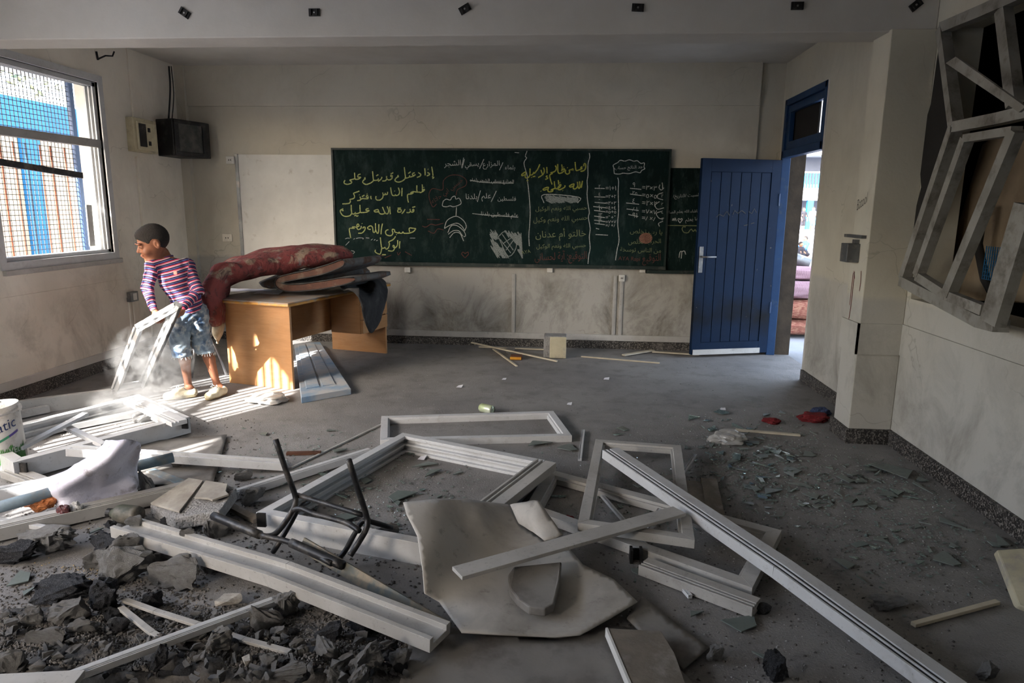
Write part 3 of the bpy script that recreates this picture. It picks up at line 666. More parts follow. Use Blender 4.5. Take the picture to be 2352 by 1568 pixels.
# ------------------------------------------------------------------ signed-distance bodies -> one continuous surface
class SDF:
    def __init__(s, lo, hi, h):
        s.lo = np.array(lo, float); s.h = h
        s.n = np.ceil((np.array(hi, float) - s.lo) / h).astype(int) + 1
        s.f = np.full(s.n, .08, np.float32)
        s.ax = [s.lo[i] + np.arange(s.n[i]) * h for i in range(3)]
    def _sub(s, lo, hi):
        a = np.clip(np.floor((np.array(lo) - s.lo) / s.h).astype(int), 0, s.n - 1); b_ = np.clip(np.ceil((np.array(hi) - s.lo) / s.h).astype(int) + 1, 1, s.n)
        sl = tuple(slice(a[i], b_[i]) for i in range(3))
        return sl, np.meshgrid(*[s.ax[i][sl[i]] for i in range(3)], indexing='ij')
    def cone(s, p, q, r1, r2, k=.012, op='add', flat=None):
        p = np.array(p, float); q = np.array(q, float); m = max(r1, r2) + .05
        sl, (X, Y, Z) = s._sub(np.minimum(p, q) - m, np.maximum(p, q) + m)
        d = q - p; L2 = max(d @ d, 1e-9)
        t = np.clip(((X - p[0]) * d[0] + (Y - p[1]) * d[1] + (Z - p[2]) * d[2]) / L2, 0, 1)
        dx, dy, dz = X - p[0] - t * d[0], Y - p[1] - t * d[1], Z - p[2] - t * d[2]
        if flat is not None:                       # flatten the section along a direction: (dir, factor)
            u, fac = np.array(flat[0], float), flat[1]; u /= np.linalg.norm(u)
            e = dx * u[0] + dy * u[1] + dz * u[2]
            dx, dy, dz = dx + u[0] * e * (fac - 1), dy + u[1] * e * (fac - 1), dz + u[2] * e * (fac - 1)
        s._op(sl, np.sqrt(dx * dx + dy * dy + dz * dz) - (r1 + (r2 - r1) * t), k, op)
    def ell(s, c, rad, axes=None, k=.012, op='add'):
        c = np.array(c, float); m = max(rad) + .05; sl, (X, Y, Z) = s._sub(c - m, c + m)
        A = np.array(axes, float) if axes is not None else np.eye(3)
        v = [(X - c[0]) * A[i][0] + (Y - c[1]) * A[i][1] + (Z - c[2]) * A[i][2] for i in range(3)]
        k0 = np.sqrt(sum((v[i] / rad[i]) ** 2 for i in range(3))); k1 = np.sqrt(sum((v[i] / rad[i] ** 2) ** 2 for i in range(3))) + 1e-9
        s._op(sl, k0 * (k0 - 1) / k1, k, op)
    def _op(s, sl, d, k, op):
        f = s.f[sl]
        if op == 'add':
            h_ = np.clip(.5 + .5 * (f - d) / k, 0, 1); s.f[sl] = f * (1 - h_) + d * h_ - k * h_ * (1 - h_)
        else:                                      # subtract
            d = -d; h_ = np.clip(.5 - .5 * (f - d) / k, 0, 1); s.f[sl] = f * (1 - h_) + d * h_ + k * h_ * (1 - h_)
    def plane(s, p, nrm):                          # cut away the side the normal points to
        X, Y, Z = np.meshgrid(*s.ax, indexing='ij'); nrm = np.array(nrm, float) / np.linalg.norm(nrm)
        s.f = np.maximum(s.f, (X - p[0]) * nrm[0] + (Y - p[1]) * nrm[1] + (Z - p[2]) * nrm[2])
    def mesh(s):
        f = s.f; n = np.array(f.shape) - 1; ins = f < 0
        cnt = np.zeros(n, np.int8); pos = np.zeros((*n, 3), np.float32)
        for ax in range(3):
            o = [i for i in range(3) if i != ax]
            for da in (0, 1):
                for db in (0, 1):
                    st = [0, 0, 0]; st[o[0]] = da; st[o[1]] = db; en = list(st); en[ax] = 1
                    A = f[st[0]:st[0] + n[0], st[1]:st[1] + n[1], st[2]:st[2] + n[2]]; B = f[en[0]:en[0] + n[0], en[1]:en[1] + n[1], en[2]:en[2] + n[2]]
                    m = (A < 0) != (B < 0); t = A[m] / (A[m] - B[m])
                    cnt += m; pp = np.zeros((m.sum(), 3), np.float32); pp[:] = st; pp[:, ax] = t; pos[m] += pp
        act = cnt > 0; idx = -np.ones(n, int); idx[act] = np.arange(act.sum())
        cells = np.argwhere(act); V = (cells + pos[act] / cnt[act][:, None]) * s.h + s.lo
        F_ = []
        for ax in range(3):
            o = [i for i in range(3) if i != ax]
            sl0 = [slice(0, n[i]) for i in range(3)]; sl0[o[0]] = slice(1, n[o[0]]); sl0[o[1]] = slice(1, n[o[1]])
            sl1 = list(sl0); sl1[ax] = slice(1, n[ax] + 1)
            A = ins[tuple(sl0)]; B = ins[tuple(sl1)]
            for flip in (0, 1):
                e = np.argwhere(A & ~B if not flip else ~A & B)
                if not len(e): continue
                e[:, o[0]] += 1; e[:, o[1]] += 1
                q = []
                for da, db in ((0, 0), (1, 0), (1, 1), (0, 1)):
                    c = e.copy(); c[:, o[0]] -= da; c[:, o[1]] -= db; q.append(idx[c[:, 0], c[:, 1], c[:, 2]])
                q = np.stack(q, 1); F_.append(q if (flip == 0) == (ax != 1) else q[:, ::-1])
        F_ = np.concatenate(F_); F_ = F_[(F_ >= 0).all(1)]
        mb = MB(); mb.v = [tuple(v) for v in V.tolist()]; mb.f = [tuple(q) for q in F_.tolist()]
        return mb
def smooth_mesh(o, it=4, fac=.5):
    md = o.modifiers.new('relax', 'SMOOTH'); md.iterations = it; md.factor = fac
def A3(v): return np.array(tuple(v), float)

# ------------------------------------------------------------------ the boy
J = dict(
    hip=PY(430, 712, 5.08), hipL=PY(412, 722, 5.03), hipR=PY(450, 718, 5.12), waist=PY(428, 690, 5.06), chest=PY(402, 640, 5.02),
    neck0=PY(386, 602, 5.02), neck1=PY(376, 578, 5.02), shL=PY(352, 608, 4.93), shR=PY(430, 610, 5.08),
    elL=PY(338, 662, 4.86), wrL=PY(352, 708, 4.80), elR=PY(455, 668, 5.0), wrR=PY(424, 704, 4.86),
    knL=PY(413, 790, 4.97), anL=PY(433, 888, 5.06), knR=PY(464, 787, 5.10), anR=PY(499, 884, 5.16))
J = {k: A3(v) for k, v in J.items()}
HC = A3(PY(350, 555, 4.95))                                   # head centre
fd = A3(Vector((-.74, -.62, -.28)).normalized()); ud = A3(Vector((-.22, -.20, 1))); ud = ud - fd * (ud @ fd); ud /= np.linalg.norm(ud)
sd = np.cross(fd, ud)                                          # towards the viewer-side ear is -sd or +sd
HS = 1.12
def hd(f, u, s_): return HC + (fd * f + ud * u + sd * s_) * HS
if sd[1] > 0: ear = -1
else: ear = 1
HA = [fd, ud, sd]
mat('skin', (140, 92, 68), (126, 80, 58), 14, .55, .05, 120)
mat('hair_black', (26, 22, 20), (36, 30, 27), 60, .75, .6, 220)
mat('lips', (138, 74, 66), (128, 66, 60), 30, .5)
mat('eye_dark', (24, 16, 12), (24, 16, 12), 10, .2)
lo = np.array([-3.75, 4.55, -.02]); hi = np.array([-2.55, 5.45, 1.50])
boy = thing('person', 'child in striped top and torn denim shorts dragging a window sash', 'person', P(440, 905))
B = SDF([-3.45, 4.62, 0.0], [-2.6, 5.36, 1.46], .006)
def ellh(c, rad, *a): B.ell(c, tuple(r * HS for r in rad), *a)
# head
ellh(hd(-.012, .022, 0), (.098, .092, .076), HA, .01)          # skull
ellh(hd(.022, -.045, 0), (.066, .072, .056), HA, .03)          # face
B.cone(hd(.02, -.07, 0), hd(.058, -.098, 0), .040 * HS, .024 * HS, .03)   # jaw to chin
B.cone(hd(.082, .0, 0), hd(.103, -.036, 0), .007 * HS, .012 * HS, .012)   # nose bridge to tip
for s_ in (-1, 1):
    ellh(hd(.088, -.044, s_ * .012), (.011, .008, .009), HA, .008)
    ellh(hd(.086, .012, s_ * .034), (.018, .007, .026), HA, .010)      # brow
    ellh(hd(.094, -.010, s_ * .034), (.014, .011, .019), HA, .008, 'sub')  # socket
    ellh(hd(.076, -.012, s_ * .034), (.0135, .0125, .0135), HA, .003)     # eyeball
    ellh(hd(.060, -.05, s_ * .038), (.026, .024, .02), HA, .02)          # cheek
    ellh(hd(-.012, -.018, s_ * .076), (.019, .031, .011), HA, .006)       # ear
    ellh(hd(-.006, -.016, s_ * .086), (.010, .019, .008), HA, .004, 'sub')
ellh(hd(.088, -.064, 0), (.012, .0075, .021), HA, .006); ellh(hd(.085, -.078, 0), (.012, .008, .018), HA, .006)
B.cone(J['neck1'] + np.array([0, 0, -.005]), J['neck0'], .037, .041, .025)
# trunk and limbs
B.cone(J['neck0'] - np.array([0, 0, .02]), J['chest'], .05, .10, .05, flat=((.25, 1, 0), 1.15)); B.cone(J['shL'], J['shR'], .042, .042, .05)
B.cone(J['chest'], J['waist'], .098, .082, .05, flat=((.25, 1, 0), 1.15)); B.cone(J['waist'], J['hip'], .082, .09, .05); B.cone(J['hipL'], J['hipR'], .075, .075, .04)
for s_ in 'LR':
    B.cone(J['sh' + s_], J['el' + s_], .037, .029, .03); B.cone(J['el' + s_], J['wr' + s_], .029, .020, .02)
    B.cone(J['hip' + s_], J['kn' + s_], .068, .046, .03)
    m = J['kn' + s_] * .62 + J['an' + s_] * .38 + np.array([.006, .012, 0])
    B.cone(J['kn' + s_], m, .043, .041, .02); B.cone(m, J['an' + s_], .041, .025, .02)
# hands: palm, four curled fingers, thumb
def hand(S, wr, palm_c, fdir, side, curl, r=.0085):
    wr = np.array(wr); fdir = fdir / np.linalg.norm(fdir); side = side - fdir * (side @ fdir); side /= np.linalg.norm(side)
    nrm = np.cross(fdir, side); nrm = nrm if nrm @ curl > 0 else -nrm
    S.cone(wr, palm_c, .020, .024, .015); S.ell(palm_c, (.036, .031, .014), [fdir, side, nrm], .012)
    for k, (o, L) in enumerate(((-.024, .026), (-.008, .030), (.008, .028), (.023, .022))):
        b0 = palm_c + fdir * .028 + side * o; b1 = b0 + fdir * L * .8 + nrm * L * .55; b2 = b1 + nrm * L * .85 - fdir * L * .1; b3 = b2 - fdir * L * .65 + nrm * L * .25
        S.cone(b0, b1, r, r * .95, .004); S.cone(b1, b2, r * .95, r * .88, .003); S.cone(b2, b3, r * .88, r * .75, .003)
    t0 = palm_c - fdir * .012 - side * .026; t1 = t0 + fdir * .02 - side * .016 + nrm * .014; t2 = t1 + fdir * .026 + nrm * .012 + side * .004
    S.cone(t0, t1, .012, .010, .008); S.cone(t1, t2, .010, .008, .004)
HL = A3(PY(362, 722, 4.80)); HR = A3(PY(413, 718, 4.86))
hand(B, J['wrL'], HL, np.array([.45, -.35, -.6]), np.array([.7, .5, .3]), np.array([-.1, .4, -.8]))
hand(B, J['wrR'], HR, np.array([-.75, -.3, -.45]), np.array([.3, .5, -.8]), np.array([-.2, .3, -.8]))
# feet (inside the shoes)
TO = {'L': P(378, 912, .03), 'R': P(476, 912, .03)}; HE = {'L': P(443, 902, .035), 'R': P(512, 897, .035)}
for s_ in 'LR':
    B.cone(J['an' + s_], A3(HE[s_]), .026, .028, .02); B.cone(J['an' + s_] * .6 + A3(HE[s_]) * .4, A3(TO[s_]) * .55 + A3(HE[s_]) * .45, .028, .028, .02); B.cone(A3(TO[s_]) * .55 + A3(HE[s_]) * .45, A3(TO[s_]) * .8 + A3(HE[s_]) * .2, .028, .022, .02)
body = put('body', B.mesh(), 'skin', boy, smooth=True); smooth_mesh(body, 3, .4)
# hair cap
Hh = SDF(HC - .17, HC + .18, .005)
Hh.ell(hd(-.013, .024, 0), (.101 * HS, .095 * HS, .079 * HS), HA, .01); Hh.ell(hd(.04, .066, 0), (.045 * HS, .026 * HS, .05 * HS), HA, .03)
Hh.plane(hd(.082, .040, 0), fd * .66 - ud * .75); Hh.plane(hd(-.05, -.062, 0), -ud * .96 + fd * .28)
for s_ in (-1, 1): Hh.ell(hd(.0, -.022, s_ * .08), (.034 * HS, .042 * HS, .03 * HS), HA, .012, 'sub')
X, Y, Z = np.meshgrid(*Hh.ax, indexing='ij'); Hh.f = Hh.f + .0022 * (np.sin(X * 520 + Z * 300) * np.sin(Y * 480 + Z * 210)).astype(np.float32)
put('hair', Hh.mesh(), 'hair_black', boy, smooth=True)
for s_ in (-1, 1):
    put('eyebrow', MB().tube([hd(.0925, .013, s_ * .014), hd(.0945, .018, s_ * .032), hd(.080, .016, s_ * .052)], [.003, .0045, .002], 6), 'hair_black', boy, smooth=True)
    put('eye', MB().tube([hd(.0885, -.014, s_ * .024), hd(.0905, -.011, s_ * .034), hd(.086, -.014, s_ * .046)], [.0015, .0038, .0012], 6), 'eye_dark', boy, smooth=True)
put('mouth', MB().tube([hd(.089, -.072, -.018), hd(.0985, -.070, 0), hd(.089, -.072, .018)], [.002, .0035, .002], 6), 'lips', boy, smooth=True)
# striped top
S = SDF([-3.45, 4.62, .5], [-2.6, 5.36, 1.3], .006)
S.cone(J['neck0'] - np.array([0, 0, .03]), J['chest'], .058, .114, .05, flat=((.25, 1, 0), 1.12)); S.cone(J['shL'], J['shR'], .052, .052, .05)
S.cone(J['chest'], J['waist'], .114, .104, .05, flat=((.25, 1, 0), 1.12)); hem = J['waist'] * .35 + J['hip'] * .65; S.cone(J['waist'], hem, .104, .114, .04, flat=((.25, 1, 0), 1.1))
S.cone(J['neck0'], J['neck1'] * .45 + J['neck0'] * .55, .047, .046, .02)
for s_ in 'LR':
    S.cone(J['sh' + s_], J['el' + s_], .050, .041, .03); S.cone(J['el' + s_], J['wr' + s_], .041, .027, .02)
X, Y, Z = np.meshgrid(*S.ax, indexing='ij')
S.f = (S.f + .003 * np.sin(X * 60 + Z * 85 + 2 * np.sin(Y * 40)) * np.sin(Z * 30 - X * 44)).astype(np.float32)
nd_ = J['neck1'] - J['neck0']; S.plane(J['neck0'] + nd_ * .5, nd_)
dn = J['hip'] - J['chest']; S.plane(J['hip'] + dn * .10, dn)
shirt_mb = S.mesh()
V = np.array(shirt_mb.v)
def seg_t(V, p, q, r):
    d = q - p; t = np.clip(((V - p) @ d) / (d @ d), -.3, 1.3); return np.linalg.norm(V - p - np.outer(np.clip(t, 0, 1), d), axis=1) - r, t * np.linalg.norm(d)
segs = [(J['neck0'] + np.array([0, 0, .03]), hem, .118, 0.0)]
for s_ in 'LR':
    l1 = np.linalg.norm(J['el' + s_] - J['sh' + s_]); segs += [(J['sh' + s_], J['el' + s_], .05, .0), (J['el' + s_], J['wr' + s_], .034, l1)]
dd = []; tt_ = []
for k, (p, q_, r, off) in enumerate(segs):
    a, t = seg_t(V, p, q_, r + (.016 if k == 0 else 0)); dd.append(a); tt_.append(t + off)
pick = np.argmin(np.array(dd), axis=0); stripe = np.array(tt_)[pick, np.arange(len(V))]
b = NB('striped_knit')
at = b.n.new('ShaderNodeAttribute'); at.attribute_name = 'stripe'
fr_ = b.math('FRACT', b.math('MULTIPLY', b.math('ADD', at.outputs['Fac'], 1.0), 1 / .034))
col = b.ramp(fr_, [(0, srgb(198, 78, 108)), (.22, srgb(192, 178, 186)), (.38, srgb(46, 24, 36)), (.58, srgb(72, 80, 132)), (.82, srgb(50, 28, 42))], 'CONSTANT')
b.bump(b.noise(60, 3), .3, .01); b.fin(col, .9, 0, .2)
sh = put('striped_top', shirt_mb, 'striped_knit', boy, smooth=True)
at_ = sh.data.attributes.new('stripe', 'FLOAT', 'POINT')
at_.data.foreach_set('value', stripe.astype(np.float32)[:len(sh.data.vertices)])
smooth_mesh(sh, 3, .5)
_n = nd_ / np.linalg.norm(nd_); _a = np.cross(_n, [0, 1, 0]); _a /= np.linalg.norm(_a); _b = np.cross(_n, _a); _c = J['neck0'] + nd_ * .42
mat('collar_knit', (96, 52, 74), (70, 66, 108), 40, .9)
put('collar', MB().tube([_c + (_a * math.cos(t_ * math.pi / 12) + _b * math.sin(t_ * math.pi / 12)) * .046 for t_ in range(25)], .0085, 8), 'collar_knit', sh, smooth=True)
c = PY(403, 626, 4.885)
mat('badge', (206, 160, 150), (190, 120, 110), 60, .8)
put('chest_badge', MB().box(c - Vector((.013, .004, .014)), c + Vector((.013, .004, .014))), 'badge', sh)
# shorts
S = SDF([-3.3, 4.7, .15], [-2.6, 5.4, .95], .006)
S.cone(J['hip'] + np.array([0, 0, .03]), J['hip'], .108, .112, .04, flat=((.25, 1, 0), 1.12)); S.cone(J['hipL'], J['hipR'], .092, .092, .04)
for s_ in 'LR':
    kn = J['kn' + s_]; lo_ = kn * .70 + J['an' + s_] * .30
    S.cone(J['hip' + s_], kn, .090, .069, .02); S.cone(kn, lo_, .069, .072, .02)
X, Y, Z = np.meshgrid(*S.ax, indexing='ij')
S.f = (S.f + .005 * np.sin(Z * 95 + X * 55 + 3 * np.sin(X * 25)) * np.sin(X * 70 - Z * 20 + Y * 50)).astype(np.float32)
for s_ in 'LR':
    pass
zc = (J['knL'] * .72 + J['anL'] * .28)[2]; S.plane((0, 0, zc), (.10, 0, -1)) if False else S.plane((J['knL'][0], J['knL'][1], zc), (.05, 0, -1))
S.plane(J['hip'] + np.array([0, 0, .05]), (0, 0, 1))
b = NB('denim')
n1 = b.noise(7, 5, .6); col = b.mix(b.mask(n1, .4, .62), srgb(58, 78, 104), srgb(146, 160, 170))
xyz = b.sep(); col = b.mix(b.mask(b.noise(16, 5, .65), .52, .66), col, srgb(176, 178, 172)); b.bump(b.noise(120, 3), .4, .004); b.fin(col, .9, 0, .2)
sh2 = put('denim_shorts', S.mesh(), 'denim', boy, smooth=True); smooth_mesh(sh2, 3, .5)
rr = random.Random(5); fr_mb = MB()
for s_ in 'LR':
    c0 = J['kn' + s_] * .72 + J['an' + s_] * .28
    for k in range(26):
        a = 2 * math.pi * k / 26; p = Vector(c0) + Vector((math.cos(a) * .069, math.sin(a) * .069, zc - c0[2] + .004 + (.05 * (c0[0] - J['knL'][0]))))
        fr_mb.tube([p, p + Vector((rr.uniform(-.008, .008), rr.uniform(-.008, .008), -rr.uniform(.008, .026)))], .0022, 4)
mat('frayed_thread', (206, 210, 208), (190, 196, 196), 20, .95); put('frayed_hem', fr_mb, 'frayed_thread', sh2, kind='stuff')
# shoes
mat('canvas_shoe', (204, 196, 172), (182, 172, 146), 22, .9, .3, 90); mat('rubber_sole', (176, 160, 128), (140, 122, 92), 14, .8)
for s_ in 'LR':
    T_, E_ = A3(TO[s_]), A3(HE[s_]); T_[2] = .034; E_[2] = .038; dv_ = (T_ - E_); L = np.linalg.norm(dv_); dv_ /= L; sv = np.cross(dv_, [0, 0, 1])
    S = SDF(np.minimum(T_, E_) - .09, np.maximum(T_, E_) + .1, .005)
    S.cone(E_, E_ + dv_ * L * .5, .036, .038, .02); S.cone(E_ + dv_ * L * .5, T_ - dv_ * .02, .040, .033, .02)
    S.cone(E_ + dv_ * L * .35 + np.array([0, 0, .02]), E_ + dv_ * L * .6 + np.array([0, 0, .018]), .030, .030, .02)
    S.plane((0, 0, .012), (0, 0, -1))
    S.ell(E_ + dv_ * .022 + np.array([0, 0, .058]), (.045, .024, .035), [dv_, sv, np.array([0, 0, 1.])], .006, 'sub')
    so_ = put('canvas_shoe', S.mesh(), 'canvas_shoe', boy, smooth=True)
    S = SDF(np.minimum(T_, E_) - .09, np.maximum(T_, E_) + .1, .006)
    S.cone(E_, E_ + dv_ * L * .5, .040, .041, .01); S.cone(E_ + dv_ * L * .5, T_ - dv_ * .018, .042, .036, .01); S.plane((0, 0, .018), (0, 0, 1)); S.plane((0, 0, .002), (0, 0, -1))
    put('sole', S.mesh(), 'rubber_sole', so_, smooth=True)
    lc = MB()
    for k in range(4):
        c = E_ + dv_ * L * (.46 + k * .085) + np.array([0, 0, .047 - k * .006])
        lc.tube([c - sv * .022 - np.array([0, 0, .008]), c + np.array([0, 0, .004]), c + sv * .022 - np.array([0, 0, .008])], .0028, 5)
    c = E_ + dv_ * L * .44 + np.array([0, 0, .055])
    for s2 in (-1, 1): lc.tube([c, c + sv * s2 * .02 + dv_ * .01 + np.array([0, 0, .014]), c + sv * s2 * .032 + dv_ * .02, c + sv * s2 * .008 + dv_ * .02], .003, 5)
    put('laces', lc, 'frayed_thread', so_, smooth=True)
# ------------------------------------------------------------------ the sash the boy is dragging
PROF = lambda a, c: [(-a / 2, -c / 2), (a / 2, -c / 2), (a / 2, c / 2), (a * .22, c / 2), (a * .22, c * .2), (a * .02, c * .2), (a * .02, c / 2), (-a / 2, c / 2)]
sa = thing('dragged_window', 'white aluminium window sash held slantwise by the boy', 'window sash', P(300, 893))
c = [PY(318, 752, 4.78), PY(406, 702, 4.74), P(326, 884, .09), P(266, 893, .09)]
nr = (c[1] - c[0]).cross(c[3] - c[0]).normalized()
if nr.y > 0: nr = -nr
put('top_rail', MB().extr(c[0], c[1], PROF(.062, .045), nr), 'aluminium', sa, bevel=.002)
put('stile', MB().extr(c[1] + (c[1] - c[2]).normalized() * .02, c[2], PROF(.055, .045), nr), 'aluminium', sa, bevel=.002)
put('stile', MB().extr(c[0], c[3], PROF(.055, .045), nr), 'aluminium', sa, bevel=.002)
put('bottom_rail', MB().extr(c[3], c[2], PROF(.062, .045), nr), 'aluminium', sa, bevel=.002)
e = (c[1] - c[2]).normalized(); sdv = e.cross(nr)
if sdv.x < 0: sdv = -sdv
put('dark_strip', MB().extr(c[1] + sdv * .03, c[2] + sdv * .03, [(-.002, -.02), (.002, -.02), (.002, .02), (-.002, .02)], nr), 'aluminium_dark', sa)  # dark strip puts the shade of the stile's side face into colour
# ------------------------------------------------------------------ boards on the back wall
YBd = YB - .035
b = NB('board_green')
n1 = b.noise(1.6, 6, .65); n2 = b.noise(5, 6, .7, vec=b.mapping((1.6, 1, .7), (0, .5, 0)))
col = b.mix(b.mask(n1, .3, .7), srgb(11, 26, 26), srgb(18, 37, 36))
col = b.mix(b.math('MULTIPLY', b.mask(n2, .5, .8), .28), col, srgb(96, 114, 112))
col = b.mix(b.math('MULTIPLY', b.mask(b.noise(40, 3, .7, vec=b.mapping((2.5, 1, .25))), .62, .75), .25), col, srgb(120, 136, 130))
b.fin(col, .8, 0, .12)
mat('board_frame', (30, 44, 42), (22, 34, 33), 6, .5, .05, 50, 0, .2, (80, 80, 76))
def chalk(name, c, strength=.85):
    b = NB(name); g = b.mask(b.noise(220, 3, .6), .30, .55)
    b.fin(b.mix(b.math('MULTIPLY', g, strength), srgb(26, 46, 42), srgb(*c)), .95, 0, .1)
chalk('chalk_yellow', (196, 204, 136), .88); chalk('chalk_olive', (176, 178, 84), .85); chalk('chalk_white', (206, 210, 208), .8); chalk('chalk_dim', (150, 158, 118), .7)
chalk('chalk_red', (122, 70, 66), .6); chalk('chalk_grey', (178, 184, 184), .55); chalk('chalk_salmon', (176, 128, 112), .8)
bb = thing('blackboard', 'long dark green chalkboard covered in yellow and white Arabic handwriting', 'blackboard', (-.74, YBd, .9))
bx0, bx1, bz0, bz1 = PY(765, 344, YBd).x, PY(1538, 347, YBd).x, .905, 2.09
put('board_panel', MB().box((bx0, YBd, bz0), (bx1, YB + .0, bz1)), 'board_green', bb)
put('frame_strip', MB().box((bx0 - .02, YBd - .012, bz1), (bx1 + .02, YB, bz1 + .02)), 'board_frame', bb)
put('frame_strip', MB().box((bx0 - .02, YBd - .012, bz0), (bx0, YB, bz1)), 'board_frame', bb)
put('frame_strip', MB().box((bx1, YBd - .012, bz0), (bx1 + .02, YB, bz1)), 'board_frame', bb)
put('chalk_ledge', MB().box((bx0 - .02, YBd - .03, bz0 - .03), (bx1 + .02, YB, bz0)).box((bx0 - .02, YBd - .036, bz0 - .03), (bx1 + .02, YBd - .03, bz0 + .008)), 'board_frame', bb, bevel=.003)
for x in (936, 1263, 1476):
    c = PY(x, 618, YB - .02); put('bracket', MB().box((c.x - .03, YB - .03, c.z - .035), (c.x + .03, YB, c.z + .02)), 'white_pvc', bb, bevel=.003)
s2 = thing('side_blackboard', 'narrow dark chalkboard between the long chalkboard and the blue door', 'blackboard', (1.25, YB - .01, .86))
sx0, sx1, sz0, sz1 = bx1 + .022, PY(1612, 500, YB).x, .87, PY(1570, 386, YB).z
YS = YB - .018
put('board_panel', MB().box((sx0, YS, sz0), (sx1, YB, sz1)), 'board_green', s2)
put('frame_strip', MB().box((sx1, YS - .02, sz0 - .03), (sx1 + .025, YB, sz1 + .02)), 'board_frame', s2)
put('chalk_ledge', MB().box((sx0 - .2, YS - .04, sz0 - .035), (sx1 + .02, YB, sz0)), 'board_frame', s2)
# --- handwriting, traced stroke by stroke
def cat(pts, m=4):
    pts = [Vector((*p, 0)) for p in pts]
    if len(pts) < 3: return pts
    return resample([pts, pts], 2, (len(pts) - 1) * m + 1)[0]
def strokes(lst, org, sc, mb, wd, Y=None):
    for st in lst:
        if len(st) == 1: st = [st[0], (st[0][0] + .9 * sc, st[0][1] + .9 * sc)]
        mb.ribbon([PY(org[0] + p.x / sc, org[1] + p.y / sc, Y or YBd) for p in cat(st)], (0, -1, 0), wd, .0015)
A_ = [[(2165,70),(2185,200),(2195,280)],[(2195,290),(2180,310),(2215,320),(2180,350)],[(2065,205),(2110,230),(2105,260),(2050,285)],[(2075,125)],[(2000,105),(2008,200),(2008,272)],[(1845,205),(1905,245),(1890,290),(1815,322)],
[(1765,210),(1715,230),(1725,275),(1785,260)],[(1785,250),(1740,285),(1660,310),(1645,275),(1640,310),(1570,335),(1545,290),(1520,80)],[(1545,300),(1530,360),(1450,415),(1370,430),(1305,400),(1310,360),(1345,320)],[(1385,270),(1365,285),(1385,300),(1340,322)],[(1610,225),(1635,215),(1670,185)],
[(1215,260),(1200,290),(1230,310),(1240,290),(1225,265)],[(1240,300),(1225,350),(1160,380),(1110,350),(1105,290)],[(1110,350),(1080,395),(1005,405)],[(1200,235),(1235,225),(1260,205)],[(995,310),(975,360),(905,415)],
[(910,340),(905,375),(850,390),(800,380),(785,280),(775,175)],[(800,380),(775,420),(700,465),(620,485),(555,450),(545,410),(580,375)],[(605,320),(585,345),(605,355),(560,385)],[(860,285),(885,270),(910,255)],
[(495,240),(440,260),(430,310),(500,315)],[(505,315),(450,355),(380,365),(360,330),(352,210)],[(365,340),(330,360),(240,385),(285,420),(270,455),(190,482),(120,465),(105,430),(130,385)],
[(1940,485),(1945,560),(1945,660)],[(1945,625),(1990,600),(1985,630),(1905,675),(1870,660)],[(1975,548)],[(1870,660),(1835,665),(1815,620),(1815,505)],[(1835,665),(1780,660),(1720,655),(1665,690),(1735,680),(1680,710),(1605,720),(1595,780),(1605,860),(1620,910)],
[(1468,565),(1462,760)],[(1380,560),(1410,660),(1380,730),(1320,745),(1310,715),(1310,740),(1255,745),(1220,690),(1200,555)],[(1290,635)],[(1130,660),(1120,715),(1080,720),(1075,690),(1065,725),(1025,730),(1015,675)],[(1025,730),(1010,800),(950,850),(880,850),(850,810),(860,760)],
[(735,755),(735,800),(750,830)],[(670,740),(640,750),(630,785),(665,790),(675,765)],[(675,790),(660,820),(600,820),(545,815),(500,825),(480,770)],[(500,825),(480,855),(415,865)],[(640,705)],[(525,770),(555,755),(585,735)],[(460,725)],
[(465,640),(390,670),(330,695),(350,750),(345,800),(300,825),(240,835)],[(240,835),(255,880),(230,925),(160,938),(65,942)]]
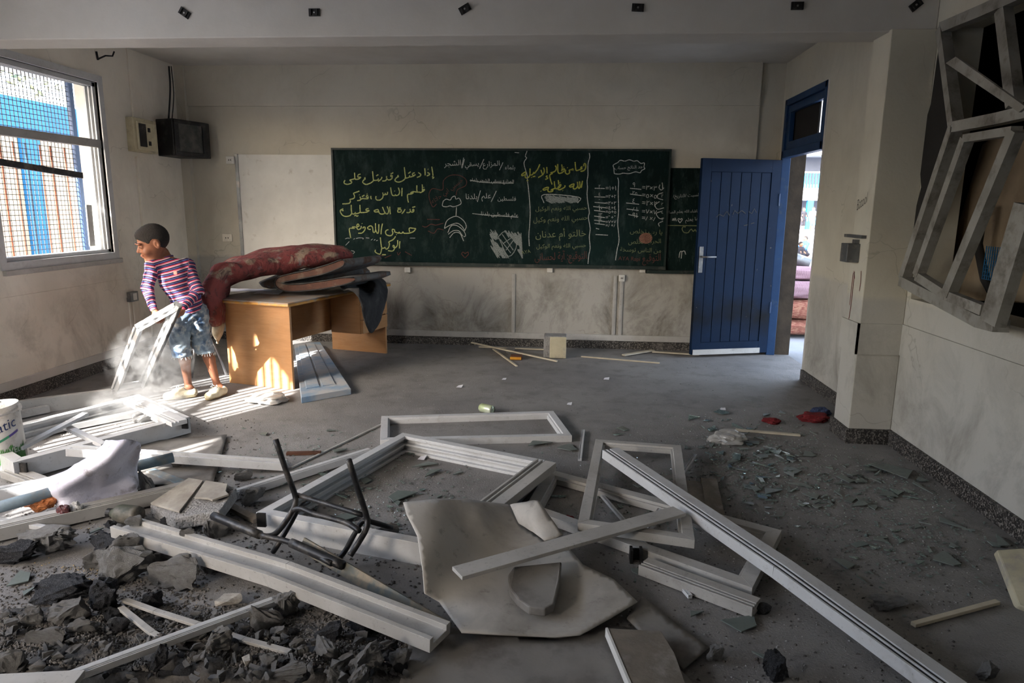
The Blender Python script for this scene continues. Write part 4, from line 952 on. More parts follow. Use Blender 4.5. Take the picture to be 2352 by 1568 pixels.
B_ = [[(1835,205),(1815,235),(1840,250),(1850,225),(1835,205)],[(1850,240),(1835,270),(1790,275),(1765,250),(1755,200)],[(1765,250),(1740,285),(1675,285)],[(1810,165),(1840,158),(1880,145)],[(1640,205),(1610,260),(1565,315)],[(1490,210),(1550,225),(1540,270),(1475,275),(1470,235),(1490,210)],[(1465,185),(1545,180)],
[(1280,150),(1295,325)],[(1220,140),(1255,240),(1235,310),(1190,310),(1150,250),(1110,155)],[(1150,250),(1160,300),(1110,322),(1050,310),(1020,260),(1000,215),(920,240),(935,270),(1015,270)],[(785,190),(735,200),(725,235),(800,235)],[(805,235),(740,275),(640,285),(590,270),(580,105)],[(590,270),(550,300),(480,310),(470,280),(465,310),(400,315),(380,240),(375,105)],
[(390,300),(350,355),(260,378),(180,355),(130,290),(120,240),(160,205)],[(185,190),(165,215),(190,240),(150,240)],[(450,365),(480,350),(510,372),(545,355)],
[(1745,740),(1745,650),(1895,665)],[(1895,665),(1840,730),(1740,768),(1620,772),(1590,740),(1570,770),(1520,770),(1500,745),(1490,770),(1440,755),(1400,740),(1390,690),(1345,680),(1340,720),(1355,760),(1330,815),(1270,830),(1200,800),(1180,740),(1210,700),(1250,690)],[(1437,800)],
[(1110,545),(1085,680),(1075,795)],[(1025,560),(1020,720),(1000,775),(975,750),(950,680),(945,535)],[(950,690),(930,745),(895,745),(885,690),(870,620),(820,600),(760,640),(790,680),(835,680)],[(660,660),(650,640),(690,625),(705,650),(690,700),(630,765),(540,770)],
[(612,610),(600,660),(540,685),(510,640),(515,570),(545,560),(560,600),(520,620)],[(510,640),(450,620),(400,630),(455,655),(350,655),(330,690),(345,780),(365,885)],[(625,540)],[(1520,960),(1510,1050),(1512,1130)],
[(1465,935),(1465,1030),(1430,1100),(1385,1110),(1355,1080),(1370,1055),(1395,1090),(1380,1160),(1330,1190),(1240,1180)],[(1420,845),(1360,920),(1260,975),(1275,1020),(1250,1110),(1200,1145),(1165,1100),(1155,1115),(1100,1120),(1080,1050),(1060,870)],[(1095,1120),(1070,1230),(1040,1262),(980,1240),(935,1200),(945,1160)],[(1100,1275),(1190,1275)]]
C_ = [[(2100,300),(2085,260),(2110,215),(2145,240),(2150,330),(2110,420),(2020,460),(1985,445)],[(2040,310),(1990,345),(2035,370),(1960,405),(1850,435),(1825,330),(1810,165)],[(1760,380),(1700,400),(1760,425),(1690,410),(1625,430),(1640,490),(1600,540),(1550,545),(1500,500),(1510,410)],[(1565,340)],
[(1385,240),(1400,350),(1385,460)],[(1390,430),(1450,380),(1475,400),(1430,480),(1330,525),(1275,500),(1260,380),(1260,230)],[(1443,320)],[(1180,280),(1215,350),(1190,440),(1110,490),(1040,505),(1090,530),(1010,575),(1010,650),(1045,780),(1080,880)],[(912,325),(920,530)],[(935,600),(890,625),(935,665),(930,690),(860,720)],
[(805,345),(835,440),(790,560),(640,660)],[(725,415),(770,550)],[(690,235),(640,360),(560,480),(510,530),(500,490),(460,560),(400,580),(380,540),(380,370)],[(385,560),(340,640),(260,675),(225,620),(250,510),(230,480),(120,560),(135,600),(215,570)],[(430,640),(430,670)],[(465,635),(545,615)],[(270,765),(325,745)],
[(2045,765),(2005,985)],[(1955,780),(1965,960),(1925,1000),(1900,930),(1885,795)],[(1890,930),(1850,1000),(1780,1020),(1750,970),(1775,860),(1640,920),(1660,960),(1750,935)],[(1495,905),(1470,970),(1330,1045),(1270,1030),(1270,980),(1330,890),(1360,890),(1330,960),(1270,1000),(1200,1010),(1170,960),(1150,780)],
[(1180,1000),(1100,1030),(1045,1060),(1105,1060),(1080,1100),(970,1110),(945,1040),(965,970),(870,985),(795,1035),(830,1060),(915,1030)],[(1275,740),(1290,880)],[(1325,815)],[(1415,1065)],[(720,1085)]]
mb = MB(); strokes(A_, (780, 376), 10.226, mb, .0115); strokes(B_, (770, 460), 10.226, mb, .0115); put('chalk_writing', mb, 'chalk_yellow', bb, kind='stuff')
mb = MB(); strokes(C_, (1190, 360), 13.835, mb, .0125); put('chalk_writing', mb, 'chalk_olive', bb, kind='stuff')
# white dividers, drawings
Wt = [[(150,130),(130,190),(145,210),(115,270),(150,400),(155,470),(170,600),(185,800),(180,950),(170,1080),(175,1200)],[(850,155),(855,200),(835,280),(835,400),(825,470),(830,540),(825,620),(835,720),(850,820),(840,880),(860,1000),(850,1100),(860,1220),(845,1300),(835,1400)],[(1170,430),(1180,480),(1175,600),(1180,800),(1170,950),(1185,1130),(1165,1230),(1145,1360)],
[(1130,370),(1125,320),(1120,290),(1170,260),(1200,235),(1250,245),(1300,230),(1350,245),(1390,240),(1430,270),(1470,265),(1465,310),(1475,330),(1440,350),(1420,375),(1370,365),(1300,385),(1230,380),(1190,390),(1135,385),(1130,370)],[(340,715),(340,620),(730,650),(720,715)],[(910,550),(1025,553)],[(905,645),(1030,650)],[(910,708),(1035,718)],[(895,755),(1035,770)],[(905,798),(1030,815)],[(905,862),(1025,880)],[(905,908),(1030,925)],[(910,945),(1025,960)],[(925,1000),(960,1010)],[(920,1070),(1060,1078)],
[(1310,550),(1435,562)],[(1308,615),(1440,632)],[(1265,715),(1410,730)],[(1270,782),(1405,800)],[(1290,845),(1400,868)],[(1645,510),(1635,545),(1660,570),(1690,545)],[(1680,600),(1625,620),(1620,660),(1680,680)],[(1640,700),(1590,740),(1620,785),(1690,770)],[(1660,810),(1605,835),(1640,890),(1690,885)],[(1680,920),(1630,945),(1640,980)]]
mb = MB(); strokes(Wt, (1180, 320), 4.9, mb, .008)
Wt3 = [[(1255,650),(1250,690),(1290,700),(1330,690),(1360,700),(1400,690),(1440,670),(1440,640),(1420,610),(1390,620),(1380,590),(1350,600),(1330,630),(1290,620),(1260,640),(1255,650)],[(1395,705),(1390,800)],[(1270,920),(1300,840),(1390,798),(1465,840),(1497,900),(1480,950)],[(1270,925),(1330,890),(1400,870),(1450,900),(1480,945)],[(1305,970),(1340,900),(1400,895),(1470,950),(1490,1000),(1470,1010)],[(1310,985),(1360,950),(1420,950),(1460,1005)],[(1325,1020),(1370,970),(1430,975),(1470,1055)],[(1470,190),(1450,290)],
[(1478,205),(1452,300)],[(1680,205),(1635,305)],[(1878,240),(1842,320)],[(1645,530),(1612,650)],[(1810,535),(1755,650)],[(1535,425),(1700,448),(1988,455)],[(1560,770),(1700,785),(2035,808)],[(400,905),(410,900)],[(2000,135),(2045,140)]]
strokes(Wt3, (740, 320), 4.523, mb, .0075)
Wb = [[(235,905),(285,885),(340,890)],[(430,915),(460,895)],[(490,895),(560,880),(655,885),(650,915)],[(720,880),(800,885)],[(840,935),(880,905)],[(910,940),(940,915)],[(960,950),(1000,935)],[(245,1055),(330,965)],[(375,1180),(440,1195),(450,1220),(415,1255)],[(1755,885),(1880,885)]]
strokes(Wb, (770, 460), 10.226, mb, .006); put('chalk_drawing', mb, 'chalk_white', bb, kind='stuff')
# hatched chalk squares
rr = random.Random(11); mb = MB()
def hatch(quad, n, org, sc, hole=None, wd=.012):
    for k in range(n):
        u = rr.random(); v0 = rr.random() * .7; v1 = min(1, v0 + .12 + rr.random() * .3)
        f = lambda u, v: ((quad[0][0] * (1 - u) + quad[1][0] * u) * (1 - v) + (quad[3][0] * (1 - u) + quad[2][0] * u) * v, (quad[0][1] * (1 - u) + quad[1][1] * u) * (1 - v) + (quad[3][1] * (1 - u) + quad[2][1] * u) * v)
        a = f(u, v0); c = f(max(0, min(1, u + (v1 - v0) * .5)), v1); mid = ((a[0] + c[0]) / 2, (a[1] + c[1]) / 2)
        if hole:
            hx, hy, ang, hw, hh = hole; dx, dy = mid[0] - hx, mid[1] - hy; ca, sa_ = math.cos(ang), math.sin(ang)
            if abs(dx * ca + dy * sa_) < hw and abs(-dx * sa_ + dy * ca) < hh: continue
        mb.ribbon([PY(org[0] + p[0] / sc, org[1] + p[1] / sc, YBd) for p in (a, c)], (0, -1, 0), wd * rr.uniform(.5, 1), .001 + rr.random() * .0004)
hatch([(1735,930),(2065,958),(2080,1235),(1762,1232)], 520, (740, 320), 4.523, (1925, 1090, .72, 150, 75))
hatch([(340,618),(728,652),(720,715),(360,720)], 150, (1180, 320), 4.9); put('chalk_hatching', mb, 'chalk_grey', bb, kind='stuff')
mb = MB(); strokes([[(1830,1010),(1905,960),(2020,1090),(1935,1215),(1830,1010)],[(1875,1085),(1960,1025)],[(1910,1150),(1985,1050)],[(1870,985),(1985,1150)],[(1850,1040),(1960,1180)]], (740, 320), 4.523, mb, .009); put('chalk_drawing', mb, 'chalk_grey', bb, kind='stuff')
mb = MB(); strokes([[(1190,670),(1150,700),(1115,620),(1112,560),(1150,510),(1250,525),(1260,430),(1330,375),(1430,375),(1495,420),(1490,480),(1410,520),(1390,580)],[(1485,1230),(1450,1190),(1465,1170),(1485,1185),(1510,1170),(1520,1190),(1485,1230)],[(1090,830),(1220,832)],[(1040,900),(1080,910),(1130,880),(1180,890),(1260,870)],[(1100,950),(1160,975),(1200,930),(1260,940)],[(590,1205),(640,1210)],[(650,1230),(720,1200)],[(780,1170),(790,1200),(815,1170)],[(860,1165),(930,1205)],[(400,1225),(510,1228)]], (740, 320), 4.523, mb, .008)
# --- smaller lines, set from shaped letters
import unicodedata
FORM = {}
for cp in range(0xFE80, 0xFEFD):
    dc = unicodedata.decomposition(chr(cp)).split()
    if dc: FORM[(tuple(int(x, 16) for x in dc[1:]), dc[0].strip('<>'))] = chr(cp)
def shape(txt):
    out = []; cs = [ord(c) for c in txt]; i = 0; prev = False
    toks = []
    while i < len(cs):
        if cs[i] == 0x644 and i + 1 < len(cs) and ((cs[i], cs[i + 1]), 'isolated') in FORM: toks.append((cs[i], cs[i + 1])); i += 2
        else: toks.append((cs[i],)); i += 1
    for k, t in enumerate(toks):
        nxt = k + 1 < len(toks) and ((toks[k + 1], 'final') in FORM)
        can = (t, 'initial') in FORM and nxt
        form = ('medial' if can else 'final') if prev else ('initial' if can else 'isolated')
        out.append(FORM.get((t, form), ''.join(chr(c) for c in t))); prev = can
    return ''.join(out[::-1])
def text_mesh(body, mb, place, bold=0.0):
    cu = bpy.data.curves.new('lettering', 'FONT'); cu.body = body; cu.resolution_u = 3; cu.offset = bold
    o = bpy.data.objects.new('lettering', cu); COL.objects.link(o); bpy.context.view_layer.update()
    me = o.to_mesh(); v = [x.co.copy() for x in me.vertices]; f = [tuple(p.vertices) for p in me.polygons]
    o.to_mesh_clear(); bpy.data.objects.remove(o); bpy.data.curves.remove(cu)
    if not v: return
    x0, x1 = min(p.x for p in v), max(p.x for p in v)
    mb.add([place((p.x - x0) / (x1 - x0), p.y / (x1 - x0)) for p in v], f)
def line(txt, x0, y0, x1, y1, mb, Y=None, arab=True, bold=.0, tall=1.0):
    """txt between two photo points of its baseline"""
    Y = Y or YBd; a = PY(x0, y0, Y); c = PY(x1, y1, Y); d = c - a; u = Vector((-d.z, 0, d.x)) * tall
    if u.z < 0: u = -u
    text_mesh(shape(txt) if arab else txt, mb, lambda s, t: a + d * s + u * t + Vector((0, -.0016, 0)), bold)
line('حسبي ابي حلاله', 994, 468, 1064, 416, mb)
line('التوقيع: آية لحساني', 1228, 598, 1348, 594, mb, tall=1.5); line('التوقيع', 1475, 601, 1518, 598, mb, tall=1.4); line('AYA Rapi', 1420, 597, 1470, 599, mb, arab=False)
put('chalk_writing', mb, 'chalk_red', bb, kind='stuff')
mb = MB()
for t, x0, y0, x1, y1 in (('الشجر', 1020, 382, 1059, 379), ('يسقي', 1068, 383, 1100, 380), ('المزارع', 1109, 383, 1148, 380), ('بلماء', 1160, 388, 1183, 389), ('المزارع يسقي الشجر بلماء', 1080, 416, 1180, 420), ('بلدنا', 1070, 457, 1096, 457), ('علم', 1106, 456, 1128, 455), ('فلسطين', 1143, 460, 1185, 461), ('علم فلسطين بلدنا', 1105, 494, 1190, 499), ('جد الناتج حساب', 1411, 389, 1476, 386)):
    line(t, x0, y0, x1, y1, mb)
AD = '٠١٢٣٤٥٦٧٨٩'
num = lambda n: ''.join(AD[int(c)] for c in str(n))
for k, y in enumerate((437, 455, 470, 481, 490, 503, 513, 521)):
    line('=%s+%s' % (num(k + 1), num(k + 1)), 1391, y, 1415, y, mb, arab=False); line(num(2 * (k + 1)), 1375, y - 6, 1379 + 4 * (k > 3), y - 6, mb, arab=False)
for a, r, y, k in ((3, 9, 437, 1), (5, 25, 455, 2), (2, 4, 473, 3), (7, 81, 492, 4), (8, 91, 507, 5)):
    line('=%s×%s' % (num(a), num(a)), 1474, y - 2, 1508, y + 1, mb, arab=False); line(num(r), 1452, y - 8, 1458 + 5 * (r > 9), y - 7, mb, arab=False); line(num(k), 1519, y - 2, 1523, y - 2, mb, arab=False)
put('chalk_writing', mb, 'chalk_white', bb, kind='stuff')
mb = MB()
for t, x0, y0, x1, y1 in (('حسبي الله ونعم الوكيل', 1230, 484, 1348, 481), ('حسبي الله ونعم وكيل', 1225, 510, 1350, 504), ('خالتو أم عدنان', 1230, 546, 1346, 542), ('حسبي الله ونعم الوكيل', 1232, 570, 1346, 567), ('يا رب تخلص', 1447, 535, 1521, 538), ('الحرب تخلص', 1443, 560, 1518, 558), ('من الناس توسخة', 1424, 577, 1518, 580)):
    line(t, x0, y0, x1, y1, mb)
line('AYA', 1198, 584, 1219, 580, mb, arab=False); put('chalk_writing', mb, 'chalk_dim', bb, kind='stuff')
mb = MB(); c = PY(1483, 547, YBd)
for k in range(9):
    r = .004 + k * .0085; mb.ribbon([c + Vector((math.cos(a / 10 * math.pi) * r * .9, 0, math.sin(a / 10 * math.pi) * r * .72)) for a in range(21)], (0, -1, 0), .0088, .0018)
put('chalk_scribble', mb, 'chalk_salmon', bb)
mb = MB()
for t, x0, y0, x1, y1 in (('السبت /التاريخ/', 1546, 454, 1607, 450), ('ماشاء الله بعلم الصا', 1537, 490, 1606, 487), ('ما يعلم', 1574, 509, 1604, 505)): line(t, x0, y0, x1, y1, mb, Y=YS)
strokes([[(1870,940),(1848,905),(1860,890),(1872,902),(1890,890),(1895,905),(1870,940)],[(1785,915),(1795,890),(1805,915),(1815,885),(1830,920)],[(1860,1330),(1870,1270),(1890,1265),(1885,1340)],[(1890,1265),(1920,1255),(1935,1295)]], (1180, 320), 4.9, mb, .009, YS)
put('chalk_writing', mb, 'chalk_white', s2, kind='stuff')
mb = MB(); strokes([[(2080,1020),(2060,1040),(2040,1015),(2020,1035),(2000,1010),(1980,1025),(1960,1050),(1915,1045),(1895,1010),(1905,985),(1935,985)],[(1730,968),(2085,972)]], (1180, 320), 4.9, mb, .009, YS); put('chalk_writing', mb, 'chalk_dim', s2, kind='stuff')

# ------------------------------------------------------------------ the rest of the back and left walls
wb = thing('whiteboard', 'blank off-white board with a grey metal strip left of the chalkboard', 'whiteboard', (-3.05, YB, .9))
wx0, wx1 = PY(545, 355, YB).x, PY(762, 355, YB).x
put('board_panel', MB().box((wx0, YB - .012, .88), (wx1, YB, 2.04)), 'white_pvc', wb)
put('metal_strip', MB().box((wx0 - .025, YB - .018, .88), (wx0 + .012, YB, 2.045)), 'grey_steel', wb)
put('edge_strip', MB().box((wx1 - .03, YB - .02, .88), (wx1, YB, 2.04)), 'white_pvc', wb)
def wall_box(name, x, y, w_, h_, d_, m, label, cat, Y=YB, screws=True):
    c = PY(x, y, Y); t = thing(name, label, cat, c)
    p = put('housing', MB().box((c.x - w_ / 2, Y - d_, c.z - h_ / 2), (c.x + w_ / 2, Y, c.z + h_ / 2)), m, t, bevel=.004)
    put('face_plate', MB().box((c.x - w_ * .3, Y - d_ - .004, c.z - h_ * .3), (c.x + w_ * .3, Y - d_, c.z + h_ * .3)), m, t, bevel=.002)
    for s_ in (-1, 1): put('slot', MB().box((c.x + s_ * w_ * .12 - .004, Y - d_ - .006, c.z - .008), (c.x + s_ * w_ * .12 + .004, Y - d_ - .004, c.z + .008)), 'black_plastic', t)
    return t
wall_box('wall_socket', 532, 368, .09, .08, .04, 'white_pvc', 'small white socket box beside the top of the whiteboard strip', 'socket')
wall_box('wall_socket', 523, 546, .11, .085, .012, 'plaster_left', 'flat painted-over socket plate beside the whiteboard strip', 'socket')
wall_box('wall_socket', 1428, 638, .06, .07, .035, 'white_pvc', 'small grey socket on the twin conduits under the chalkboard', 'socket')
def wall_box_x(name, pts, X, d_, m, label, cat):
    a = PX(*pts[0], X); c = PX(*pts[1], X); t = thing(name, label, cat, (a + c) / 2)
    put('housing', MB().box((X, min(a.y, c.y), min(a.z, c.z)), (X + d_, max(a.y, c.y), max(a.z, c.z))), m, t, bevel=.004); return t, a, c
t, a, c = wall_box_x('wall_socket', ((289, 671), (308, 690)), XL, .05, 'grey_steel', 'grey twin socket box low on the window wall behind the boy', 'socket')
put('face_plate', MB().box((XL + .05, min(a.y, c.y) + .03, min(a.z, c.z) + .015), (XL + .054, max(a.y, c.y) - .03, max(a.z, c.z) - .015)), 'white_pvc', t)
yy = (a.y + c.y) / 2
for k, dy in enumerate((-.03, .03)): tag(put('conduit', MB().box((XL, yy + dy - .012, .17), (XL + .014, yy + dy + .012, min(a.z, c.z))), 'plaster_left', bevel=.003), ['near plastic conduit below the grey twin socket', 'far plastic conduit below the grey twin socket'][k], 'conduit')
# breaker box and television cabinet in the corner
mat('cream_plastic', (206, 198, 168), (190, 180, 150), 12, .5, .05, 60, 0, .2, (150, 142, 128))
t, a, c = wall_box_x('breaker_box', ((287, 268), (347, 354)), XL, .075, 'cream_plastic', 'cream electrical breaker box on the window wall beside the black cabinet', 'breaker box')
y0_, y1_ = sorted((a.y, c.y)); z0_, z1_ = sorted((a.z, c.z)); xf = XL + .075
put('cover', MB().box((xf, y0_ + .03, z0_ + .02), (xf + .02, y1_ - .02, z1_ - .03)), 'cream_plastic', t, bevel=.008)
put('window_flap', MB().box((xf + .02, y0_ + .05, z0_ + .05), (xf + .026, y0_ + .16, z1_ - .05)), 'black_plastic', t, bevel=.003)
for z in (.28, .68): put('switch', MB().box((xf + .02, y0_ + .19, z0_ + (z1_ - z0_) * z - .02), (xf + .03, y0_ + .22, z0_ + (z1_ - z0_) * z + .02)), 'black_plastic', t)
tv = thing('television_cabinet', 'black metal television cabinet high in the corner', 'cabinet', (-4.0, 6.95, 2.0))
mat('black_metal', (24, 25, 26), (34, 34, 36), 8, .5, .05, 60, .1, .3, (70, 68, 66))
mat('screen_glass', (58, 62, 62), (48, 52, 52), 6, .3, 0, 40, 0, .5, (92, 90, 86))
zt0, zt1 = PY(400, 357, 6.86).z, PY(395, 271, 6.86).z
n_ = PY(398, 315, 6.86); r_ = PY(473, 325, 7.25); l_ = PY(337, 312, 6.98)
k_ = Vector((l_.x + .02, 7.33, 0)); r2 = Vector((r_.x, 7.34, 0))
poly = [Vector((p.x, p.y, zt0)) for p in (n_, r_, r2, k_, l_)]
put('casing', MB().prism(poly, (0, 0, zt1 - zt0)), 'black_metal', tv, bevel=.008)
d_ = (r_ - n_); d_.z = 0; nn = Vector((d_.y, -d_.x, 0)).normalized()
def face(u, z, o): return Vector((n_.x, n_.y, 0)) + d_ * u + nn * o + Vector((0, 0, zt0 + (zt1 - zt0) * z))
def fquad(u0, u1, z0, z1, o): return [face(u0, z0, o), face(u1, z0, o), face(u1, z1, o), face(u0, z1, o)]
put('front_frame', MB().prism(fquad(.02, .98, .03, .12, 0), nn * .02).prism(fquad(.02, .98, .88, .97, 0), nn * .02).prism(fquad(.02, .14, .12, .88, 0), nn * .02).prism(fquad(.88, .98, .12, .88, 0), nn * .02), 'black_metal', tv, bevel=.003)
put('screen', MB().prism(fquad(.14, .88, .12, .88, .001), nn * .006), 'screen_glass', tv)
# cables and conduits in the corner
for k, (pts, r, lab) in enumerate((([(388, 152, 7.05), (391, 205, 7.05), (387, 278, 7.03)], .009, 'thick black cable dropping from the ceiling to the black cabinet'), ([(393, 152, 7.05), (399, 215, 7.05), (395, 278, 7.03)], .005, 'thin dark cable beside the thick one above the black cabinet'),
    ([(378, 360, 7.1), (381, 385, 7.1), (380, 440, 7.1), (392, 520, 7.1), (398, 580, 7.1)], .009, 'thick black cable hanging below the black cabinet'), ([(376, 362, 7.12), (374, 420, 7.12), (384, 500, 7.12), (389, 545, 7.1), (382, 590, 7.1)], .007, 'thin black cable looping left below the black cabinet'),
    ([(381, 385, 7.15), (386, 460, 7.15), (396, 530, 7.15), (405, 585, 7.15)], .007, 'thin black cable looping right below the black cabinet'), ([(372, 655, 7.0), (368, 690, 7.0), (372, 740, 7.0)], .008, 'loose black cable end hanging by the boy'))):
    tag(put('cable', MB().tube([Vector(p) for p in resample([[PY(*p) for p in pts]] * 2, 2, 12)[0]], r, 7), 'black_plastic', smooth=True, origin=PY(*pts[0])), lab, 'cable')
a = PX(291, 118, XL); c = PX(303, 268, XL)
tag(put('conduit', MB().box((XL, a.y - .012, c.z), (XL + .016, a.y + .012, 2.95)), 'plaster_left', bevel=.003), 'painted conduit running up from the breaker box', 'conduit')
a = PX(312, 360, XL); tag(put('conduit', MB().box((XL, a.y - .016, .2), (XL + .02, a.y + .016, a.z)).box((XL + .02, a.y - .007, .8), (XL + .022, a.y + .007, a.z)), 'plaster_left', bevel=.003), 'painted conduit running down from the breaker box', 'conduit')
hk = thing('wall_hook', 'rusty black iron bracket high above the window', 'hook', PX(222, 130, XL))
a = PX(219, 118, XL); put('stem', MB().tube([a + Vector((.01, 0, .0)), PX(223, 138, XL - .0) + Vector((.01, 0, 0))], .008, 6), 'black_plastic', hk)
put('hook_arm', MB().tube([PX(222, 136, XL) + Vector((.01, 0, 0)), PX(230, 128, XL) + Vector((.05, 0, 0)), PX(234, 129, XL) + Vector((.10, 0, 0)), PX(236, 124, XL) + Vector((.11, 0, .02))], .007, 6), 'black_plastic', hk, smooth=True)
# black clips left on the beam, nails
for k, (x, y, an, lab) in enumerate(((425, 30, .6, 'tilted black plastic clip on the beam, leftmost of the row'), (723, 29, 0, 'black plastic clip on the beam above the left end of the chalkboard'), (1068, 21, -.5, 'black plastic clip on the beam tilted upward, third from the left'), (1465, 18, .05, 'black plastic clip on the beam above the right end of the chalkboard'), (1831, 14, 0, 'black plastic clip on the beam above the blue door'), (2103, 12, -.7, 'dark torn clip on the beam above the pillar, rightmost'))):
    c = PY(x, y, 4.5); t = thing('beam_clip', lab, 'clip', c, 'black clips along the beam')
    R3 = Matrix.Rotation(an, 3, 'Y')
    def bx(w0, w1, z0, z1, d0, d1):
        m_ = MB().box((w0, -d1, z0), (w1, -d0, z1)); m_.v = [tuple(c + R3 @ Vector(v)) for v in m_.v]; return m_
    put('base', bx(-.036, .036, -.022, .022, 0, .010), 'black_plastic', t)
    for s_ in (-1, 1): put('lip', bx(s_ * .02 - .003, s_ * .02 + .003, -.018, .018, .010, .020), 'black_plastic', t)
    put('screw', MB().lathe(c + Vector((0, -.010, 0)), [(.001, .004), (.006, .003), (.006, 0)], 8, (0, -1, 0)), 'chrome', t)
# box and bracket on the pillar
pt = thing('door_closer_box', 'grey latch box on a metal bracket on the pillar', 'latch', PX(1966, 560, 1.88))
a = PX(1950, 537, 1.88); c = PX(1990, 548, 1.88); put('bracket', MB().box((1.85, min(a.y, c.y), c.z), (1.88, max(a.y, c.y), a.z)), 'grey_steel', pt)
a = PX(1972, 550, 1.88); put('stem', MB().box((1.85, a.y - .02, a.z - .12), (1.88, a.y + .02, a.z)), 'grey_steel', pt)
a = PX(1966, 580, 1.88); put('box', MB().box((1.80, a.y - .06, a.z - .06), (1.88, a.y + .05, a.z + .06)), 'grey_steel', pt, bevel=.004)
# pencilled word and red drips on the pillar face
mb = MB(); d0, d1 = PX(1968, 484, 1.879), PX(1991, 466, 1.879)
text_mesh('Batool', mb, lambda s, t: d0 + (d1 - d0) * s + Vector((0, 0, .16)) * t * 1.6 + Vector((-.0012, 0, 0)), -.02)
tag(put('pencil_graffiti', mb, 'black_plastic'), 'small pencilled name on the side of the pillar', 'graffiti')
mat('red_stain', (110, 34, 30), (90, 26, 24), 30, .6)
mb = MB()
for st in ([(1962, 622), (1963, 640)], [(1963, 624), (1955, 700), (1945, 762)], [(1960, 626), (1956, 660), (1952, 700)], [(1978, 622), (1977, 650), (1974, 668)]): mb.ribbon([PX(x, y, 1.879) for x, y in st], (-1, 0, 0), .007, .001)
tag(put('red_drip', mb, 'red_stain'), 'thin dark red drips running down the pillar', 'stain')
# ------------------------------------------------------------------ debris materials
b = NB('rubble_concrete')
n1 = b.noise(9, 6, .65); n2 = b.noise(60, 5, .7); v = b.n.new('ShaderNodeTexVoronoi'); v.inputs['Scale'].default_value = 70; b.link(b.tc.outputs['Object'], v.inputs['Vector'])
col = b.mix(b.mask(n1, .3, .7), srgb(138, 137, 136), srgb(166, 165, 164)); col = b.mix(b.math('MULTIPLY', b.mask(n2, .55, .68), .6), col, srgb(100, 97, 94))
b.bump(b.math('ADD', n2, b.math('MULTIPLY', b.mask(v.outputs['Distance'], .0, .5), .5)), .9, .015); b.fin(col, .95, 0, .15)
b = NB('asphalt')
n2 = b.noise(110, 4, .7); v = b.n.new('ShaderNodeTexVoronoi'); v.inputs['Scale'].default_value = 150; b.link(b.tc.outputs['Object'], v.inputs['Vector'])
sp_ = b.n.new('ShaderNodeSeparateColor'); b.link(v.outputs['Color'], sp_.inputs[0])
col = b.mix(b.mask(b.noise(8, 5, .6), .35, .7), srgb(50, 52, 58), srgb(76, 78, 84)); col = b.mix(b.mask(sp_.outputs[0], .90, .95), col, srgb(170, 172, 176))
b.bump(b.math('ADD', n2, v.outputs['Distance']), 1.0, .02); b.fin(col, .8, 0, .4)
mat('slab_tile', (176, 172, 164), (150, 146, 138), 6, .7, .1, 60, 0, .5, (140, 134, 126))
b = NB('vinyl_sheet')
n1 = b.noise(2.2, 6, .65, dist=.4); col = b.mix(b.mask(b.noise(2.5, 4, .6), .35, .65), srgb(188, 185, 179), srgb(172, 169, 163))
col = b.mix(b.math('MULTIPLY', b.mask(n1, .48, .68), .55), col, srgb(112, 106, 99)); col = b.mix(b.math('MULTIPLY', b.mask(b.noise(18, 6, .7), .58, .7), .4), col, srgb(98, 93, 88))
b.bump(b.noise(40, 4), .08); b.fin(col, .75, 0, .3)
mat('vinyl_grey', (134, 131, 127), (118, 115, 111), 2.5, .8, .1, 40, 0, .3, (100, 96, 92), .3, 5)
mat('wood_old', (132, 124, 113), (104, 97, 88), 9, .8, .2, 40, 0, .3)
mat('teal_strip', (120, 112, 96), (78, 92, 96), 7, .7, .2, 40, 0, .4, (146, 130, 108))
mat('brown_strip', (92, 58, 40), (70, 44, 32), 9, .8, .2, 50)
mat('tube_black', (40, 41, 44), (28, 29, 32), 10, .45, .1, 60, .2, .3, (96, 92, 88))
mat('pipe_blue', (128, 146, 158), (70, 88, 98), 9, .6, .1, 40, 0, .4, (150, 146, 138))
mat('lavender_cloth', (222, 221, 232), (208, 206, 220), 5, .9, .4, 50, 0, .12, (130, 122, 120))
mat('orange_wrap', (206, 132, 78), (170, 96, 50), 12, .5, .4, 40)
mat('dark_wrap', (34, 36, 46), (110, 44, 40), 14, .45, .2, 40)
mat('red_cloth', (126, 34, 38), (96, 24, 28), 14, .9, .4, 60); mat('blue_cloth', (60, 72, 104), (44, 54, 80), 14, .9, .4, 60)
mat('cream_stone', (190, 184, 160), (172, 164, 140), 6, .8, .2, 50, 0, .2)
mat('lath_cream', (196, 188, 168), (180, 170, 150), 10, .7)
def glassy(name, c, rough, tr):
    b = NB(name); d = b.mask(b.noise(16, 5, .6), .40, .75); b.b.inputs['Transmission Weight'].default_value = tr; b.b.inputs['IOR'].default_value = 1.45
    b.fin(srgb(*c), b.math('ADD', b.math('MULTIPLY', d, .3), rough), 0, .5); return b.m
glassy('glass_clear', (196, 222, 214), .05, .85); glassy('glass_dusty', (112, 122, 118), .28, .2); glassy('plastic_clear', (226, 224, 220), .3, .6)

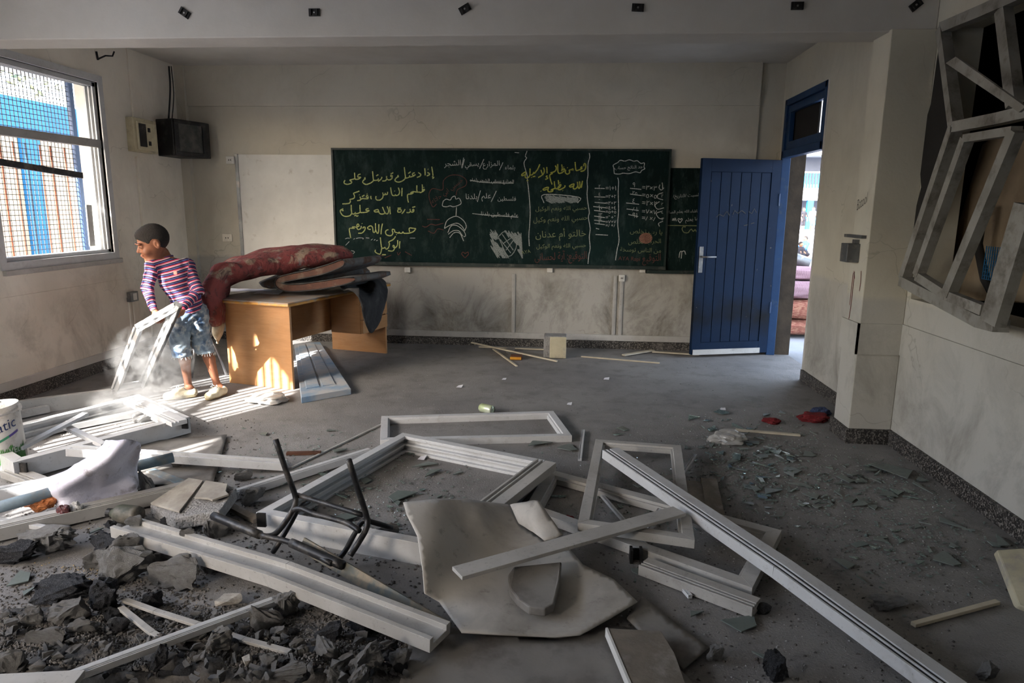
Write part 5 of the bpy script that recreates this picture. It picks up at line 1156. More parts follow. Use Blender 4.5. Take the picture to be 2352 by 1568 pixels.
# ------------------------------------------------------------------ builders
def rect(w_, h_): return [(-w_ / 2, -h_), (w_ / 2, -h_), (w_ / 2, 0), (-w_ / 2, 0)]
def chan(w_, h_): return [(-w_ / 2, -h_), (w_ / 2, -h_), (w_ / 2, 0), (w_ * .34, 0), (w_ * .34, -h_ * .5), (-w_ * .30, -h_ * .5), (-w_ * .30, -h_ * .1), (-w_ / 2, -h_ * .1)]
def track(w_, h_): return [(-w_ / 2, -h_), (w_ / 2, -h_), (w_ / 2, 0), (w_ * .40, 0), (w_ * .40, -h_ * .4), (w_ * .26, -h_ * .4), (w_ * .26, 0), (w_ * .18, 0), (w_ * .18, -h_ * .4), (w_ * .04, -h_ * .4), (w_ * .04, 0), (-w_ / 2, 0)]
def bar(name, label, cat, pts, w_, h_, m, prof=rect, up=(0, 0, 1), group=None, bevel=.0015):
    ps = [P(*p) for p in pts]; mb = MB()
    for a, c in zip(ps, ps[1:]): mb.extr(a, c, prof(w_, h_), up)
    o = put(name, mb, m, origin=ps[0] - Vector((0, 0, h_)), bevel=bevel); return tag(o, label, cat, group)
def frame(name, label, corners, w_, h_, m, deep=False, names=('rail', 'stile'), caps=(), wides=None):
    """four-sided frame; corners = outer top corners (px, py, z) in order"""
    c = [P(*p) for p in corners]
    ar = sum(c[i].x * c[(i + 1) % 4].y - c[(i + 1) % 4].x * c[i].y for i in range(4))
    if ar > 0: c = c[::-1]                       # clockwise from above: inward is +side
    t = thing(name, label, 'window frame', sum(c, Vector()) / 4 - Vector((0, 0, h_)))
    up = (c[2] - c[0]).cross(c[1] - c[3]); up = up if up.z > 0 else -up; up.normalize()
    for i in range(4):
        a, d_ = c[i], c[(i + 1) % 4]; pv, nx = c[i - 1], c[(i + 2) % 4]
        dr = (d_ - a).normalized(); w2 = wides[i] if wides else w_
        def cot(u, v_):
            an = u.angle(v_); return 1 / math.tan(an / 2)
        k0 = cot(dr, (pv - a).normalized()); k1 = -cot(-dr, (nx - d_).normalized())
        pr = [(0, 0), (w2, 0), (w2, -h_ * .18), (w2 * .45, -h_ * .18), (w2 * .45, -h_ * .45), (w2, -h_ * .45), (w2, -h_ * .55), (w2 * .45, -h_ * .55), (w2 * .45, -h_ * .85), (w2, -h_ * .85), (w2, -h_), (0, -h_)] if deep else [(0, 0), (w2 * .8, 0), (w2 * .8, -h_ * .3), (w2, -h_ * .3), (w2, -h_), (0, -h_)]
        put(names[i % 2], MB().extr(a, d_, pr, up, k0, k1), m, t, bevel=.0015)
    for (px, py, z) in caps:
        p = P(px, py, z); put('corner_block', MB().box(p - Vector((.02, .008, .035)), p + Vector((.02, .004, .03))), 'black_plastic', t)
    return t
def sheet(name, label, cat, outline, inner, m, step=9, th=.004, rough=0., edge=0.):
    """thin sheet: outline and inner control points are (px, py, z); z spread by inverse distance"""
    ctl = outline + inner; cx = np.array([p[0] for p in ctl], float); cy = np.array([p[1] for p in ctl], float); cz = np.array([p[2] for p in ctl], float)
    nn_ = len(cx); sx = cx / 100; sy = cy / 100               # thin-plate spline through the control heights
    r2 = (sx[:, None] - sx) ** 2 + (sy[:, None] - sy) ** 2 + 1e-9; K = r2 * np.log(r2) * .5 + np.eye(nn_) * .02
    Q = np.c_[np.ones(nn_), sx, sy]; Mx = np.block([[K, Q], [Q.T, np.zeros((3, 3))]]); wv = np.linalg.lstsq(Mx, np.r_[cz, 0, 0, 0], rcond=None)[0]
    def zz(x, y):
        d2 = (sx - x / 100) ** 2 + (sy - y / 100) ** 2 + 1e-9
        return float((wv[:nn_] * d2 * np.log(d2) * .5).sum() + wv[nn_] + wv[nn_ + 1] * x / 100 + wv[nn_ + 2] * y / 100)
    poly = [(p[0], p[1]) for p in outline]; n = len(poly); bp = []
    for i in range(n):
        a, c = poly[i], poly[(i + 1) % n]; L = math.hypot(c[0] - a[0], c[1] - a[1]); k = max(1, int(L / step))
        for j in range(k):
            e = edge * (R.random() - .5) if j else 0
            bp.append((a[0] + (c[0] - a[0]) * j / k + e, a[1] + (c[1] - a[1]) * j / k + e))
    def inside(x, y):
        r = False; j = len(bp) - 1
        for i in range(len(bp)):
            if (bp[i][1] > y) != (bp[j][1] > y) and x < (bp[j][0] - bp[i][0]) * (y - bp[i][1]) / (bp[j][1] - bp[i][1]) + bp[i][0]: r = not r
            j = i
        return r
    ip = []
    x0, x1 = min(p[0] for p in bp), max(p[0] for p in bp); y0, y1 = min(p[1] for p in bp), max(p[1] for p in bp)
    y = y0 + step * .5; row = 0
    while y < y1:
        x = x0 + step * (.5 + .5 * (row % 2))
        while x < x1:
            if inside(x, y) and min((x - q[0]) ** 2 + (y - q[1]) ** 2 for q in bp) > (step * .6) ** 2: ip.append((x, y))
            x += step
        y += step * .86; row += 1
    from mathutils.geometry import delaunay_2d_cdt
    vs, es, fs, *_ = delaunay_2d_cdt([Vector(p) for p in bp + ip], [(i, (i + 1) % len(bp)) for i in range(len(bp))], [], 1, 1e-4)
    mb = MB(); pts = []
    for q in vs:
        z = zz(q.x, q.y); p = P(q.x, q.y, z)
        if rough: p = p + Vector((0, 0, nz(p, 9, rough)))
        p.z = max(p.z, .004); pts.append(p)
    fs = [f for f in fs if inside(sum(vs[i].x for i in f) / 3, sum(vs[i].y for i in f) / 3)]
    mb.add(pts, fs)
    c = sum(pts, Vector()) / len(pts); c.z = 0
    o = put(name, mb, m, smooth=True, solid=th, origin=c); return tag(o, label, cat)
def chunk_mesh(seed, flat=1.0, rough=.07, sub=3, n=13):
    rr = random.Random(seed); bm = bmesh.new()
    for k in range(n):
        d_ = Vector((rr.gauss(0, 1), rr.gauss(0, 1), rr.gauss(0, 1))).normalized() * rr.uniform(.8, 1.0)
        bm.verts.new((math.copysign(abs(d_.x) ** .6, d_.x) * .5, math.copysign(abs(d_.y) ** .6, d_.y) * .5, math.copysign(abs(d_.z) ** .6, d_.z) * .5 * flat))
    r = bmesh.ops.convex_hull(bm, input=bm.verts); bmesh.ops.delete(bm, geom=[g for g in r['geom_interior'] if isinstance(g, bmesh.types.BMVert)], context='VERTS')
    if sub:
        bmesh.ops.subdivide_edges(bm, edges=bm.edges[:], cuts=sub, use_grid_fill=True); bmesh.ops.triangulate(bm, faces=bm.faces[:])
        bm.normal_update()
        for v_ in bm.verts:
            v_.co += v_.normal * (nz(v_.co, 2.5, rough * 1.4, seed) + nz(v_.co, 7, rough * .9, seed + 2) + nz(v_.co, 15, rough * .8, seed + 4) - abs(nz(v_.co, 10, rough, seed + 6)))
    me = bpy.data.meshes.new('chunk'); bm.to_mesh(me); bm.free(); return me
PROTO = {'c': [], 'a': [], 't': []}
for k in range(10): m_ = chunk_mesh(100 + k, 1.0, .09, 5); m_.materials.append(MATS['rubble_concrete']); PROTO['c'].append(m_)
for k in range(6): m_ = chunk_mesh(200 + k, .9, .09, 5); m_.materials.append(MATS['asphalt']); PROTO['a'].append(m_)
for k in range(4): m_ = chunk_mesh(300 + k, .5, .03, 1, 10); m_.materials.append(MATS['slab_tile']); PROTO['t'].append(m_)
SMALL = []
for k in range(6): m_ = chunk_mesh(400 + k, .9, .06, 1, 9); m_.materials.append(MATS['rubble_concrete' if k < 5 else 'asphalt']); SMALL.append(m_)
def chunk(name, me, px, py, wpx, hpx, ang=0., z0=0., tall=None, tilt=0.):
    """lump with its lower edge at the photo point; sizes in photo pixels"""
    p = P(px, py + hpx * .30, z0); dep = (p - CAM).dot(FW); k = dep / F
    o = bpy.data.objects.new(name, me); COL.objects.link(o)
    wz = wpx * k; hz = hpx * k * (tall or .95)
    o.scale = (wz, max(wz * .55, hz * .75), hz); o.rotation_euler = (tilt, R.uniform(-.15, .15), ang)
    o.location = (p.x, p.y, z0 + hz * .40); return o
# ------------------------------------------------------------------ big frames and bars, middle and right
frame('window_frame', 'empty white frame lying flat beside the green can', [(876, 955, .045), (1271, 943, .045), (1314, 1000, .045), (873, 1010, .045)], .058, .045, 'aluminium')
f2 = frame('window_frame', 'deep empty aluminium frame with the black chair frame fallen across it', [(925, 993, .11), (1252, 1056, .11), (1040, 1262, .10), (588, 1176, .11)], .05, .11, 'aluminium', True, caps=((601, 1192, .1),))
f3 = frame('window_frame', 'small empty frame lying under the long diagonal bar', [(1368, 1008, .10), (1564, 1022, .10), (1596, 1240, .12), (1327, 1200, .12)], .062, .04, 'aluminium_dusty')
f4 = frame('window_frame', 'long empty frame half under the small frame and the curled sheet', [(1258, 1076, .05), (1796, 1217, .05), (1728, 1350, .05), (1205, 1165, .05)], .075, .045, 'aluminium_dusty', wides=None)
bar('track_profile', 'grooved track profile lying along the near side of the long frame', 'profile', [(1478, 1288, .05), (1738, 1384, .05)], .085, .045, 'aluminium_dusty', track)
bar('double_profile', 'split double profile crossing the corner of the deep frame', 'profile', [(1255, 1057, .16), (1118, 1162, .13)], .12, .045, 'aluminium_dusty', track)
bar('long_profile', 'very long grooved aluminium bar running diagonally to the near edge', 'profile', [(1402, 1030, .17), (1800, 1295, .13), (2200, 1580, .06)], .105, .05, 'aluminium', track)
_lp = bpy.data.objects['long_profile']; _a = [P(1402, 1030, .17), P(1800, 1295, .13), P(2200, 1580, .06)]
for _s in (.11, .33):
    mb = MB()
    for u_, v_ in zip(_a, _a[1:]): mb.extr(u_, v_, [(_s * .105 - .0065, -.019), (_s * .105 + .0065, -.019), (_s * .105 + .0065, -.006), (_s * .105 - .0065, -.006)])
    put('dark_strip', mb, 'black_plastic', _lp)  # black inserts darkening the two grooves
bar('flat_profile', 'wide flat cream bar lying across the curled sheet', 'profile', [(1050, 1312, .165), (1561, 1170, .15)], .085, .016, 'aluminium_dusty')
bar('thin_rod', 'thin twin rod under the small frame running to the near right', 'rod', [(1379, 1130, .02), (1586, 1366, .02)], .018, .016, 'aluminium', track)
bar('thin_rod', 'thin rod under the small frame crossing the other rod', 'rod', [(1598, 1042, .035), (1483, 1214, .03)], .018, .016, 'aluminium', track)
bar('thin_rod', 'short thin rod standing out left of the small frame', 'rod', [(1340, 986, .02), (1332, 1052, .02)], .022, .018, 'aluminium', track)
bar('plank', 'short brown board beside the small frame', 'board', [(1597, 1104, .02), (1606, 1160, .02)], .10, .02, 'wood_old')
bar('plank', 'pale board right of the short brown one', 'board', [(1628, 1098, .03), (1645, 1180, .03)], .085, .02, 'wood_old')
bar('lath', 'cream lath on the floor near the pillar', 'lath', [(1690, 985, .015), (1838, 997, .015)], .03, .012, 'lath_cream')
bar('lath', 'thin pale strip on the dark floor near the right wall', 'lath', [(2098, 1430, .02), (2292, 1378, .02)], .022, .014, 'lath_cream')
k = thing('black_clip', 'black plastic corner clip beside the track profile', 'clip', P(1462, 1290))
c = P(1462, 1290); put('jaw', MB().box(c + Vector((-.03, -.02, 0)), c + Vector((-.018, .03, .06))), 'black_plastic', k); put('jaw', MB().box(c + Vector((.012, -.02, 0)), c + Vector((.024, .03, .06))), 'black_plastic', k); put('bridge', MB().box(c + Vector((-.018, .018, 0)), c + Vector((.012, .03, .05))), 'black_plastic', k)
# curled sheet with things on it
sheet('curled_sheet', 'large curled beige vinyl sheet in the middle of the near floor', 'sheet',
      [(926, 1154, .27), (1005, 1146, .26), (1063, 1146, .22), (1172, 1159, .13), (1192, 1202, .10), (1250, 1241, .09), (1308, 1260, .085), (1339, 1297, .075), (1410, 1331, .06), (1464, 1382, .05), (1403, 1419, .05), (1332, 1458, .045), (1274, 1463, .04), (1138, 1457, .05), (1060, 1452, .06), (1009, 1382, .05), (975, 1362, .09), (971, 1310, .16), (958, 1229, .23), (934, 1181, .26)],
      [(1060, 1210, .17), (1120, 1260, .10), (1040, 1330, .09), (1150, 1370, .05), (1280, 1380, .04), (1380, 1385, .06), (1100, 1180, .18), (1230, 1300, .06), (1000, 1290, .16), (1010, 1240, .20)], 'vinyl_sheet', 9, .005)
sheet('sheet_flap', 'torn beige flap folded over the top of the curled sheet', 'sheet', [(1172, 1159, .16), (1237, 1149, .20), (1266, 1190, .16), (1293, 1228, .12), (1272, 1238, .11), (1250, 1241, .11), (1225, 1222, .11), (1192, 1202, .12)], [(1230, 1190, .165)], 'vinyl_sheet', 9, .004, edge=3)
sheet('vinyl_offcut', 'grey vinyl offcut flat on the floor at the near edge', 'sheet', [(960, 1450, .012), (1000, 1436, .012), (1060, 1446, .012), (1280, 1470, .012), (1400, 1440, .012), (1480, 1450, .012), (1590, 1568, .012), (1620, 1640, .012), (900, 1640, .012), (930, 1520, .012), (938, 1480, .012)], [], 'vinyl_grey', 14, .006, .004, 2)
sheet('vinyl_offcut', 'brown-grey vinyl offcut corner right of the curled sheet', 'sheet', [(1440, 1420, .02), (1475, 1370, .02), (1560, 1440, .02), (1630, 1488, .02), (1570, 1536, .02), (1520, 1500, .02)], [], 'vinyl_grey', 12, .006)
pl = thing('broken_board', 'broken board with white edges lying at the near edge', 'board', P(1480, 1510))
c = [P(1396, 1442, .07), P(1518, 1448, .06), P(1550, 1500, .06), P(1600, 1640, .05), P(1480, 1640, .06)]
put('board_core', MB().prism([p - Vector((0, 0, .03)) for p in c], (0, 0, .03)), 'wood_old', pl, bevel=.002)
put('white_edge', MB().extr(c[0] + Vector((-.004, 0, .0)), c[4] + Vector((-.004, 0, 0)), [(-.004, -.032), (.004, -.032), (.004, .002), (-.004, .002)]), 'white_pvc', pl)
c = [P(1166, 1320, .10), P(1180, 1300, .115), P(1290, 1289, .115), P(1286, 1330, .11), P(1272, 1385, .10), P(1252, 1397, .095), P(1215, 1392, .095), P(1190, 1375, .095), P(1170, 1350, .095)]
o = put('stone_slab', MB().prism([p - Vector((0, 0, .035)) for p in c], (0, 0, .035)), 'vinyl_grey', bevel=.006, origin=c[4]); tag(o, 'thick grey plaster fragment resting on the curled sheet', 'slab')
# channel, strips and rods in the rubble
bar('door_channel', 'long wide bent door-frame channel across the rubble', 'channel', [(283, 1196, .12), (640, 1302, .13), (1012, 1446, .10)], .125, .05, 'aluminium_dusty', chan)
bar('flat_strip', 'narrow teal and brown strip leaning beside the bent channel', 'strip', [(700, 1234, .15), (1036, 1430, .05)], .012, .055, 'teal_strip', rect, (0, .5, 1))
bar('thin_profile', 'thin ribbed profile slanting across the near rubble', 'profile', [(120, 1562, .12), (701, 1348, .06)], .04, .022, 'aluminium', track)
bar('end_board', 'pale board end at the bottom edge of the rubble', 'board', [(-60, 1572, .12), (178, 1560, .12)], .09, .02, 'aluminium_dusty')
for pts, lab in (([(277, 1392, .05), (350, 1450, .05), (453, 1512, .05)], 'thin grey conduit under the thin ribbed profile'), ([(285, 1374, .05), (357, 1400, .05), (453, 1430, .05), (560, 1465, .05), (666, 1494, .05)], 'long bent grey strip through the near rubble')):
    bar('conduit_strip', lab, 'strip', pts, .022, .012, 'aluminium_dusty')
# left-hand heap of frames
frame('window_frame', 'deep white frame at the left, sunlit at its far corner', [(436, 957, .12), (318, 905, .12), (-70, 1000, .12), (30, 1062, .12)], .06, .11, 'aluminium', True, caps=((425, 972, .09), (55, 1074, .08)))
bar('track_profile', 'sunlit track profile lying on the corner of the deep left frame', 'profile', [(300, 915, .15), (412, 966, .14)], .10, .03, 'aluminium', track)
bar('wall_profile', 'long twin profile lying along the foot of the window wall', 'profile', [(-60, 934, .11), (256, 893, .10)], .06, .11, 'aluminium_dusty', track)
bar('wall_profile', 'second profile in front of the one along the window wall', 'profile', [(-60, 965, .06), (110, 930, .06)], .05, .05, 'aluminium_dusty', track)
bar('sash_bar', 'white sash bar propped across the left heap', 'bar', [(44, 1026, .13), (196, 947, .19)], .045, .02, 'aluminium')
bar('sash_bar', 'short white bar lying under the propped sash bar', 'bar', [(148, 974, .14), (240, 1018, .13)], .04, .025, 'aluminium')
bar('sash_bar', 'sunlit bar inside the deep left frame', 'bar', [(150, 975, .05), (320, 941, .05)], .05, .04, 'aluminium')
bar('long_sill', 'long flat sill profile running behind the crumpled cloth', 'sill', [(160, 1024, .17), (330, 1036, .13), (655, 1058, .06)], .085, .045, 'aluminium', chan)
bar('sash_bar', 'short end of a frame poking out under the paint bucket', 'bar', [(20, 1075, .06), (98, 1104, .05)], .09, .04, 'aluminium_dusty', track)
bar('sash_bar', 'bright profile running left from the crumpled cloth', 'bar', [(-40, 1128, .09), (115, 1098, .09)], .06, .06, 'aluminium', track)
bar('dark_profile', 'long dusty profile beneath the crumpled cloth', 'profile', [(-40, 1214, .07), (428, 1110, .07)], .085, .06, 'aluminium_dusty', track)
bar('sash_bar', 'thin white strip below the orange wrapper', 'bar', [(-30, 1186, .07), (120, 1210, .05)], .025, .02, 'aluminium')
bar('blue_strip', 'pale blue strip near the end of the steel pipe', 'strip', [(345, 1078, .03), (428, 1110, .03)], .05, .01, 'pipe_blue')
bar('blue_strip', 'rusty strip running under the deep frame corner', 'strip', [(512, 1150, .03), (590, 1190, .03)], .04, .02, 'wood_old')
bar('long_sill', 'narrow profile running from the broken tile slab to the deep frame', 'sill', [(530, 1130, .05), (850, 1030, .05)], .05, .04, 'aluminium', track)
bar('thin_rod', 'thin dark rod among glass left of the deep frame', 'rod', [(669, 1072, .012), (878, 972, .012)], .014, .01, 'aluminium_dusty')
bar('brown_stick', 'short brown stick on the floor beyond the chair frame', 'stick', [(658, 1038, .02), (737, 1036, .02)], .03, .018, 'brown_strip')
sheet('grey_board', 'thin grey board flat on the floor behind the left heap', 'sheet', [(300, 1018, .02), (400, 1008, .015), (521, 998, .015), (506, 1055, .015), (490, 1108, .02), (300, 1115, .02)], [], 'vinyl_grey', 14, .006)
put_pipe = MB().tube([P(-30, 1172, .10), P(90, 1139, .11), P(322, 1068, .13), P(398, 1050, .14)], .028, 14); o = put('steel_pipe', put_pipe, 'pipe_blue', smooth=True, origin=P(86, 1140)); tag(o, 'blue-grey pipe passing behind the crumpled cloth', 'pipe')
# tile-faced slab
ts = thing('tile_slab', 'broken concrete slab with two dusty tiles on top', 'slab', P(450, 1160))
top = [(344, 1160, .06), (434, 1099, .12), (470, 1105, .13), (524, 1113, .13), (544, 1121, .12), (504, 1173, .12), (402, 1189, .07)]
put('concrete_core', MB().prism([P(*p) - Vector((0, 0, .06)) for p in top], (0, 0, .06)), 'rubble_concrete', ts, bevel=.006)
lift = Vector((0, 0, .001))
put('tile', MB().prism([P(346, 1159, .062) + lift, P(434, 1101, .12) + lift, P(467, 1107, .13) + lift, P(412, 1179, .08) + lift], (0, 0, .010)), 'slab_tile', ts, bevel=.002)
put('tile', MB().prism([P(472, 1107, .131) + lift, P(523, 1115, .131) + lift, P(519, 1132, .13) + lift, P(526, 1139, .128) + lift, P(488, 1152, .123) + lift, P(478, 1148, .12) + lift, P(447, 1146, .11) + lift], (0, 0, .010)), 'slab_tile', ts, bevel=.002)
# crumpled cloth and wrappers
rows = [[P(88, 1146, .05), P(104, 1103, .15), P(168, 1070, .21), P(227, 1031, .31), P(243, 1011, .35)], [P(126, 1156, .05), P(140, 1120, .17), P(190, 1085, .24), P(236, 1046, .33), P(268, 1011, .39)], [P(145, 1166, .05), P(185, 1120, .14), P(225, 1092, .21), P(262, 1052, .32), P(300, 1009, .39)], [P(200, 1166, .03), P(232, 1130, .08), P(262, 1104, .13), P(290, 1062, .22), P(322, 1018, .33)], [P(263, 1151, .03), P(286, 1132, .05), P(308, 1112, .09), P(312, 1082, .14), P(322, 1034, .28)], [P(300, 1136, .03), P(312, 1128, .05), P(317, 1110, .08), P(314, 1081, .12), P(318, 1050, .20)]]
o = put('crumpled_cloth', patch(rough_grid(resample(rows, 30, 30), 14, .008, 6)), 'lavender_cloth', smooth=True, solid=.005, origin=P(200, 1150)); tag(o, 'pale lavender sheet of cloth crumpled over the left heap', 'cloth')
def crumple(name, label, cat, px, py, wpx, hpx, m, seed, flat=.6, spike=.22):
    p = P(px, py + hpx * .35, 0.0); k = (p - CAM).dot(FW) / F; bm = bmesh.new(); bmesh.ops.create_icosphere(bm, subdivisions=4, radius=.5)
    for v_ in bm.verts: v_.co *= 1 + nz(v_.co, 3.2, spike * 2, seed) + abs(nz(v_.co, 7, spike, seed + 3)) - abs(nz(v_.co, 13, spike * .5, seed + 7))
    me = bpy.data.meshes.new(name); bm.to_mesh(me); bm.free(); me.materials.append(MATS[m]); o = bpy.data.objects.new(name, me); COL.objects.link(o)
    o.scale = (wpx * k, wpx * k * .7, hpx * k * .9); o.location = (p.x, p.y, hpx * k * .9 * .38); return tag(o, label, cat)
o = crumple('paper_wrapper', 'crumpled orange wrapper beside the pale cloth', 'wrapper', 98, 1168, 66, 44, 'orange_wrap', 3); o.location.z += .04
o = crumple('plastic_wrapper', 'torn dark wrapper hanging below the pale cloth', 'wrapper', 150, 1190, 30, 46, 'dark_wrap', 5); o.location.z += .03
o = crumple('plastic_wrapper', 'scrap of clear plastic film below the pale cloth', 'wrapper', 178, 1182, 34, 44, 'plastic_clear', 8); o.location.z += .03
o = crumple('paper_wrapper', 'red and dark bundle tucked under the pale cloth', 'wrapper', 172, 1126, 52, 34, 'dark_wrap', 9); o.location.z += .06
crumple('plastic_bag', 'crumpled clear plastic bag on the sunlit floor', 'bag', 618, 913, 92, 26, 'plastic_clear', 12, .4)
crumple('plastic_bag', 'crumpled grey plastic and string among the glass', 'bag', 1670, 1004, 74, 34, 'plastic_clear', 14, .4)
crumple('cloth_scrap', 'red cloth heaped at the foot of the pillar', 'cloth', 1868, 958, 66, 24, 'red_cloth', 16); crumple('cloth_scrap', 'dark blue cloth behind the red one at the pillar', 'cloth', 1884, 945, 40, 22, 'blue_cloth', 17)
crumple('cloth_scrap', 'small dark red rag on the floor before the pillar', 'cloth', 1772, 966, 36, 16, 'red_cloth', 18); crumple('paper_wrapper', 'small red wrapper between the two near frames', 'wrapper', 1303, 1194, 36, 24, 'red_cloth', 19)
crumple('paper_scrap', 'small bright blue scrap inside the deep frame', 'wrapper', 1147, 1128, 16, 10, 'blue_paint', 21); crumple('dark_rag', 'dark crumpled glove by the near frame corner', 'rag', 1752, 1396, 34, 30, 'charcoal_blanket', 22)
# dusty bottle lying under the cloth
bo = thing('bottle', 'dusty dark plastic bottle lying below the pale cloth', 'bottle', P(290, 1190))
mat('bottle_olive', (74, 78, 66), (58, 60, 54), 8, .6, .1, 40, 0, .4, (110, 104, 96))
a = P(322, 1184, .05); c = P(262, 1178, .05); ax = (c - a).normalized(); L = (c - a).length
put('bottle_body', MB().lathe(a, [(.001, 0), (.040, .004), (.045, .02), (.045, L * .75), (.04, L * .86), (.022, L), (.018, L + .02), (.001, L + .021)], 18, ax), 'bottle_olive', bo, smooth=True)
put('cap', MB().lathe(a + ax * (L + .012), [(.021, 0), (.021, .022), (.001, .022)], 14, ax), 'black_plastic', bo)
# paint bucket
bk = thing('paint_bucket', 'white paint bucket with a green and rainbow label at the left edge', 'bucket', P(12, 1062, .05))
mat('bucket_white', (214, 210, 204), (196, 190, 182), 8, .5, .05, 50, 0, .3, (160, 152, 142)); mat('label_green', (52, 118, 48), (76, 150, 60), 22, .5); mat('label_blue', (38, 52, 96), (38, 52, 96), 4, .5)
bc = P(10, 1058, .04); bax = Vector((-.10, -.05, 1)).normalized(); BR, BT, BHt = .112, .140, .33
put('bucket_body', MB().lathe(bc, [(.001, 0), (BR, 0), (BR + .004, .01), (BT, BHt), (BT - .006, BHt), (BR - .006, .012), (.001, .012)], 40, bax), 'bucket_white', bk, smooth=True)
put('rim', MB().lathe(bc + bax * (BHt - .03), [(BT - .004, -.012), (BT + .008, -.012), (BT + .008, .004), (BT - .003, .004)], 40, bax), 'bucket_white', bk, smooth=True)
tv_ = Vector((CAM.x - bc.x, CAM.y - bc.y, 0)).normalized(); tv_ = (tv_ - bax * tv_.dot(bax)).normalized(); sv_ = bax.cross(tv_)
def onb(a, h_, o=.0015):
    r = BR + .004 + (BT - BR - .004) * (h_ / BHt) + o; return bc + bax * h_ + (tv_ * math.cos(a) + sv_ * math.sin(a)) * r
mb = MB(); text_mesh('Latic', mb, lambda s, t: onb(-.18 + s * 1.0, .19 + t * .15 + s * .02), .0); put('lettering', mb, 'label_blue', bk)
mb = MB(); text_mesh('VEL', mb, lambda s, t: onb(.30 + s * .5, .06 + t * .08, .003), 0); put('lettering', mb, 'white_pvc', bk)
rr = random.Random(2)
for nm, c_, k in (('label_yellow', (226, 196, 60), 0), ('label_teal', (70, 150, 110), 1), ('label_purple', (84, 66, 140), 2)):
    mat(nm, c_, c_, 4, .5); mb = MB(); mb.add([onb(-.4 + k * .42 + j * .084, .12 + .018 * (k + j / 5) + dz, .002) for dz in (0, .014) for j in range(6)], [(j, j + 1, j + 7, j + 6) for j in range(5)]); put('label_arc', mb, nm, bk)
mb = MB()
for j in range(26):
    a = -.6 + j * .065; h_ = .085 + rr.random() * .03; mb.add([onb(a, .012, .0018), onb(a + .062, .012, .0018), onb(a + .05, h_, .0018), onb(a + .01, h_ - .008, .0018)], [(0, 1, 2, 3)])
put('label_grass', mb, 'label_green', bk)
put('handle_ear', MB().box(onb(1.2, BHt - .03, 0) - Vector((.012, .012, .02)), onb(1.2, BHt - .03, 0) + Vector((.012, .012, .02))), 'bucket_white', bk, bevel=.003)
o = crumple('plastic_film', 'white plastic film stuffed in the paint bucket', 'film', 26, 945, 50, 30, 'white_pvc', 31); o.location = bc + bax * (BHt - .01)
# fallen chair frame
ch = thing('chair_frame', 'black tubular chair frame tipped over on the deep frame', 'chair', P(720, 1260))
def tube(name, pts, r=.0125): return put(name, MB().tube(resample([[P(*p) for p in pts]] * 2, 2, max(8, len(pts) * 4))[0], r, 10), 'tube_black', ch, smooth=True)
tube('back_post', [(633, 1009, .52), (659, 1086, .37), (678, 1138, .26), (675, 1166, .215), (650, 1206, .155), (628, 1228, .125), (600, 1232, .12)])
tube('back_post', [(801, 1056, .52), (825, 1132, .37), (842, 1186, .26), (842, 1212, .22), (822, 1248, .15), (804, 1276, .11)])
tube('cross_tube', [(681, 1136, .255), (832, 1182, .255)], .011)
tube('seat_tube', [(673, 1171, .21), (692, 1168, .225), (726, 1181, .22), (792, 1199, .22), (826, 1219, .21)], .0115)
tube('leg', [(709, 1151, .20), (688, 1165, .20), (669, 1198, .15), (640, 1248, .07), (627, 1268, .03)], .0115)
tube('leg', [(900, 1212, .14), (848, 1197, .20), (832, 1198, .20), (812, 1230, .14), (789, 1270, .06), (756, 1305, .02)], .0115)
tube('front_leg', [(490, 1184, .14), (597, 1228, .125)], .019); tube('front_leg', [(597, 1228, .125), (677, 1249, .12), (762, 1294, .12)], .012); tube('front_leg', [(669, 1246, .135), (787, 1298, .115)], .019)
# things along the back of the floor
blk = thing('concrete_block', 'cream plastered concrete block standing near the back wall', 'block', P(1274, 822))
c = P(1274, 822); a = .115
put('block_core', MB().box((c.x - a, c.y - .02, 0), (c.x + a, c.y + .17, .23)), 'rubble_concrete', blk, bevel=.012); put('plaster_face', MB().box((c.x - a * .45, c.y - .032, .005), (c.x + a, c.y - .02, .225)), 'cream_stone', blk, bevel=.006)
for pts, w_, lab in (([(1083, 785, .09), (1280, 828, .015)], .026, 'long pale strip leaning beside the cream block'), ([(1133, 800, .02), (1187, 839, .01)], .02, 'short pale stick left of the cream block'), ([(1335, 817, .012), (1515, 832, .012)], .022, 'thin pale strip right of the cream block'), ([(1432, 814, .02), (1500, 803, .025)], .05, 'splintered lath near the door end of the back wall'), ([(1498, 806, .02), (1606, 813, .02)], .04, 'pale trunking piece by the foot of the blue door'), ([(1100, 795, .02), (1250, 801, .02)], .03, 'loose trunking strip along the back skirting')):
    bar('loose_strip', lab, 'strip', pts, w_, .012, 'lath_cream')
o = put('dark_box', MB().box(P(1024, 791) + Vector((0, 0, 0)), P(1056, 791) + Vector((0, .05, .06))), 'aluminium_dark', bevel=.004, origin=P(1040, 791)); tag(o, 'small dark box against the back skirting', 'box')
yp = thing('packet', 'crushed yellow and brown packet on the floor left of the cream block', 'packet', P(1187, 826)); c = P(1186, 826)
mat('packet_yellow', (206, 150, 44), (190, 132, 36), 12, .5)
put('carton', MB().box(c + Vector((-.06, -.03, 0)), c + Vector((.06, .05, .05))), 'brown_strip', yp, bevel=.01); put('band', MB().box(c + Vector((-.062, -.033, .008)), c + Vector((.05, -.03, .034))), 'packet_yellow', yp)
cn = thing('drink_can', 'pale green drink can lying on the floor behind the empty frame', 'can', P(1115, 945))
mat('can_green', (168, 186, 108), (206, 214, 196), 6, .35, .05, 40, .3)
a = P(1103, 935, .034); c = P(1131, 942, .034); ax = (c - a).normalized(); ax = Vector((ax.x, -.5, 0)).normalized()
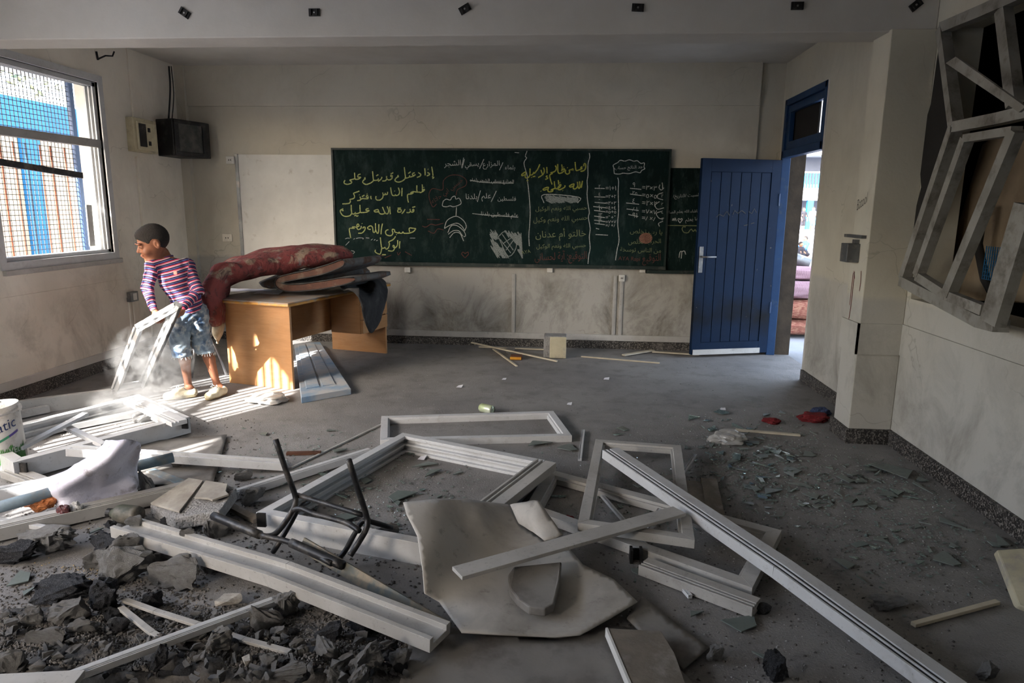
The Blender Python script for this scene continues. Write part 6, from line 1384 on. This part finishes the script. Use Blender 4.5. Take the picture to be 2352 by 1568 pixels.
put('can_body', MB().lathe(a, [(.001, 0), (.026, .002), (.033, .012), (.033, .105), (.027, .118), (.001, .112)], 22, ax), 'can_green', cn, smooth=True); put('can_end', MB().lathe(a + ax * .113, [(.001, .0), (.026, .0), (.028, .006), (.025, .006)], 22, ax), 'aluminium_dark', cn)
tag(put('paper_tag', MB().box(P(1124, 944) + Vector((-.02, -.02, 0)), P(1124, 944) + Vector((.02, .0, .04))), 'lath_cream', bevel=.004, origin=P(1124, 944)), 'small cream cardboard piece against the green can', 'cardboard')
for k, (x, y, w_, lab) in enumerate(((1393, 870, 14, 'white paper scrap on the middle floor before the blackboard end'), (1158, 872, 10, 'tiny paper scrap right of the middle floor strips'), (1056, 888, 14, 'white paper scrap nearest the desk side of the floor'), (1308, 928, 12, 'white paper scrap beyond the empty frame'), (937, 786, 10, 'white paper scrap at the back skirting beside the desk'), (1660, 940, 14, 'white scrap on the floor toward the pillar'), (970, 1052, 18, 'white paper scrap inside the deep frame'))):
    q0 = P(x, y, .006); s_ = w_ / 2 * (q0 - CAM).dot(FW) / F
    paper('paper_scrap', [q0 + Vector((-s_, -s_, 0)), q0 + Vector((s_ * .7, -s_ * 1.2, 0)), q0 + Vector((s_, s_, .008)), q0 + Vector((-s_ * .6, s_ * .8, .004))], lab)
# leaning slab and odd lumps on the right
o = put('leaning_slab', MB().prism([P(2290, 1262, .12), P(2352, 1258, .14), P(2420, 1330, .08), P(2420, 1420, .02), P(2340, 1390, .02)], (.0, .02, -.03)), 'cream_stone', bevel=.006, origin=P(2345, 1390)); tag(o, 'pale slab leaning at the foot of the right wall', 'slab')
# ------------------------------------------------------------------ rubble lumps (photo position, size in pixels)
BIG = [('c',107,1244,150,58,-.35,'long pale concrete slab piece at the left edge of the rubble'),('a',38,1272,120,52,-.2,'big dark asphalt lump at the left edge'),('a',234,1250,105,46,-.45,'long asphalt lump behind the largest concrete lump'),('a',354,1262,78,34,.1,'asphalt lump below the bent channel end'),('c',288,1256,62,50,.4,'angular concrete lump on top of the largest one'),('c',296,1308,135,86,.2,'largest angular concrete lump in the rubble'),('c',221,1290,68,46,0,'concrete lump left of the largest one'),('c',384,1286,68,38,.3,'flat concrete lump right of the largest one'),('c',394,1336,125,78,-.3,'large wedge of concrete near the thin conduits'),
('a',141,1356,170,54,-.5,'long rough asphalt bar across the left rubble'),('a',240,1380,90,88,.3,'square asphalt block in the middle of the rubble'),('a',349,1384,58,42,.6,'shiny asphalt lump below the concrete wedge'),('c',160,1412,88,66,.2,'concrete corner piece below the long asphalt bar'),('c',187,1448,74,42,0,'pitted concrete lump under the corner piece'),('a',256,1418,42,42,0,'small round asphalt lump under the square block'),('a',272,1440,48,36,.5,'small asphalt lump left of the thin conduit'),('c',77,1426,62,42,.1,'grey concrete lump near the left edge under the asphalt bar'),('c',32,1532,80,58,.2,'speckled concrete lump in the bottom left corner'),
('c',99,1480,90,48,-.2,'brown-grey concrete lump above the thin ribbed profile'),('a',368,1516,48,58,.4,'upright asphalt lump below the thin ribbed profile'),('c',482,1300,48,46,.1,'rough concrete lump below the bent channel'),('t',450,1464,70,40,.4,'wedge of tile under the thin ribbed profile'),('t',522,1380,84,32,-.2,'flat grey slab piece beside the thin ribbed profile'),('a',19,1224,48,36,.2,'jagged asphalt lump beside the left edge strip'),('c',309,1198,40,24,0,'concrete lump lying in the end of the bent channel'),('a',386,1196,42,27,.3,'asphalt lump in front of the broken tile slab'),('a',253,1208,27,24,.1,'small black lump beside the dusty bottle'),
('c',506,1216,80,42,.2,'crumbled concrete heap under the chair leg'),('c',429,1228,34,20,0,'small lump sitting on the bent channel'),('c',610,1418,82,74,.35,'cracked concrete block left of the concrete brick'),('c',655,1392,62,64,-.6,'upright concrete brick by the thin ribbed profile end'),('a',754,1460,86,48,0,'wide asphalt lump in the near middle rubble'),('a',829,1440,64,56,.3,'dark asphalt lump under the bent channel'),('a',880,1420,104,42,.5,'asphalt rubble tucked under the channel end'),('a',730,1380,38,30,.2,'lone small asphalt lump below the channel'),('c',749,1500,82,52,-.6,'long concrete piece in the near middle rubble'),('c',842,1524,90,72,.2,'tall concrete lump at the near middle edge'),
('c',698,1508,40,40,.1,'round concrete lump in the near middle rubble'),('c',653,1560,108,30,0,'flat concrete piece on the bottom edge'),('c',773,1550,54,48,.3,'grey concrete lump on the bottom edge'),('c',826,1560,58,42,.6,'pointed concrete lump on the bottom edge beside the tall one'),('c',922,1520,62,48,.2,'concrete lump at the edge of the grey vinyl'),('c',640,1454,42,30,0,'concrete lump below the cracked block'),('c',684,1484,44,32,.2,'square concrete lump near the bent grey strip'),('c',504,1476,58,56,.5,'blocky concrete lump left of the gravel patch'),('c',621,1520,44,34,.2,'concrete lump beside the pale shard'),('t',568,1520,32,36,.4,'pale pointed shard in the gravel'),
('c',621,1326,32,28,.1,'small concrete lump under the bent channel'),('c',886,1232,72,34,.2,'flat stone piece inside the deep frame corner'),('c',338,1110,42,66,.2,'dark upright stone behind the pale cloth'),('c',418,1066,46,36,.1,'concrete lump by the end of the pipe'),('c',582,1144,66,40,.3,'concrete lump behind the tip of the broken tile slab'),('c',336,958,60,30,.5,'dusty lump of plaster inside the deep left frame'),('a',1778,1534,52,74,.3,'black asphalt lump at the near right edge'),('c',1640,1504,42,36,.2,'grey lump beside the vinyl corner'),('c',2045,1385,92,26,.1,'low dark lump beyond the long diagonal bar'),('c',2265,1545,70,34,.2,'crumbled stone in the near right corner'),('c',1174,806,30,14,.1,'small stone beside the long leaning strip'),('c',560,1098,44,22,.3,'flat stone chip behind the broken tile slab')]
def inpoly(x, y, poly):
    r = False; j = len(poly) - 1
    for i in range(len(poly)):
        if (poly[i][1] > y) != (poly[j][1] > y) and x < (poly[j][0] - poly[i][0]) * (y - poly[i][1]) / (poly[j][1] - poly[i][1]) + poly[i][0]: r = not r
        j = i
    return r
ZA = [(0, 1400), (130, 1395), (300, 1425), (470, 1400), (600, 1440), (720, 1440), (900, 1470), (965, 1568), (0, 1568)]
def bed(x, y):
    if not inpoly(x, y, ZA): return 0.
    d_ = min(math.hypot(x - (a[0] + (c[0] - a[0]) * t), y - (a[1] + (c[1] - a[1]) * t)) for a, c in zip(ZA[:8], ZA[1:8]) for t in (0, .25, .5, .75, 1))
    return min(1., d_ / 90) * (.045 + .03 * noise.noise(Vector((x * .012, y * .02, 0))))
LIFT = {'angular concrete lump on top of the largest one': .06, 'concrete lump lying in the end of the bent channel': .10, 'small lump sitting on the bent channel': .105}
for k, (ty, x, y, w_, h_, an, lab) in enumerate(BIG):
    o = chunk({'c': 'concrete_lump', 'a': 'asphalt_lump', 't': 'tile_piece'}[ty], PROTO[ty][k % len(PROTO[ty])], x, y, w_, h_, an + (k * 1.3 % .5), LIFT.get(lab, 0.) + bed(x, y), 1.15)
    tag(o, lab, {'c': 'rubble', 'a': 'rubble', 't': 'tile'}[ty])
rr = random.Random(21); n = 0; LAB = ('fist-sized grey lump in the left part of the near rubble', 'fist-sized grey lump in the middle of the near rubble', 'fist-sized grey lump in the near rubble beside the grey vinyl')
while n < 215:
    x, y = rr.uniform(0, 965), rr.uniform(1395, 1580)
    if not inpoly(x, y, ZA): continue
    s_ = rr.uniform(16, 42) * (.75 + (y - 1400) / 500)
    o = chunk('small_rubble_lump', SMALL[rr.randrange(6)], x, y, s_, s_ * rr.uniform(.6, .95), rr.uniform(0, 6), bed(x, y) + .006, 1.05, rr.uniform(-.5, .5))
    tag(o, LAB[min(2, int(x / 330))], 'rubble', 'small lumps of the near rubble, ' + ('left', 'middle', 'by the vinyl')[min(2, int(x / 330))]); n += 1
# gravel and grit: far too many to count
def scatter(name, label, zones, count, s0, s1, m, seed, cat='gravel', lift=False):
    rr = random.Random(seed); mb = MB()
    base = [(-.5, -.4, 0), (.5, -.45, 0), (.45, .5, 0), (-.4, .45, 0), (-.2, -.15, .6), (.3, -.1, .5), (.1, .3, .65)]
    fc = [(0, 1, 5, 4), (1, 2, 6, 5), (2, 3, 6), (3, 0, 4, 6), (4, 5, 6)]
    for k in range(count):
        zn, wt = zones[min(int(rr.random() ** 1.0 * len(zones)), len(zones) - 1)]
        x0, y0, x1, y1 = zn; x, y = rr.uniform(x0, x1), rr.uniform(y0, y1)
        p = P(x, y); s_ = rr.uniform(s0, s1) * wt; a = rr.uniform(0, 6.28); ca, sa_ = math.cos(a), math.sin(a)
        if p.x < XL + .05 or p.x > XR - .05 or (p.x > 1.82 and p.y > 4.4) or p.y > YB - .05: continue
        ky, kz = rr.uniform(.6, 1), rr.uniform(.6, 1.1); zb = bed(x, y) if lift else 0
        mb.add([(p.x + (vx * ca - vy * sa_) * s_, p.y + (vx * sa_ + vy * ca) * s_ * ky, zb - .002 + vz * s_ * kz) for vx, vy, vz in base], fc)
    o = put(name, mb, m); tag(o, label, cat, kind='stuff')
mat('gravel_dark', (112, 109, 106), (92, 89, 87), 14, .95)
scatter('gravel', 'grey gravel filling the near left rubble', [((0, 1300, 480, 1568), 1), ((300, 1390, 960, 1568), 1), ((0, 1400, 960, 1590), 1.1)], 13000, .004, .015, 'gravel_dark', 41, lift=True)
mat('rubble_bed', (96, 93, 90), (80, 77, 75), 20, .95, .6, 60)
sheet('rubble_bed', 'bed of crushed concrete under the near left rubble', 'rubble', [(x, y + (60 if y > 1560 else 0), .004) for x, y in ZA], [(x, y, bed(x, y)) for x in range(60, 900, 60) for y in range(1430, 1620, 30) if bed(x, min(y, 1567)) > .01], 'rubble_bed', 12, .004, .006)['kind'] = 'stuff'
mat('grit_yellow', (176, 156, 112), (156, 136, 94), 30, .9)
scatter('yellow_grit', 'yellowish grit sprinkled over the rubble', [((60, 1200, 480, 1420), 1), ((520, 1460, 640, 1540), 1), ((140, 1300, 260, 1360), 1)], 900, .003, .009, 'grit_yellow', 42)
scatter('floor_grit', 'fine grit and chips strewn over the whole floor', [((300, 830, 1700, 1000), .55), ((500, 1000, 1900, 1300), .7), ((900, 1200, 2200, 1568), .8), ((1600, 950, 2352, 1400), .7), ((0, 950, 600, 1250), .9)], 9000, .003, .014, 'rubble_concrete', 43)
scatter('dark_grit', 'dark crumbs and chips strewn over the floor', [((300, 830, 1700, 1000), .6), ((500, 1000, 1900, 1300), .8), ((900, 1200, 2200, 1568), .9), ((1600, 950, 2352, 1400), .8), ((0, 950, 600, 1250), 1.1), ((250, 1150, 1000, 1440), 1.2)], 5000, .004, .016, 'rubble_bed', 44)
# ------------------------------------------------------------------ broken glass
def shard_mesh(seed, n):
    rr = random.Random(seed); an = sorted(rr.uniform(0, 6.28) for _ in range(n)); pts = [(math.cos(a) * rr.uniform(.25, .55), math.sin(a) * rr.uniform(.2, .5)) for a in an]
    mb = MB().prism([Vector((x, y, 0)) for x, y in pts], (0, 0, .03)); me = bpy.data.meshes.new('shard'); me.from_pydata([Vector(v) for v in mb.v], [], mb.f); return me
SH = []
for k in range(12):
    me = shard_mesh(500 + k, 3 + k % 3); me.materials.append(MATS['glass_clear' if k % 2 else 'glass_dusty']); SH.append(me)
def shard(x, y, wpx, seed, label=None, group=None, z=.004, wide=False):
    rr = random.Random(seed); p = P(x, y); k = (p - CAM).dot(FW) / F
    if p.x > XR - .06 or (p.x > 1.8 and p.y > 4.38): return None
    o = bpy.data.objects.new('glass_shard', SH[rr.randrange(6) * 2 if wide else rr.randrange(12)]); COL.objects.link(o); s_ = wpx * k
    o.scale = (s_, s_ * (rr.uniform(.9, 1.3) if wide else rr.uniform(.4, 1.2)), .14 if s_ < .25 else .1); o.rotation_euler = (rr.gauss(0, .03 if wide else .10), rr.gauss(0, .03 if wide else .10), rr.uniform(0, 6.28)); o.location = (p.x, p.y, z + s_ * .035)
    return tag(o, label, 'glass', group)
BS = [(2040, 1090, 110, 'largest glass sheet fragment near the right skirting'), (2130, 1120, 70, 'glass fragment touching the right skirting'), (1955, 1100, 52, 'square glass fragment left of the largest one'), (1790, 1140, 62, 'five sided glass fragment in the middle of the scatter'), (1840, 1125, 48, 'triangular glass fragment beside the five sided one'), (1735, 1118, 46, 'glass fragment nearest the pale board'), (1990, 1150, 46, 'glass fragment in front of the largest one'), (2200, 1200, 66, 'glass fragment halfway along the right skirting'), (2262, 1240, 72, 'glass slab at the right before the leaning slab'), (2180, 1290, 64, 'green edged glass fragment left of the leaning slab'), (1930, 1300, 50, 'lone glass fragment beyond the long diagonal bar'), (1985, 1330, 40, 'dusty glass fragment on the dark floor'), (1690, 1425, 84, 'clear curved glass fragment in the near right'), (1610, 1420, 54, 'glass fragment left of the clear curved one'), (1250, 1030, 78, 'rectangular glass fragment right of the deep frame'), (1310, 1032, 52, 'pair of green glass slivers beside the short thin rod'), (1740, 1520, 46, 'glass fragment beside the near right asphalt lump'), (1465, 1315, 26, 'round glass chip by the black clip'), (985, 1080, 62, 'curved green glass sliver inside the deep frame'), (1010, 1095, 56, 'broken green glass piece inside the deep frame'), (935, 1146, 76, 'long glass sliver across the deep frame'), (770, 1185, 84, 'large glass fragment behind the chair frame'), (560, 1120, 50, 'dusty glass pane piece near the tile slab'), (690, 1110, 70, 'glass pane piece leaning on the deep frame'), (30, 1335, 62, 'pale green glass piece at the left of the rubble'), (80, 1362, 48, 'glass strip on the long asphalt bar'), (228, 1226, 34, 'small glass rectangle by the dusty bottle'), (250, 1465, 30, 'glass square in the near rubble')]
for k, (x, y, w_, lab) in enumerate(BS): shard(x, y, w_ * 1.35, 900 + k, lab, wide=True)
rr = random.Random(77); n = 0
GZ = [((1580, 960, 1860, 1150), 95), ((1700, 1050, 2200, 1180), 75), ((1250, 1010, 1620, 1250), 30), ((1900, 1150, 2330, 1330), 35), ((560, 1000, 900, 1130), 24), ((700, 1080, 1130, 1240), 26)]
GL = ['small glass sliver in the glitter before the pillar', 'small glass sliver toward the right skirting', 'small glass sliver around the small frame', 'small glass sliver on the dark floor by the right wall', 'small glass sliver left of the deep frame', 'small glass sliver inside the deep frame']
for gi, (zn, cnt) in enumerate(GZ):
    for _ in range(cnt):
        x = rr.gauss((zn[0] + zn[2]) / 2, (zn[2] - zn[0]) / 3.4); y = rr.gauss((zn[1] + zn[3]) / 2, (zn[3] - zn[1]) / 3.4)
        shard(x, y, rr.uniform(16, 54), rr.randrange(10 ** 6), GL[gi], 'slivers: ' + GL[gi])
mb = MB()
for _ in range(2600):
    zn = GZ[min(int(rr.random() ** 1.5 * 6), 5)][0]; x = rr.gauss((zn[0] + zn[2]) / 2, (zn[2] - zn[0]) / 3); y = rr.gauss((zn[1] + zn[3]) / 2, (zn[3] - zn[1]) / 3); p = P(x, y)
    if p.x > XR - .04 or (p.x > 1.83 and p.y > 4.42) or p.y > 7: continue
    s_ = rr.uniform(.004, .014); a = rr.uniform(0, 6.28); t = rr.uniform(-.4, .4)
    c = Vector((p.x, p.y, .004)); u = Vector((math.cos(a), math.sin(a), t)) * s_; v_ = Vector((-math.sin(a), math.cos(a), 0)) * s_ * .6
    mb.add([c - u, c + v_, c + u, c - v_, c + Vector((0, 0, .005))], [(0, 1, 4), (1, 2, 4), (2, 3, 4), (3, 0, 4)])
tag(put('glass_crumbs', mb, 'glass_clear'), 'sparkling crumbs of broken glass over the right floor', 'glass', kind='stuff')
# ------------------------------------------------------------------ people and bedding in the courtyard
def figure(name, label, base, h_, facing, shirt, pants, squat=False):
    t = thing(name, label, 'person', base); Bz = np.array(tuple(base), float); f_ = np.array([math.cos(facing), math.sin(facing), 0]); s_ = np.array([-f_[1], f_[0], 0]); u = np.array([0, 0, 1.])
    def q(a, c, d_): return Bz + (f_ * a + s_ * c + u * d_) * h_
    hs = SDF(Bz - .55 * h_, Bz + np.array([.55, .55, 1.05]) * h_, h_ * .011)
    top = SDF(Bz - .5 * h_, Bz + np.array([.5, .5, 1.0]) * h_, h_ * .012); leg = SDF(Bz - .5 * h_, Bz + np.array([.5, .5, .9]) * h_, h_ * .012)
    dz = -.34 if squat else 0; hipz = .50 + dz
    hs.ell(q(.0, 0, .93 + dz), (.065 * h_, .058 * h_, .075 * h_), None, .01); hs.cone(q(0, 0, .80 + dz), q(0, 0, .88 + dz), .032 * h_, .032 * h_, .02)
    hs.ell(q(.06, 0, .915 + dz), (.014 * h_,) * 3, None, .01)
    top.cone(q(0, 0, .78 + dz), q(0, 0, .54 + dz), .095 * h_, .085 * h_, .03); top.cone(q(0, -.11, .78 + dz), q(0, .11, .78 + dz), .05 * h_, .05 * h_, .04)
    for k in (-1, 1):
        el = q(.05 if not squat else .12, k * .15, .62 + dz); wr = q(.10 if not squat else .22, k * .13 if not squat else k * .07, .48 + dz)
        top.cone(q(0, k * .12, .78 + dz), el, .042 * h_, .038 * h_, .02); hs.cone(el, wr, .028 * h_, .02 * h_, .01); hs.cone(q(0, 0, .78 + dz), el, .03 * h_, .028 * h_, .02); hs.cone(wr, wr - u * .05 * h_, .022 * h_, .014 * h_, .01)
        kn = q(.02, k * .06, .27) if not squat else q(.2, k * .1, .30); an = q(0, k * .06, .04) if not squat else q(.08, k * .09, .03)
        leg.cone(q(0, k * .055, hipz), kn, .075 * h_, .052 * h_, .02); hs.cone(q(0, k * .05, hipz), kn, .05 * h_, .04 * h_, .02); hs.cone(kn, an, .04 * h_, .026 * h_, .02); hs.cone(an, an + f_ * .09 * h_ - u * .01 * h_, .028 * h_, .02 * h_, .01)
    hs.cone(q(0, 0, .80 + dz), q(0, 0, hipz), .05 * h_, .06 * h_, .03); leg.cone(q(0, -.05, hipz), q(0, .05, hipz), .085 * h_, .085 * h_, .02)
    put('body', hs.mesh(), 'skin', t, smooth=True); put('top', top.mesh(), shirt, t, smooth=True); put('shorts', leg.mesh(), pants, t, smooth=True)
    hr = SDF(q(0, 0, .93 + dz) - .12 * h_, q(0, 0, .93 + dz) + .13 * h_, h_ * .01); hr.ell(q(-.012, 0, .945 + dz), (.07 * h_, .063 * h_, .075 * h_), None, .01); hr.plane(q(.02, 0, .93 + dz), f_ * .7 - u * .7); put('hair', hr.mesh(), 'hair_black', t, smooth=True)
mat('shirt_white', (210, 214, 220), (200, 204, 212), 6, .9); mat('shorts_blue', (70, 150, 200), (60, 136, 186), 6, .9); mat('shirt_sky', (40, 92, 150), (32, 78, 132), 6, .9); mat('dark_clothes', (34, 33, 40), (26, 25, 32), 6, .9)
p = PY(1864, 534, 46); figure('person', 'far figure in white shirt and blue shorts standing across the courtyard', Vector((p.x, 46, .25)), 1.5, -1.8, 'shirt_white', 'shorts_blue')
p = PY(1841, 545, 45); figure('person', 'far figure in dark clothes standing at the edge of the doorway view', Vector((p.x, 45, .25)), 1.45, -1.2, 'dark_clothes', 'dark_clothes')
p = P(1846, 592); figure('person', 'child in sky blue shirt squatting in the courtyard', p, 1.05, -2.6, 'shirt_sky', 'dark_clothes', True)
p = P(1836, 606); figure('person', 'child in dark clothes crouching nearest the doorway edge', p, .95, -1.0, 'dark_clothes', 'dark_clothes', True)
b = NB('striped_bedding'); wv = b.n.new('ShaderNodeTexWave'); wv.inputs['Scale'].default_value = 9; wv.inputs['Distortion'].default_value = 2; b.link(b.tc.outputs['Object'], wv.inputs['Vector'])
b.fin(b.ramp(wv.outputs['Fac'], [(0, srgb(60, 40, 52)), (.4, srgb(150, 100, 118)), (.7, srgb(206, 186, 192)), (1, srgb(110, 70, 88))]), .9)
mat('floral_maroon', (112, 56, 48), (150, 110, 90), 9, .9, .3, 20)
def cushion(c, sx, sy, sz, m, label, seed):
    bm = bmesh.new(); bmesh.ops.create_icosphere(bm, subdivisions=4, radius=1)
    for v_ in bm.verts:
        v_.co = Vector([math.copysign(abs(t) ** .6, t) for t in v_.co]); v_.co *= 1 + nz(v_.co, 2.5, .12, seed) + nz(v_.co, 6, .05, seed)
    me = bpy.data.meshes.new('rolled_mattress'); bm.to_mesh(me); bm.free(); me.materials.append(MATS[m]); me.polygons.foreach_set('use_smooth', [True] * len(me.polygons))
    o = bpy.data.objects.new('rolled_mattress', me); COL.objects.link(o); o.location = c; o.scale = (sx / 2, sy / 2, sz / 2); return tag(o, label, 'mattress')
c = P(1838, 772); c = Vector((c.x, c.y + .25, 0))
cushion(c + Vector((0, 0, .10)), .85, .6, .2, 'floral_maroon', 'flat floral mattress at the bottom of the pile outside the door', 1); cushion(c + Vector((0, .02, .32)), .8, .6, .24, 'floral_maroon', 'maroon folded mattress in the middle of the pile outside the door', 2)
cushion(c + Vector((.02, .05, .55)), .75, .55, .22, 'striped_bedding', 'striped pink mattress near the top of the pile outside the door', 3); cushion(c + Vector((.05, .15, .74)), .6, .5, .16, 'striped_bedding', 'striped blanket on top of the pile outside the door', 4)
rl = c + Vector((.1, .35, .9)); tag(put('rolled_mat', MB().tube([rl + Vector((-.4, .1, .12)), rl + Vector((.12, -.05, -.06))], .075, 16), 'grey_steel', smooth=True, origin=rl), 'grey rolled mat leaning on the pile outside the door', 'mat')
# ------------------------------------------------------------------ dust kicked up by the dragged sash
m_ = bpy.data.materials.new('dust_volume'); m_.use_nodes = True; t = m_.node_tree; t.nodes.remove(t.nodes['Principled BSDF'])
vs = t.nodes.new('ShaderNodeVolumeScatter'); vs.inputs['Color'].default_value = (.93, .92, .90, 1); vs.inputs['Anisotropy'].default_value = .2
tc = t.nodes.new('ShaderNodeTexCoord'); no = t.nodes.new('ShaderNodeTexNoise'); no.inputs['Scale'].default_value = 3.2; no.inputs['Detail'].default_value = 5; no.inputs['Roughness'].default_value = .62; no.inputs['Distortion'].default_value = .8
t.links.new(tc.outputs['Object'], no.inputs['Vector'])
ln = t.nodes.new('ShaderNodeVectorMath'); ln.operation = 'LENGTH'; t.links.new(tc.outputs['Object'], ln.inputs[0])
fo = t.nodes.new('ShaderNodeMapRange'); fo.inputs[1].default_value = 1.0; fo.inputs[2].default_value = .25; t.links.new(ln.outputs['Value'], fo.inputs[0])
ns = t.nodes.new('ShaderNodeMapRange'); ns.inputs[1].default_value = .46; ns.inputs[2].default_value = .70; t.links.new(no.outputs['Fac'], ns.inputs[0])
mu = t.nodes.new('ShaderNodeMath'); mu.operation = 'MULTIPLY'; t.links.new(fo.outputs[0], mu.inputs[0]); t.links.new(ns.outputs[0], mu.inputs[1])
m2_ = t.nodes.new('ShaderNodeMath'); m2_.operation = 'MULTIPLY'; m2_.inputs[1].default_value = 16.0; t.links.new(mu.outputs[0], m2_.inputs[0]); t.links.new(m2_.outputs[0], vs.inputs['Density'])
t.links.new(vs.outputs[0], t.nodes['Material Output'].inputs['Volume'])
bm = bmesh.new(); bmesh.ops.create_icosphere(bm, subdivisions=3, radius=1); me = bpy.data.meshes.new('dust_cloud'); bm.to_mesh(me); bm.free(); me.materials.append(m_)
for lab, c, sc in (('pale dust swirling up under the dragged window', PY(350, 840, 4.95), (.36, .30, .36)), ('pale dust spilling over the deep left frame', P(320, 930, .12), (.40, .28, .16))):
    o = bpy.data.objects.new('dust_cloud', me); COL.objects.link(o); o.location = c; o.scale = sc; tag(o, lab, 'dust', kind='stuff')
